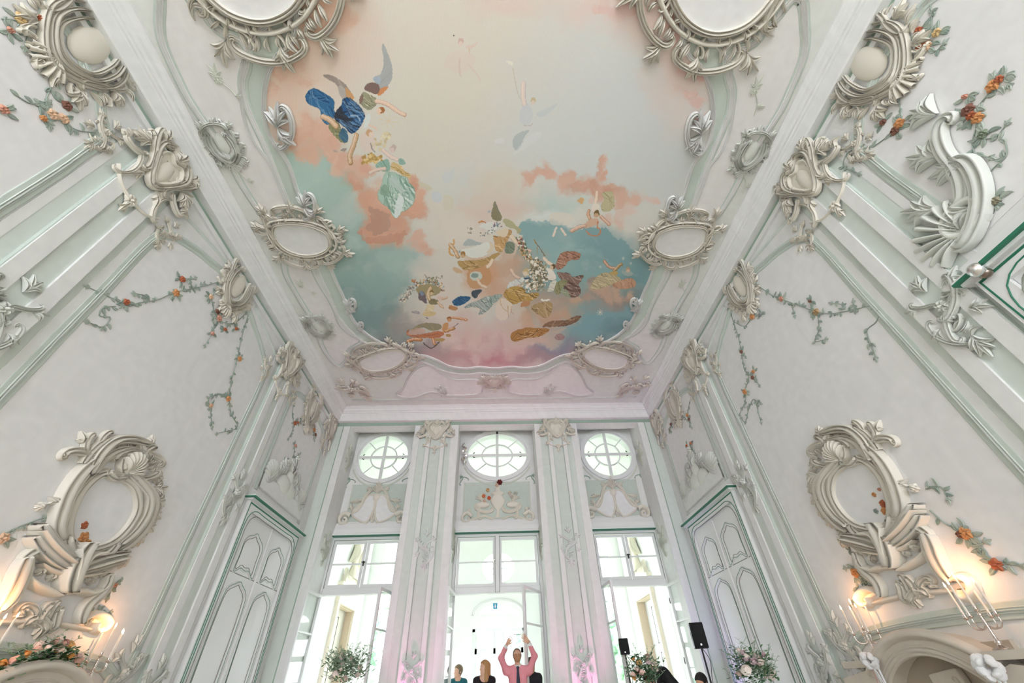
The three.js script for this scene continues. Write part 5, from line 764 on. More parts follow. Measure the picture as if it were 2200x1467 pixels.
  for (let j = 0; j < N; j++) for (let i = 0; i < N; i++) {
    const X = x0 + (x1 - x0) * (i + .5) / N, Z = z0 + (z1 - z0) * (j + .5) / N, Y = CEIL;
    const a = m[0] * X + m[4] * Y + m[8] * Z + m[12], b = m[1] * X + m[5] * Y + m[9] * Z + m[13], d = -(m[2] * X + m[6] * Y + m[10] * Z + m[14]);
    let px = (1100 + 852.325 * a / d - X0) * S - .5, py = (733.5 - 852.325 * b / d - Y0) * S - .5; px = Math.max(0, Math.min(W - 1.01, px)); py = Math.max(0, Math.min(H - 1.01, py));
    const xi = px | 0, yi = py | 0, fx = px - xi, fy = py - yi, o = (j * N + i) * 4, g = 1 + .05 * (((i * 7919 + j * 104729) % 97) / 97 - .5);
    const smp = []; for (let k = 0; k < 3; k++) { const q = (yi * W + xi) * 4 + k; smp[k] = (src[q] * (1 - fx) + src[q + 4] * fx) * (1 - fy) + (src[q + W * 4] * (1 - fx) + src[q + W * 4 + 4] * fx) * fy; }
    const lum = .3 * smp[0] + .59 * smp[1] + .11 * smp[2]; for (let k = 0; k < 3; k++) out[o + k] = enc(lin[Math.round(Math.max(0, Math.min(255, lum + (smp[k] - lum) * .84)))] * FRESCO_GAIN * g);
    out[o + 3] = 255;
  }
  const tex = new THREE.DataTexture(out, N, N); tex.colorSpace = THREE.SRGBColorSpace; tex.magFilter = THREE.LinearFilter; tex.needsUpdate = true;
  const sh = new THREE.Shape(frescoLine.closed.map((p) => new THREE.Vector2(...p))), g = new THREE.ShapeGeometry(sh), p = g.attributes.position, uv = g.attributes.uv;
  for (let i = 0; i < p.count; i++) uv.setXY(i, (p.getX(i) - x0) / (x1 - x0), Math.min(1, (p.getY(i) - z0) / (z1 - z0)));
  // one plane of plaster; the part towards the back of the room repeats the last row of paint only outside the picture
  const f = single('ceiling_fresco', 'baroque ceiling painting of robed figures on pink clouds and teal sky', 'painting', g, new THREE.MeshStandardMaterial({ map: tex, roughness: .85 }));
  put(f, FR.ceil(0, 0, .006));
}

// ================= PAINTED FLOWER VINES ON THE WALLS =================
const leafPaint = ['#a9b6aa', '#b7c2b6', '#98a99d'].map((c) => std(c, .85)), stemPaint = std('#9aa69a', .85);
const petal = {}; const pet = (c) => petal[c] ??= std(c, .85);
function vine(label, X, c, stems, flowers, k = 1) {
  const conv = ([x, y]) => { const p = atX(c[0] + x / c[2], c[1] + y / c[2], X); return [X < 0 ? -p.z : p.z, p.y]; };
  const t = thing('flower_garland', label, 'flower vine', null); const [ox, oy] = conv(stems[0][0]); put(t, FR[X < 0 ? 'left' : 'right'](X < 0 ? -ox : ox, oy, .012));
  seed = Math.abs(Math.round(ox * 991 + oy * 77)) + 1; const loc = (p) => { const q = conv(p); return [q[0] - ox, q[1] - oy]; };
  const leaves = [[], [], []];
  for (const st of stems) {
    const pts = st.map(loc); let L = 0; for (let i = 1; i < pts.length; i++) L += Math.hypot(pts[i][0] - pts[i - 1][0], pts[i][1] - pts[i - 1][1]);
    const line = poly(pts, Math.max(10, Math.round(L / .035))); part('stem', ridge(line, .0065 * k, .012), stemPaint, t);
    for (let i = 1; i < line.length - 1; i += 2) if (rnd() < .75) { const [x, y] = line[i], a = rr(0, 6.28), l = rr(.05, .1) * k; leaves[(rnd() * 3) | 0].push(leaf([x, y], [x + Math.cos(a) * l, y + Math.sin(a) * l], rr(-.4, .4), .02 * k, .012)); if (rnd() < .4) leaves[0].push(leaf([x, y], [x + Math.cos(a + 1.2) * l, y + Math.sin(a + 1.2) * l], .2, .018 * k, .012)); }
    const e = line[line.length - 1]; leaves[1].push(spray(e, Math.atan2(e[1] - line[line.length - 3][1], e[0] - line[line.length - 3][0]), .09 * k, 3, 1.4, .016 * k, .012));
  }
  for (const [x, y, col, r] of flowers) {
    const q = loc([x, y]), R = (r ?? .07) * .78 * k; part('flower', blossom(q[0], q[1], R, .03, 5, .004, rr(0, 6)), pet(col), t);
    for (let i = 0; i < 4; i++) { const a = rr(0, 6.28); leaves[(rnd() * 3) | 0].push(leaf([q[0] + Math.cos(a) * R * .7, q[1] + Math.sin(a) * R * .7], [q[0] + Math.cos(a) * (R + .09 * k), q[1] + Math.sin(a) * (R + .09 * k)], rr(-.4, .4), .024 * k, .012)); }
  }
  leaves.forEach((l, i) => { if (l.length) part('foliage', merge(l), leafPaint[i], t).userData.kind = 'stuff'; });
  return t;
}
const RED = '#c2714f', OR = '#dd9d66', PE = '#ecc7a6', BR = '#8f6455', YE = '#e3c590', PK = '#dfa58f';
vine('flower vine with brown and peach blooms at the upper left corner of the picture', -5, [0, 0, 2.934], [[[380, 340], [290, 290], [190, 225]], [[410, 390], [330, 520], [280, 640], [300, 780]], [[90, 600], [180, 650], [280, 640]], [[380, 770], [480, 820], [600, 835], [690, 840]], [[0, 120], [90, 130], [160, 190], [150, 290]]], [[280, 370, BR, .085], [408, 665, BR, .075], [320, 722, PE, .08], [388, 748, PE, .075], [258, 745, OR, .045], [130, 130, YE, .1], [232, 115, RED, .055], [50, 190, PK, .04], [8, 690, PK, .06]]);
vine('long flower vine hanging from the shell cartouche of the left fireplace field', -5, [0, 440, 2.934], [[[1390, 480], [1250, 520], [1100, 550], [980, 600], [860, 620], [800, 640], [700, 590], [560, 525]], [[720, 640], [640, 650], [620, 700], [690, 710], [640, 770], [560, 745]], [[1380, 490], [1330, 590], [1360, 700], [1400, 740], [1470, 745], [1540, 690]], [[1560, 690], [1520, 830], [1490, 970], [1450, 1120], [1440, 1230], [1450, 1310], [1490, 1400], [1370, 1440]], [[1420, 1190], [1310, 1220], [1320, 1290], [1330, 1390]], [[1340, 690], [1340, 790], [1290, 880]], [[1210, 520], [1190, 480], [1215, 465]], [[940, 610], [900, 570], [850, 560]]],
  [[1140, 470, RED, .07], [1100, 555, OR, .08], [785, 612, RED, .06], [1320, 580, PE, .06], [1362, 672, BR, .07], [1372, 715, PK, .085], [1410, 785, RED, .045], [1480, 780, RED, .045], [1330, 810, PK, .045], [1502, 970, OR, .07], [1430, 1222, OR, .07], [1320, 1265, PE, .055]]);
vine('short flower vine with a red bloom above the left corner door', -5, [360, 720, 4.075], [[[1100, 590], [1085, 700], [1100, 770], [1090, 830], [1055, 900]], [[1230, 640], [1190, 700], [1150, 760]], [[1240, 680], [1255, 760], [1275, 850], [1280, 910]]], [[1105, 770, RED, .075], [1130, 765, RED, .05], [1275, 830, OR, .08], [1285, 870, BR, .06]]);
vine('leafy spike with one orange bloom growing from the left overdoor shells', -5, [360, 720, 4.075], [[[1065, 1290], [1085, 1220], [1080, 1120], [1100, 1040], [1110, 950]], [[1080, 1130], [1030, 1090], [1010, 1110]], [[1090, 1080], [1150, 1040]]], [[1085, 1225, OR, .065], [1110, 965, PK, .055], [1020, 1110, PE, .04]]);
vine('flower vine with an orange rose crossing the great cartouche above the flower garland mantel', -4.9, [0, 880, 2.5], [[[60, 670], [170, 620], [300, 580], [440, 640], [480, 640], [560, 610], [650, 540], [740, 460]], [[480, 640], [520, 570], [600, 530]], [[440, 640], [400, 600], [370, 570]], [[690, 920], [650, 940], [620, 1000]], [[440, 1130], [520, 1110], [620, 1090]]], [[480, 685, OR, .1], [485, 620, RED, .07], [500, 715, OR, .07], [60, 688, PE, .08], [733, 708, RED, .05], [650, 940, PK, .035], [500, 1110, RED, .045], [560, 1100, PK, .04]], .9);
vine('flower vine with red blooms near the upper right corner of the picture', 5, [1640, 0, 2.934], [[[1060, 30], [1070, 130], [1060, 220], [1020, 300], [960, 370], [870, 400]], [[790, 480], [810, 560], [850, 600], [870, 700], [860, 780], [800, 850], [700, 920], [600, 940], [540, 960], [510, 1040], [600, 1090]], [[1020, 300], [1100, 320], [1130, 290]], [[870, 420], [890, 470]]], [[990, 195, RED, .06], [1005, 297, RED, .075], [1045, 290, PE, .07], [1105, 207, YE, .06], [890, 475, RED, .055], [868, 780, OR, .085], [840, 825, BR, .07], [765, 772, BR, .05]]);
vine('flower cluster with dark red and orange blooms beside the shell volutes of the far door', 5, [1640, 0, 2.934], [[[1430, 590], [1380, 650], [1330, 700], [1270, 770]], [[1360, 780], [1330, 880], [1340, 960], [1420, 990]], [[1340, 880], [1480, 860], [1530, 800]], [[1530, 880], [1540, 980], [1460, 1060], [1420, 1110]], [[1460, 540], [1520, 470], [1550, 520]], [[1460, 1200], [1480, 1270], [1440, 1340]]], [[1305, 695, BR, .085], [1325, 730, RED, .06], [1365, 745, OR, .075], [1460, 542, OR, .08], [1502, 500, RED, .05], [1285, 610, PK, .035], [1400, 845, '#8d9c86', .06], [1475, 1265, '#a39f86', .06]]);
vine('long flower vine spreading towards the near pilaster from the right fireplace field', 5, [1640, 440, 2.934], [[[-80, 470], [0, 530], [80, 580], [150, 605], [300, 660], [400, 685], [560, 665], [690, 640], [740, 670], [720, 735], [660, 790], [680, 870], [710, 950]], [[350, 690], [355, 790], [330, 860], [390, 850]], [[520, 660], [500, 630], [450, 620]], [[180, 620], [200, 690]], [[580, 670], [575, 625]]], [[122, 592, PK, .065], [342, 675, '#b79a72', .075], [305, 608, BR, .03]]);
vine('hanging flower vine on the far side of the right fireplace field', 5, [1420, 720, 4.075], [[[600, -250], [640, -120], [680, 0], [710, 140], [740, 310], [775, 360], [750, 470], [745, 580], [700, 690], [740, 765], [775, 650], [820, 560], [880, 750]], [[760, 340], [815, 370], [860, 430]], [[640, -120], [740, -80], [800, -150]], [[710, 140], [740, 180]], [[820, 560], [870, 590]]], [[715, 145, BR, .055], [815, 372, BR, .055], [820, 318, OR, .045], [745, 495, OR, .075], [810, -165, OR, .085], [815, -270, RED, .05], [880, -180, '#9aa0a0', .05]]);
vine('small flower vine with orange tips above the right corner door', 5, [1420, 720, 4.075], [[[260, 570], [240, 680], [245, 740], [270, 800]], [[95, 690], [90, 780], [80, 840]], [[170, 680], [230, 740]], [[150, 700], [130, 740]]], [[240, 700, OR, .065], [255, 735, BR, .05], [95, 780, BR, .055], [85, 830, '#a7a58f', .05]]);
vine('leafy spike with red buds growing from the right overdoor shells', 5, [1420, 720, 4.075], [[[300, 1260], [285, 1180], [330, 1110], [300, 1040], [280, 985]], [[330, 1110], [380, 1170], [460, 1220]], [[280, 985], [240, 1050]]], [[270, 945, RED, .05], [235, 966, RED, .045], [335, 1115, YE, .075], [345, 1135, BR, .04], [300, 1250, RED, .055]]);
vine('flower vine with red and brown roses inside the great cartouche between the full candelabra', 4.9, [1640, 860, 2.416], [[[540, 310], [590, 400], [610, 480], [600, 560]], [[600, 580], [560, 600], [520, 650]], [[600, 540], [560, 500]], [[660, 550], [690, 560]]], [[595, 537, RED, .075], [640, 547, BR, .085], [605, 575, OR, .08], [630, 633, PK, .08], [550, 490, OR, .045], [577, 463, PK, .035], [560, 575, '#9aa79c', .05]], .9);
vine('flower vine trailing from the right great cartouche towards its outer volute', 5, [1640, 860, 2.416], [[[870, 570], [950, 640], [1030, 680], [1100, 740], [1150, 810], [1220, 850]], [[850, 460], [930, 450], [960, 500]], [[1110, 760], [1150, 740]], [[1220, 840], [1340, 860]]], [[1062, 690, OR, .085], [1036, 697, BR, .055], [1222, 852, RED, .08]]);
vine('flower vine with one orange bloom below the right great cartouche on its door side', 5, [1640, 860, 2.416], [[[450, 760], [480, 850], [490, 900], [485, 1010], [470, 1060]], [[480, 860], [440, 870]], [[490, 900], [540, 940]]], [[485, 895, OR, .08], [535, 940, '#9aa79c', .06]]);

// ================= FIREPLACES, CANDELABRA, FLOWERS =================
for (const [s, sd] of [[-1, 'left'], [1, 'right']]) {
  const zc = -5.52, t = thing('fireplace', s < 0 ? 'pale stone fireplace hood with a low arch under the flower garland' : 'pale stone fireplace hood with a low arch and a tilted relief tablet between two white tulle bows', 'fireplace', V3(0, 0, 0));
  put(t, FR[sd](zc, 0, 0)); const arc = (R, top, hw, n = 28) => { const a = Math.asin(Math.min(1, hw / R)); return ellipse(0, top - R, R, R, n, PI / 2 + a, PI / 2 - a); };
  const o = arc(1.29, 1.57, .86), i = arc(1.0, 1.42, .8), sh = new THREE.Shape([[-1.45, 0], [-1.45, 1.2], [-.95, 1.27], ...o, [.95, 1.27], [1.45, 1.2], [1.45, 0]].map((p) => new THREE.Vector2(...p)));
  sh.holes.push(new THREE.Path([[-.8, .1], ...i, [.8, .1]].map((p) => new THREE.Vector2(...p))));
  part('hood', new THREE.ExtrudeGeometry(sh, { depth: .3, bevelEnabled: false }), M.stone, t);
  part('arch_moulding', ridge(o, .05, .07, 'step', { base: .29 }), M.stone, t); part('arch_moulding', ridge(i, .05, .05, 'rib', { base: .29 }), M.stone, t);
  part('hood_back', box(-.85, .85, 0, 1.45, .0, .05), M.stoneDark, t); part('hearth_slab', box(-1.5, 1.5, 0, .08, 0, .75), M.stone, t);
  const tb = rbox(.4, .32, .08, .015); tb.rotateZ(s * .12); tb.translate(0, 1.08, .1); part('relief_tablet', tb, M.stone, t); part('relief', scroll([-.12, .98], [.1, 1.16], { w: .025, h: .03, base: .135 }), M.stone, t);
  for (const k of [-1, 1]) part('shoulder_slab', box(k * .78, k * 1.28, 1.3, 1.37, 0, .34), M.stone, t);
}
// joints of the arch stones on the garland side
function candelabrum(label, X, z, turn, group) {
  const t = thing('candelabra', label, 'candelabra', V3(X, 1.37, z), group); t.rotation.y = turn;
  part('base', lathe([[.0, 0], [.075, 0], [.075, .012], [.05, .02], [.025, .035], [.018, .05], [.03, .06], [.018, .075], [.014, .1]], 20), M.silver, t);
  const stem = []; for (let i = 0; i <= 30; i++) { const y = .09 + i * .006; stem.push([.011 + .006 * Math.sin(i * 1.25) ** 2, y]); } part('stem', lathe([...stem, [.022, .28], [.012, .3], [.0, .302]], 14), M.silver, t);
  const cup = (x, y, zz) => lathe([[.004, 0], [.012, .006], [.024, .012], [.026, .016], [.012, .02], [.016, .032], [.017, .05], [.012, .05], [.0, .046]], 14).translate(x, y, zz);
  const spots = [[0, .3, 0, .25]]; for (let k = 0; k < 4; k++) { const a = k * PI / 2 + .5, r = .14; spots.push([Math.cos(a) * r, .245, Math.sin(a) * r, .24]); part('arm', tube([V3(0, .2, 0), V3(Math.cos(a) * .05, .165, Math.sin(a) * .05), V3(Math.cos(a) * .11, .17, Math.sin(a) * .11), V3(Math.cos(a) * r, .21, Math.sin(a) * r), V3(Math.cos(a) * r, .248, Math.sin(a) * r)], .0065, 24, 8), M.silver, t); }
  for (const [x, y, zz, h] of spots) {
    part('candle_cup', cup(x, y, zz), M.silver, t);
    const cd = part('candle', lathe([[0, 0], [.0115, 0], [.009, h - .01], [.007, h], [0, h + .002]], 12).translate(x, y + .045, zz), M.wax, t);
    part('flame', lathe([[0, 0], [.007, .008], [.0085, .016], [.005, .032], [0, .05]], 10).translate(x, y + .045 + h + .004, zz), flame, cd);
  }
  const L = new THREE.PointLight('#ffb070', CANDLE * 5); L.name = 'candle_light'; L.position.set(0, .617, 0); L.shadow.radius = .3; L.castShadow = true; t.add(L);
}
candelabrum('silver five-armed candelabra with lit candles on the mantel beside the flower garland, window side', -4.78, -6.22, .3);
candelabrum('silver candelabra with lit candles cut by the picture edge beside the flower garland', -4.78, -4.72, .9);
candelabrum('silver candelabra with lit candles over the smaller tulle bow', 4.78, -6.25, .1);
candelabrum('silver candelabra with lit candles over the larger tulle bow nearer the camera', 4.78, -4.62, .7);

const rosePink = ['#f3cdbf', '#f0bfae', '#f6dccf', '#eab7a4'].map((c) => std(c, .7)), roseWhite = ['#f8ece2', '#f4e4da', '#f1dcd4'].map((c) => std(c, .7)), roseOrange = ['#eeb36a', '#e9a157', '#f2c48a'].map((c) => std(c, .7)), roseDark = std('#7b2230', .7), roseMauve = std('#d9bfc4', .7), green = ['#3f7a4d', '#5d8a5c', '#7fa07a', '#2f6a45'].map((c) => std(c, .6)), paleGreen = ['#a9bfa4', '#8fae92'].map((c) => std(c, .7));
function roseGeo(r) {                                                    // a full rose: rings of cupped petals round a bud
  const out = [new THREE.SphereGeometry(r * .42, 10, 8)];
  for (const [n, rad_, h, tilt] of [[3, .3, .15, .5], [5, .5, .05, .9], [6, .72, -.1, 1.25]]) for (let k = 0; k < n; k++) { const g = new THREE.SphereGeometry(r * .55, 8, 6, 0, PI * 1.0, .25, PI * .5); g.scale(1, 1, .45); g.rotateX(-tilt * .6); g.translate(0, 0, r * rad_ * .75); g.rotateY(k * 2 * PI / n + rad_ * 3); g.translate(0, r * h, 0); out.push(g); }
  return merge(out);
}
seed = 4242; const roseG = [roseGeo(1), roseGeo(1)];
function petalLeaf(a, d, l, w) { const g = new THREE.SphereGeometry(1, 8, 5); g.scale(l, .08 * l, w); g.translate(l * .9, 0, 0); g.rotateZ(rr(-.4, .7)); g.rotateY(a); return g.translate(d.x, d.y, d.z); }
function bunch(t, pts, roses, leaves, sprigs, { lr = [.05, .1], gm = green, spread = .1 } = {}) {
  for (const [x, y, z, r, m] of roses) { const o = part('rose', roseG[(rnd() * 2) | 0], m, t); o.position.set(x, y, z); o.scale.setScalar(r); o.rotation.set(rr(-.8, .8), rr(0, 6), rr(-.8, .8)); }
  const L = gm.map(() => []); for (let i = 0; i < leaves; i++) { const p = pts[(rnd() * pts.length) | 0]; const d = V3(p[0] + rr(-spread, spread), p[1] + rr(-spread, spread) * .8, p[2] + rr(-spread, spread)); L[(rnd() * gm.length) | 0].push(petalLeaf(rr(0, 6.28), d, rr(...lr) * .5, rr(.012, .028))); }
  L.forEach((l, i) => { if (l.length) part('foliage', merge(l), gm[i], t).userData.kind = 'stuff'; });
  const sp = [], bd = []; for (let i = 0; i < sprigs; i++) { const p = pts[(rnd() * pts.length) | 0], a = rr(0, 6.28), e = V3(p[0] + Math.cos(a) * spread * rr(1, 2), p[1] + spread * rr(.6, 2), p[2] + Math.sin(a) * spread * rr(1, 2)); sp.push(bar(V3(...p), e, .003, .002, 4)); for (let k = 0; k < 5; k++) { const q = V3(...p).lerp(e, rr(.5, 1)); bd.push(petalLeaf(rr(0, 6), q, rr(.015, .03), .008)); } }
  if (sp.length) { part('sprig', merge(sp), paleGreen[1], t).userData.kind = 'stuff'; part('sprig_leaves', merge(bd), paleGreen[0], t).userData.kind = 'stuff'; }
}
{ // long low garland on the left hood
  const t = thing('rose_garland', 'long low arrangement of pink, orange and yellow roses with trailing greenery on the fireplace hood', 'flower garland', V3(-4.78, 1.6, -5.48)); seed = 31;
  const pts = [], roses = []; for (let i = 0; i < 30; i++) { const u = (i / 29 - .5), z = -u * .92, y = .1 - .75 * u * u + rr(-.03, .05); pts.push([rr(-.05, .08), y - .02, z]); if (i % 3 !== 2) roses.push([rr(.0, .1), y + rr(0, .07), z + rr(-.03, .03), rr(.032, .055), [rosePink[i % 4], roseOrange[i % 3], rosePink[(i + 1) % 4], roseWhite[i % 3]][(rnd() * 4) | 0]]); }
  roses.push([.08, .04, .02, .05, std('#221d1b', .8)], [.09, .1, -.03, .06, rosePink[0]], [.07, .16, -.06, .055, rosePink[1]]);
  bunch(t, pts, roses, 240, 46, { spread: .09 });
}
function bouquet(label, px, z, R, tone, sd, opt = {}) {
  seed = sd; const c = atZ(px[0], px[1], z), t = thing('flower_bouquet', label, 'flower bouquet', V3(c.x, 0, c.z));
  const y0 = c.y, pts = [], roses = []; for (let i = 0; i < 60; i++) { const a = rr(0, 6.28), q = Math.sqrt(rnd()) * R, h = rr(-.5, .8) * R; pts.push([Math.cos(a) * q, y0 + h, Math.sin(a) * q]); }
  for (let i = 0; i < (opt.n ?? 20); i++) { const a = rr(0, 6.28), e = rr(-.3, 1.1), q = R * rr(.75, 1.05); roses.push([Math.cos(a) * Math.cos(e) * q, y0 + Math.sin(e) * q, Math.sin(a) * Math.cos(e) * q, rr(.045, .075) * (opt.k ?? 1), tone[(rnd() * tone.length) | 0]]); }
  bunch(t, pts, roses, opt.leaves ?? 420, opt.sprigs ?? 60, { spread: R * .5, gm: opt.gm ?? green });
  part('vase', lathe([[.09, .76], [.1, .78], [.03, .8], [.025, y0 - R * .9], [.07, y0 - R * .6], [.09, y0 - R * .45]], 20), M.glass, t);
  const tb = thing('round_table', label.replace(/^.*? bouquet/, 'round guest table under a white cloth below the bouquet').split(' ').slice(0, 15).join(' '), 'table', V3(c.x, 0, c.z));
  part('tablecloth', lathe([[.86, .02], [.8, .3], [.76, .72], [.74, .755], [0, .76]], 40), M.cloth, tb); part('pedestal', cyl(.06, .09, .7, 12).translate(0, .37, 0), M.iron, tb);
  return t;
}
bouquet('pale green and cream bouquet in front of the window with the dark-lined vestibule door', [742, 1447], -8.6, .27, [...roseWhite, roseMauve, rosePink[2]], 51, { gm: [...paleGreen, green[1], green[2]], n: 18, sprigs: 110 });
bouquet('peach and green bouquet with a burgundy bloom under the smaller loudspeaker', [1384, 1444], -8.8, .24, [...rosePink, roseOrange[0], roseMauve, roseDark], 52, { n: 20 });
bouquet('large bouquet of blush roses and deep green leaves before the panelled corner door', [1620, 1438], -7.6, .27, [...roseWhite, rosePink[2], roseMauve], 53, { k: 1.25, n: 17 });
{
  const p = atZ(1405, 1440, -8.9), t = thing('taper_candle', 'tall slim candle standing next to the peach bouquet', 'candle', V3(p.x, 0, p.z)); part('candle', cyl(.009, .012, p.y + .06 - .76, 10).translate(0, (.76 + p.y + .06) / 2, 0), M.wax, t); part('flame', lathe([[0, 0], [.008, .01], [.005, .03], [0, .05]], 8).translate(0, p.y + .065, 0), flame, t);
}
// tulle bows with ribbons under the candelabra
for (const [px, X, r, label] of [[[1868, 1418], 4.58, .085, 'smaller white tulle bow with hanging ribbons at the far side of the fireplace arch'], [[2124, 1432], 4.5, .1, 'larger white tulle bow at the near side of the fireplace arch']]) {
  seed = 88; const p = atX(px[0], px[1], X), t = thing('tulle_bow', label, 'bow', p); const g = [];
  for (let i = 0; i < 26; i++) { const q = new THREE.SphereGeometry(r * rr(.38, .55), 8, 6); q.scale(1, rr(.5, .9), 1); q.rotateX(rr(0, 3)); const a = rr(0, 6.28), e = rr(-1.3, 1.3); q.translate(Math.cos(a) * Math.cos(e) * r * .68, Math.sin(e) * r * .75, Math.sin(a) * Math.cos(e) * r * .68); g.push(q); }
  part('bow_loops', merge(g), M.tulle, t);
  for (let i = 0; i < 7; i++) part('ribbon', tube([V3(0, -r * .6, 0), V3(rr(-.02, .02), -r * 1.6, (i - 3) * .012), V3(-.02, -p.y * .3, (i - 3) * .03), V3(-.04 + rr(-.02, .02), -p.y * rr(.45, .7), (i - 3) * .045)], .006, 16, 5), [M.cloth, std('#d9b7ae', .7), std('#c9d6cb', .7)][i % 3], t);
  part('stand', bar(V3(.06, -p.y, 0), V3(.06, -r * .2, 0), .012), M.cloth, t);
}
// ================= LOUDSPEAKERS, LAMPS AND FITTINGS =================
function loudspeaker(label, px, z, w, h, yaw) {
  const p = atZ(px[0], px[1], z), t = thing('loudspeaker', label, 'loudspeaker', p); t.rotation.y = yaw;
  part('cabinet', rbox(w, h, w * .85, .015).translate(0, 0, -w * .42), M.black, t); part('grille', rbox(w * .92, h * .94, .02, .008).translate(0, 0, .008), M.grille, t);
  part('badge', rbox(w * .09, w * .1, .004, .001).translate(0, -h * .36, .02), M.chrome, t); part('handle', merge([box(w * .5, w * .53, -.06, .06, -w * .5, -w * .46), box(-w * .53, -w * .5, -.06, .06, -w * .5, -w * .46)]), M.iron, t);
  const st = thing('speaker_stand', label.replace('black loudspeaker', 'black tripod stand of the loudspeaker').split(' ').slice(0, 15).join(' '), 'stand', V3(p.x - Math.sin(yaw) * w * .42, 0, p.z - Math.cos(yaw) * w * .42));
  part('pole', cyl(.017, .02, p.y - h / 2, 12).translate(0, (p.y - h / 2) / 2, 0), M.iron, st); part('collar', cyl(.03, .03, .07, 12).translate(0, .75, 0), M.iron, st);
  for (let k = 0; k < 3; k++) { const a = k * 2.094 + .4; part('leg', bar(V3(0, .72, 0), V3(Math.cos(a) * .42, .015, Math.sin(a) * .42), .012), M.iron, st); }
  part('cable', tube([V3(.03, p.y - h * .5, -.03), V3(.12, p.y - h * .5 - .18, -.04), V3(.05, p.y - h * .5 - .5, -.02), V3(.03, .3, .02)], .006, 30, 6), M.iron, st);
}
loudspeaker('larger black loudspeaker on a tripod beside the corner door', [1501, 1364], -10.0, .27, .43, -.28);
loudspeaker('smaller black loudspeaker before the window behind the peach bouquet', [1341, 1388], -10.7, .2, .28, -.2);
const lampShell = lathe([[.0, -.09], [.03, -.085], [.055, -.05], [.062, 0], [.058, .02], [.05, .02], [.0, .0]], 20);
{
  const ys = [955, 963, 970, 978, 985, 991], top = atZ(998, 952, -11.8), bot = atZ(996, 995, -11.8), t = thing('spotlight_chain', 'vertical row of small chrome spotlights at the rim of the middle oval window', 'spotlight', V3(top.x, (top.y + bot.y) / 2, -11.86));
  part('rail', cyl(.012, .012, top.y - bot.y + .1, 8), M.chrome, t);
  ys.forEach((y, i) => { const p = atZ(i % 2 ? 999 : 995.5, y, -11.78), g = part('lamp_head', lampShell, i % 3 === 1 ? M.silver : M.chrome, t); g.position.set(p.x - t.position.x, p.y - t.position.y, .05); g.rotation.set(1.2 + i * .2, 0, .6 - i * .3); });
}
{
  const p = atX(2108, 585, 4.86), t = thing('wall_spotlight', 'pair of chrome globe spotlights beside the green-capped door at the far edge', 'spotlight', p);
  const a = atX(2099, 580, 4.8).sub(p), b = atX(2117, 587, 4.84).sub(p); part('lamp_head', new THREE.SphereGeometry(.075, 24, 16).translate(a.x, a.y, a.z), M.chrome, t); part('lamp_head', new THREE.SphereGeometry(.055, 20, 14).scale(1, .9, 1).translate(b.x, b.y, b.z), std('#8d7f76', .25, { metalness: 1 }), t); part('bracket', bar(V3(.14, 0, 0), V3(a.x, a.y, a.z), .012), M.chrome, t);
}
{
  const p = atZ(1068, 930.5, -11.66), t = thing('beam_sensor', 'tiny black square sensor on a white plate above the middle oval window', 'sensor', p); part('plate', rbox(.1, .11, .02, .004), M.paint, t); part('housing', rbox(.07, .075, .05, .006).translate(0, 0, .03), M.black, t); part('bracket', bar(V3(0, .05, 0), V3(0, 7.73 - p.y, -.02), .008), M.paint, t);
}
function uplight(label, x, z, col, I, tx, tz, ang) {
  const t = thing('floor_uplight', label, 'uplight', V3(x, 0, z)); part('housing', lathe([[0, .02], [.09, .02], [.09, .2], [.08, .22], [.075, .19], [0, .19]], 20), M.iron, t); part('foot', box(-.1, .1, 0, .02, -.06, .06), M.iron, t);
  part('light_lens', new THREE.CircleGeometry(.072, 20).rotateX(-PI / 2).translate(0, .2, 0), new THREE.MeshStandardMaterial({ color: col, emissive: col, emissiveIntensity: 3 }), t);
  const L = new THREE.SpotLight(col, I, 0, ang, .9, 2); L.name = 'uplight_beam'; L.position.set(0, .24, 0); L.target.position.set(tx, 7, tz); L.castShadow = true; L.shadow.radius = 3; t.add(L); t.add(L.target);
}
uplight('floor uplight washing the pier left of the middle door in pink', -1.85, -10.72, '#ff86cf', UP, .1, .1, .6);
uplight('floor uplight washing the pier right of the middle door in pink', 1.87, -10.72, '#ff86cf', UP, -.1, .1, .6);
uplight('floor uplight washing the right corner in lavender', 4.62, -10.45, '#b48cff', UP * .5, 0, -.4, .5);

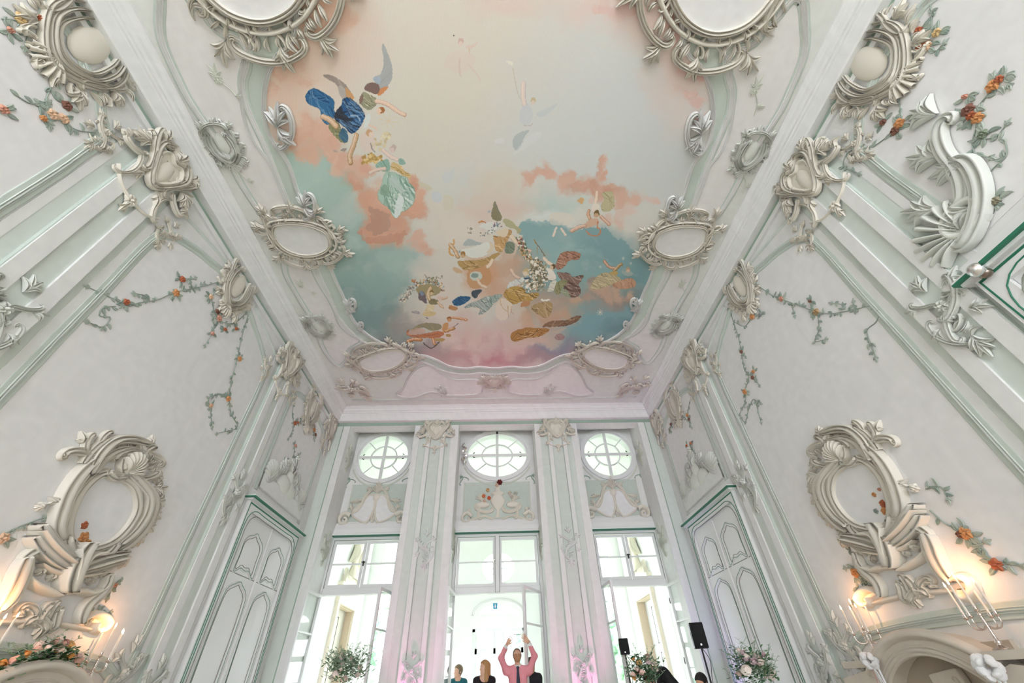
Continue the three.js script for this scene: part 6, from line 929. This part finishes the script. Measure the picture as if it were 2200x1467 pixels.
// ================= PEOPLE =================
// surface nets of a distance field
function skinOf(f, lo, hi, cell) {
  const nx = Math.ceil((hi.x - lo.x) / cell) + 1, ny = Math.ceil((hi.y - lo.y) / cell) + 1, nz = Math.ceil((hi.z - lo.z) / cell) + 1, F = new Float32Array(nx * ny * nz), id = (i, j, k) => (k * ny + j) * nx + i;
  for (let k = 0; k < nz; k++) for (let j = 0; j < ny; j++) for (let i = 0; i < nx; i++) F[id(i, j, k)] = f(lo.x + i * cell, lo.y + j * cell, lo.z + k * cell);
  const V = new Int32Array(nx * ny * nz).fill(-1), pos = [], idx = [], E = [[0, 1], [2, 3], [4, 5], [6, 7], [0, 2], [1, 3], [4, 6], [5, 7], [0, 4], [1, 5], [2, 6], [3, 7]];
  for (let k = 0; k < nz - 1; k++) for (let j = 0; j < ny - 1; j++) for (let i = 0; i < nx - 1; i++) {
    const v = []; let m = 0; for (let q = 0; q < 8; q++) { v[q] = F[id(i + (q & 1), j + ((q >> 1) & 1), k + (q >> 2))]; if (v[q] < 0) m |= 1 << q; }
    if (!m || m === 255) continue; let x = 0, y = 0, z = 0, n = 0;
    for (const [a, b] of E) if ((v[a] < 0) !== (v[b] < 0)) { const t = v[a] / (v[a] - v[b]); x += (a & 1) + ((b & 1) - (a & 1)) * t; y += ((a >> 1) & 1) + (((b >> 1) & 1) - ((a >> 1) & 1)) * t; z += (a >> 2) + ((b >> 2) - (a >> 2)) * t; n++; }
    V[id(i, j, k)] = pos.length / 3; pos.push(lo.x + (i + x / n) * cell, lo.y + (j + y / n) * cell, lo.z + (k + z / n) * cell);
  }
  const quad = (a, b, c, d, s) => { if (a < 0 || b < 0 || c < 0 || d < 0) return; s ? idx.push(a, b, c, a, c, d) : idx.push(a, c, b, a, d, c); };
  for (let k = 1; k < nz - 1; k++) for (let j = 1; j < ny - 1; j++) for (let i = 1; i < nx - 1; i++) {
    const s = F[id(i, j, k)] < 0;
    if (s !== F[id(i + 1, j, k)] < 0) quad(V[id(i, j - 1, k - 1)], V[id(i, j, k - 1)], V[id(i, j, k)], V[id(i, j - 1, k)], s);
    if (s !== F[id(i, j + 1, k)] < 0) quad(V[id(i - 1, j, k - 1)], V[id(i - 1, j, k)], V[id(i, j, k)], V[id(i, j, k - 1)], s);
    if (s !== F[id(i, j, k + 1)] < 0) quad(V[id(i - 1, j - 1, k)], V[id(i, j - 1, k)], V[id(i, j, k)], V[id(i - 1, j, k)], s);
  }
  const g = new THREE.BufferGeometry(); g.setAttribute('position', new THREE.Float32BufferAttribute(pos, 3)); g.setIndex(idx);
  const nor = new Float32Array(pos.length), e = cell * .5; for (let i = 0; i < pos.length; i += 3) { const [x, y, z] = [pos[i], pos[i + 1], pos[i + 2]], a = f(x + e, y, z) - f(x - e, y, z), b = f(x, y + e, z) - f(x, y - e, z), c = f(x, y, z + e) - f(x, y, z - e), l = Math.hypot(a, b, c) || 1; nor[i] = a / l; nor[i + 1] = b / l; nor[i + 2] = c / l; }
  g.setAttribute('normal', new THREE.BufferAttribute(nor, 3)); g.setAttribute('uv', new THREE.BufferAttribute(new Float32Array(pos.length / 3 * 2), 2)); return g;
}
const smin = (a, b, k) => { const h = Math.max(k - Math.abs(a - b), 0) / k; return Math.min(a, b) - h * h * k * .25; };
const cap = (a, b, ra, rb) => { const bx = b.x - a.x, by = b.y - a.y, bz = b.z - a.z, L = bx * bx + by * by + bz * bz || 1e-9; return (x, y, z) => { const px = x - a.x, py = y - a.y, pz = z - a.z, t = Math.max(0, Math.min(1, (px * bx + py * by + pz * bz) / L)); return Math.hypot(px - bx * t, py - by * t, pz - bz * t) - (ra + (rb - ra) * t); }; };
const join = (list, k) => (x, y, z) => { let d = 9; for (const f of list) d = smin(d, f(x, y, z), k); return d; };
const ell = (cx, cy, cz, a, b, c) => (x, y, z) => { const u = (x - cx) / a, v = (y - cy) / b, w = (z - cz) / c, l = Math.hypot(u, v, w); return (l - 1) * Math.min(a, b, c) * (l > .6 ? 1 : .8); };
function bounds(pts, r) { const lo = V3(9e9, 9e9, 9e9), hi = V3(-9e9, -9e9, -9e9); for (const p of pts) { lo.min(p); hi.max(p); } return [lo.addScalar(-r), hi.addScalar(r)]; }
// head in its own axes: x to its left, y up, z out of the face; origin between the ears
const skull = join([ell(0, .035, -.012, .077, .09, .098), ell(0, -.045, .022, .058, .075, .07), ell(0, -.095, .045, .03, .022, .032)], .05);
const face = (x, y, z) => { let d = skull(x, y, z); d = smin(d, cap(V3(0, .012, .088), V3(0, -.03, .106), .009, .013)(x, y, z), .014); for (const s of [-1, 1]) { d = smin(d, cap(V3(s * .012, .028, .085), V3(s * .045, .024, .074), .008, .008)(x, y, z), .016); d = -smin(-d, ell(s * .031, .006, .094, .017, .011, .014)(x, y, z), .008); d = smin(d, ell(s * .078, -.005, -.01, .009, .032, .02)(x, y, z), .008); d = smin(d, cap(V3(s * .004, -.058, .088), V3(s * .02, -.06, .08), .006, .004)(x, y, z), .006); d = smin(d, cap(V3(s * .004, -.067, .087), V3(s * .018, -.066, .08), .006, .004)(x, y, z), .006); } return d; };
function handBones(w, dir, palm, side, curl, spread, len = .19) {         // wrist, direction, palm normal
  const Y = dir.clone().normalize(), Z = palm.clone().addScaledVector(Y, -palm.dot(Y)).normalize(), X = Y.clone().cross(Z).multiplyScalar(side), P = (x, y, z) => w.clone().addScaledVector(X, x).addScaledVector(Y, y).addScaledVector(Z, z), k = len / .19, B = [[], []], pts = [];
  const seg = (set, a, b, ra, rb) => { B[set].push(cap(a, b, ra, rb)); pts.push(a, b); };
  [-.032, -.011, .011, .032].forEach((x, i) => { const kn = P(x * k, .088 * k - Math.abs(x - .005) * .25, 0); seg(0, P(x * .55 * k, .01, 0), kn, .0135 * k, .012 * k);
    let a = kn, an = 0; const L = [.036, .043, .041, .034][i] * k, sx = x * spread; for (let j = 0; j < 3; j++) { an += curl * [.5, .8, .6][j]; const l = L * [1, .7, .55][j], b = a.clone().addScaledVector(X, sx * l * 9).addScaledVector(Y, Math.cos(an) * l).addScaledVector(Z, Math.sin(an) * l); seg(1, a, b, (.0098 - j * .0012) * k, (.009 - j * .0012) * k); a = b; } });
  const t0 = P(.03 * k, .025 * k, .004), t1 = P(.058 * k, .062 * k, .012), t2 = P(.066 * k, .1 * k, .02 + curl * .01); seg(0, P(.012 * k, .012, 0), t0, .016 * k, .014 * k); seg(1, t0, t1, .013 * k, .011 * k); seg(1, t1, t2, .0105 * k, .0085 * k);
  return { f: (x, y, z) => { let d = 9; for (const f of B[0]) d = smin(d, f(x, y, z), .014); let e = 9; for (const f of B[1]) e = smin(e, f(x, y, z), .003); return smin(d, e, .006); }, pts };
}
function person(o) {
  const t = thing('person', o.label, 'person', V3(o.at.x, 0, o.at.z)); const J = {}; for (const k in o.J) J[k] = o.J[k].clone().sub(t.position);
  const skin = std(o.skin, .55), hq = new THREE.Quaternion().setFromRotationMatrix(new THREE.Matrix4().makeBasis(...(() => { const z = o.face.clone().normalize(), x = o.up.clone().cross(z).normalize(); return [x, z.clone().cross(x), z]; })())), hs = o.hs ?? 1, inv = hq.clone().invert(), v = V3();
  const headF = (fn) => (x, y, z) => { v.set(x - J.head.x, y - J.head.y, z - J.head.z).applyQuaternion(inv).multiplyScalar(1 / hs); return fn(v.x, v.y, v.z) * hs; };
  const g = o.girth ?? 1, W = o.w ?? 1, sp = J.chest.clone().lerp(J.pelvis, .5), acr = J.shL.clone().sub(J.shR).normalize(), fw = acr.clone().cross(V3(0, 1, 0)).normalize().multiplyScalar(1);
  const tor = [], side = (p, k) => p.clone().addScaledVector(acr, k);
  for (const k of [-1, 1]) { tor.push(cap(side(J.chest, k * .075 * W), side(sp, k * .06 * W), .105 * g, .1 * g), cap(side(sp, k * .06 * W), side(J.pelvis, k * .075 * W), .1 * g, .115 * g)); }
  tor.push(cap(J.shL, J.neck, .058, .05), cap(J.shR, J.neck, .058, .05), cap(J.chest, J.neck, .1, .055));
  const arms = [], forearms = [], legs = []; for (const s of ['L', 'R']) { arms.push(cap(J['sh' + s], J['el' + s], .052 * g, .042 * g)); forearms.push(cap(J['el' + s], J['wr' + s], .042 * g, .027)); if (J['hip' + s]) legs.push(cap(J['hip' + s], J['kn' + s], .085 * g, .055), cap(J['kn' + s], J['an' + s], .055, .037), cap(J['an' + s], J['an' + s].clone().addScaledVector(o.toe ?? V3(0, 0, 1), .17).setY(.035), .04, .032)); }
  const neck = cap(J.neck, J.head.clone().add(V3(0, -.04, -.015).applyQuaternion(hq).multiplyScalar(hs)), .053 * W ** .5, .05), bodyF = join([...tor, ...arms, ...forearms, ...legs, neck], .045);
  const all = Object.values(J), [lo, hi] = bounds(all, .17), parts = [skinOf((x, y, z) => Math.min(smin(bodyF(x, y, z), headF(skull)(x, y, z), .02)), lo, hi, o.cell ?? .019)];
  const [hl, hh] = bounds([J.head], .17 * hs); parts.push(skinOf((x, y, z) => smin(headF(face)(x, y, z), neck(x, y, z), .02) - .0012, hl, hh, o.fine ?? .008));
  for (const s of ['L', 'R']) { const h = handBones(J['wr' + s], o['hand' + s].dir, o['hand' + s].palm, s === 'L' ? -1 : 1, o['hand' + s].curl ?? .35, o['hand' + s].spread ?? .12), [a, b] = bounds([J['wr' + s], ...h.pts], .03); const fa = forearms[s === 'L' ? 0 : 1]; parts.push(skinOf((x, y, z) => smin(h.f(x, y, z), Math.max(fa(x, y, z), Math.hypot(x - J['wr' + s].x, y - J['wr' + s].y, z - J['wr' + s].z) - .06), .02) - .0008, a, b, o.fineHand ?? .0075)); }
  part('body', merge(parts), skin, t);
  const cloth = (name, f, mat, cell) => part(name, skinOf(f, lo, hi, cell ?? o.cell ?? .019), mat, t), below = (y) => (x, yy) => yy - y, up = o.top;
  const bodyUp = join([...tor, ...arms, ...(up.sleeve === 'long' ? forearms : [])], .05);
  if (up) cloth(up.name, (x, y, z) => { let d = bodyUp(x, y, z) - .014 - .003 * Math.sin(y * 60 + x * 35) * Math.sin(z * 40 + x * 20); d = Math.max(d, (J.pelvis.y - (up.drop ?? .06)) - y); d = Math.max(d, -(Math.hypot(x - J.neck.x, (y - J.neck.y - .03 - (up.neckUp ?? .02)) * .9, z - J.neck.z - (up.scoop ? .04 : .02)) - (up.scoop ?? .062))); for (const s of ['L', 'R']) { const c = up.sleeve === 'long' ? 'wr' : up.sleeve === 'short' ? 'el' : 'sh', a = J['sh' + s], b = J['el' + s], w = J['wr' + s]; const end = up.sleeve === 'long' ? [w, b, .05] : up.sleeve === 'short' ? [b, a, .12] : [b, a, .24]; const n = end[1].clone().sub(end[0]).normalize(), q = (x - end[0].x) * n.x + (y - end[0].y) * n.y + (z - end[0].z) * n.z; const near = Math.hypot(x - end[0].x, y - end[0].y, z - end[0].z) < (up.sleeve === 'cap' ? .34 : .16); if (near) d = Math.max(d, end[2] - q); if (up.sleeve !== 'long') d = Math.max(d, .02 - Math.min(1, forearms[s === 'L' ? 0 : 1](x, y, z)) - .0); } return d; }, up.mat);
  if (legs.length) cloth(o.bottom.skirt ? 'skirt' : 'trousers', (x, y, z) => { const lg = o.bottom.skirt ? Math.max(join([...legs.slice(0, 1), ...legs.slice(3, 4), cap(J.pelvis, J.pelvis.clone().setY(J.knL.y), .15, .22)], .12)(x, y, z), J.knL.y - .05 - y) : join([...legs.slice(0, 2), ...legs.slice(3, 5), tor[1], tor[3]], .05)(x, y, z); return Math.max(lg - .014, y - J.pelvis.y - .06, .05 - y); }, o.bottom.mat);
  for (const s of legs.length ? ['L', 'R'] : []) { const a = J['an' + s]; part('shoe', skinOf((x, y, z) => Math.max(legs[s === 'L' ? 2 : 5](x, y, z) - .01, -y, y - .09), ...bounds([a, a.clone().addScaledVector(o.toe ?? V3(0, 0, 1), .2)], .08), .012), M.black, t); }
  // hair, eyes, brows
  const hm = std(o.hair.color, .65), H = o.hair, hf = (x, y, z) => { let d = skull(x, y, z) - .013 - .002 * Math.sin(x * 220 + y * 60); d = Math.max(d, -((-y + .045 + (z < .02 ? (.02 - z) * 2.2 : 0)) * -1 < 0 ? -.001 : -.001) * 0 + Math.max(z - .03 - Math.max(0, y - .03) * (H.line ?? 1.1), -(y + .045 + (z > -.02 ? 0 : .05)))); return d; };
  let hairF = hf; if (H.long) hairF = (x, y, z) => smin(hf(x, y, z), Math.max(join([cap(V3(.062, .03, -.02), V3(.085, -.19, .0), .035, .04), cap(V3(-.062, .03, -.02), V3(-.085, -.19, .0), .035, .04), cap(V3(0, .04, -.08), V3(0, -.2, -.07), .06, .07)], .04)(x, y, z) + .006 * Math.sin(x * 160 + z * 90), -skull(x, y, z) - .002), .02);
  const [al, ah] = bounds([J.head], (H.long ? .3 : .16) * hs); part('hair', skinOf(headF(hairF), al, ah, o.fine ?? .008), hm, t);
  if (o.beard) part('beard', skinOf(headF((x, y, z) => Math.max(skull(x, y, z) - .006, y + .035 - Math.abs(x) * .35, -z - .0, ell(0, -.062, .09, .022, .012, .03)(x, y, z) * -1)), hl, hh, .0065), std(o.beard, .8), t);
  for (const s of [-1, 1]) { const e = new THREE.SphereGeometry(.012 * hs, 12, 10), p = V3(s * .031, .006, .077).multiplyScalar(hs).applyQuaternion(hq).add(J.head); const m = part('eye', e, std('#f0ece6', .3), t); m.position.copy(p); m.quaternion.copy(hq); const ir = new THREE.SphereGeometry(.0062 * hs, 10, 8).translate(0, 0, .0075 * hs); part('iris', ir, std('#4a3a2c', .3), m); const br = part('eyebrow', tube([V3(s * .014, .03, .09), V3(s * .03, .035, .087), V3(s * .048, .028, .075)].map((q) => q.multiplyScalar(hs)), .0035 * hs, 8, 5), hm, t); br.position.copy(J.head); br.quaternion.copy(hq); }
  { const lp = part('lips', tube([V3(-.02, -.061, .082), V3(0, -.063, .094), V3(.02, -.061, .082)].map((q) => q.multiplyScalar(hs)), .0045 * hs, 10, 6), std('#b8766a', .5), t); lp.position.copy(J.head); lp.quaternion.copy(hq); }
  return { t, J, hq };
}
const px = (x, y, z) => atZ(x, y, z);
{ // man in the pink shirt, both arms raised, head thrown back
  const z = -10.6, J = { head: px(1111, 1409, z + .0), neck: px(1112, 1434, z), chest: px(1112, 1452, z), pelvis: px(1113, 1452, z).setY(.98), shL: px(1136.5, 1441, z), shR: px(1088, 1441, z), elL: px(1148.5, 1409, z + .08), elR: px(1077, 1414, z + .08), wrL: px(1135.5, 1379, z + .2), wrR: px(1089, 1384, z + .2) };
  J.chest.y -= .02; for (const [s, k] of [['L', 1], ['R', -1]]) { J['hip' + s] = J.pelvis.clone().add(V3(k * .09, -.06, 0)); J['kn' + s] = J.pelvis.clone().add(V3(k * .1, -.5, .02)).setY(.5); J['an' + s] = J.pelvis.clone().add(V3(k * .11, 0, -.02)).setY(.09); }
  const { t } = person({ label: 'man in a pink shirt and dark tie looking up with both arms raised', at: V3(J.pelvis.x, 0, z), J, face: V3(.0, .62, .8), up: V3(0, .8, -.6), skin: '#e2b296', top: { name: 'shirt', mat: std('#ef9ba4', .75), sleeve: 'long', drop: .02 }, bottom: { mat: std('#2a2f3d', .8) }, hair: { color: '#5b4433', line: .9 }, beard: '#b98a68', cell: .013, fine: .005, fineHand: .0042,
    handL: { dir: px(1120, 1361, z + .2).sub(J.wrL), palm: V3(-.3, .3, .9), curl: .22, spread: .5 }, handR: { dir: px(1101, 1364, z + .2).sub(J.wrR), palm: V3(.3, .3, .9), curl: .25, spread: .4 } });
  const L = (p) => p.clone().sub(t.position), nk = L(J.neck);
  for (const s of ['L', 'R']) { const w = L(J['wr' + s]), e = L(J['el' + s]), a = w.clone().lerp(e, .04), b = w.clone().lerp(e, .3); part('cuff', bar(a, b, .038, .045, 16), M.cloth, t); }
  part('collar', new THREE.TorusGeometry(.06, .02, 8, 24).rotateX(PI / 2 + .25).translate(nk.x, nk.y + .035, nk.z + .01), M.cloth, t);
  const tie = new THREE.Shape([[-.02, 0], [.02, 0], [.024, -.03], [.018, -.05], [.042, -.36], [0, -.42], [-.042, -.36], [-.018, -.05], [-.024, -.03]].map((p) => new THREE.Vector2(...p))), tg = new THREE.ExtrudeGeometry(tie, { depth: .012, bevelEnabled: true, bevelSize: .004, bevelThickness: .004, bevelSegments: 2 }); tg.rotateX(-.06); tg.translate(nk.x, nk.y + .015, nk.z + .112); part('tie', tg, std('#1c2438', .6), t);
  const wl = L(J.wrL).lerp(L(J.elL), .02); part('wristwatch', new THREE.TorusGeometry(.034, .009, 8, 20).applyQuaternion(new THREE.Quaternion().setFromUnitVectors(V3(0, 0, 1), L(J.wrL).sub(L(J.elL)).normalize())).translate(wl.x, wl.y, wl.z), M.silver, t);
  const pa = px(1105, 1363.5, z + .24), pb = px(1117, 1361.5, z + .24), ph = thing('smartphone', 'flat white phone held between both raised hands of the man in pink', 'phone', pa.clone().lerp(pb, .5)); part('phone_body', rbox(.155, .012, .075, .005), M.paint, ph); part('phone_screen', rbox(.145, .003, .068, .001).translate(0, -.006, 0), M.black, ph);
}
function standing(o) {                                                  // a person standing with arms down; crown and height from the photograph
  const c = px(o.crown[0], o.crown[1], o.z), y = c.y, x = c.x, k = y / 1.72, f = o.yaw ?? 0, R = (a, b, d) => V3(x + (a * Math.cos(f) + d * Math.sin(f)) * 1, b * k, o.z + (-a * Math.sin(f) + d * Math.cos(f)));
  const J = { head: R(0, 1.6, .0), neck: R(0, 1.44, -.01), chest: R(0, 1.27, 0), pelvis: R(0, .93, 0), shL: R(.165 * (o.w ?? 1), 1.385, 0), shR: R(-.165 * (o.w ?? 1), 1.385, 0), elL: R(.215, 1.1, -.02), elR: R(-.215, 1.1, -.02), wrL: R(.22, .87, .07), wrR: R(-.22, .87, .07), hipL: R(.085, .88, 0), hipR: R(-.085, .88, 0), knL: R(.09, .49, .02), knR: R(-.09, .49, .02), anL: R(.09, .085, -.02), anR: R(-.09, .085, -.02) };
  return { ...person({ ...o, at: V3(x, 0, o.z), J, face: V3(Math.sin(o.look ?? f), o.tilt ?? 0, Math.cos(o.look ?? f)), up: V3(0, 1, 0), toe: V3(Math.sin(f), 0, Math.cos(f)), handL: { dir: V3(0, -1, .15), palm: V3(-1, 0, 0) }, handR: { dir: V3(0, -1, .15), palm: V3(1, 0, 0) } }), at: V3(x, 0, o.z) };
}
standing({ label: 'blond woman in a sleeveless black lace top looking aside in the middle doorway', crown: [1041, 1419], z: -10.75, w: .95, girth: .92, look: -1.05, skin: '#e4b79c', top: { name: 'lace_top', mat: std('#17131a', .8), sleeve: 'cap', scoop: .095, neckUp: -.01 }, bottom: { skirt: true, mat: std('#151318', .8) }, hair: { color: '#b98d5c', long: true }, hs: 1.0, cell: .015 });
standing({ label: 'dark-haired person in a black vest half hidden behind the man in pink', crown: [1140, 1413], z: -11.2, look: .5, yaw: .3, skin: '#d9ab8c', top: { name: 'vest', mat: std('#1b1c22', .8), sleeve: 'long' }, bottom: { mat: std('#1b1c22', .8) }, hair: { color: '#4a352a' } });
standing({ label: 'person in a teal top half hidden by the open leaf of the middle door', crown: [985, 1429], z: -12.75, w: .95, look: -.9, skin: '#dcae92', top: { name: 'top', mat: std('#16606a', .8), sleeve: 'short', scoop: .08 }, bottom: { mat: std('#2b2d33', .8) }, hair: { color: '#7d6a55' } });
{ // person bending over a table
  const z = -9.6, at = px(1440, 1475, z), P = (x, y, d = 0) => V3(px(x, 1450, z).x, y, z + d), J = { pelvis: P(1452, 1.0), chest: P(1424, 1.34), neck: P(1404, 1.36, .04), head: P(1391, 1.27, .1), shL: P(1408, 1.33, .18), shR: P(1408, 1.35, -.16), elL: P(1398, 1.08, .2), elR: P(1398, 1.08, -.15), wrL: P(1388, .9, .18), wrR: P(1388, .92, -.12), hipL: P(1454, .93, .09), hipR: P(1454, .93, -.09), knL: P(1458, .5, .1), knR: P(1458, .5, -.1), anL: P(1456, .085, .1), anR: P(1456, .085, -.1) };
  person({ label: 'person in black bending forward behind the peach bouquet', at: V3(J.pelvis.x, 0, z), J, face: V3(-.75, -.65, .1), up: V3(-.5, .8, 0), toe: V3(-1, 0, 0), skin: '#d8a98c', top: { name: 'jacket', mat: std('#101113', .8), sleeve: 'long', drop: .1 }, bottom: { mat: std('#141518', .8) }, hair: { color: '#2a211c' }, handL: { dir: V3(-.5, -1, 0), palm: V3(0, -.3, -1) }, handR: { dir: V3(-.5, -1, 0), palm: V3(0, -.3, 1) } });
}
{ // seated dark-haired person
  const z = -9.0, c = px(1503, 1447, z), X = c.x, y = c.y, P = (a, b, d) => V3(X + a, b, z + d), k = y - 1.32, J = { head: P(0, 1.2 + k, 0), neck: P(.02, 1.05 + k, -.02), chest: P(.03, .9 + k, -.02), pelvis: P(.06, .54, -.04), shL: P(.03, 1.0 + k, .17), shR: P(.03, 1.0 + k, -.2), elL: P(-.12, .82, .22), elR: P(-.12, .84, -.24), wrL: P(-.34, .82, .16), wrR: P(-.34, .82, -.16), hipL: P(.03, .52, .06), hipR: P(.03, .52, -.14), knL: P(-.4, .52, .08), knR: P(-.4, .52, -.16), anL: P(-.42, .085, .08), anR: P(-.42, .085, -.16) };
  person({ label: 'seated person with short black hair and white shirt near the corner loudspeaker', at: V3(X, 0, z), J, face: V3(-.9, -.4, .35), up: V3(0, 1, 0), toe: V3(-1, 0, 0), skin: '#d9a887', top: { name: 'shirt', mat: M.cloth, sleeve: 'long' }, bottom: { mat: std('#22252c', .8) }, hair: { color: '#17120f' }, handL: { dir: V3(-1, 0, -.2), palm: V3(0, -1, 0) }, handR: { dir: V3(-1, 0, .2), palm: V3(0, -1, 0) } });
  const ch = thing('banquet_chair', 'white banquet chair under the seated person with black hair', 'chair', V3(X + .08, 0, z - .04)); part('seat', rbox(.42, .05, .42, .02).translate(-.04, .415, 0), M.cloth, ch); part('backrest', rbox(.04, .4, .4, .015).translate(.22, .72, 0), M.cloth, ch); for (const [a, b] of [[-.2, -.17], [-.2, .17], [.2, -.17], [.2, .17]]) part('leg', cyl(.014, .011, .4, 8).translate(a, .2, b), M.silver, ch);
}

renderer.render(scene, camera);
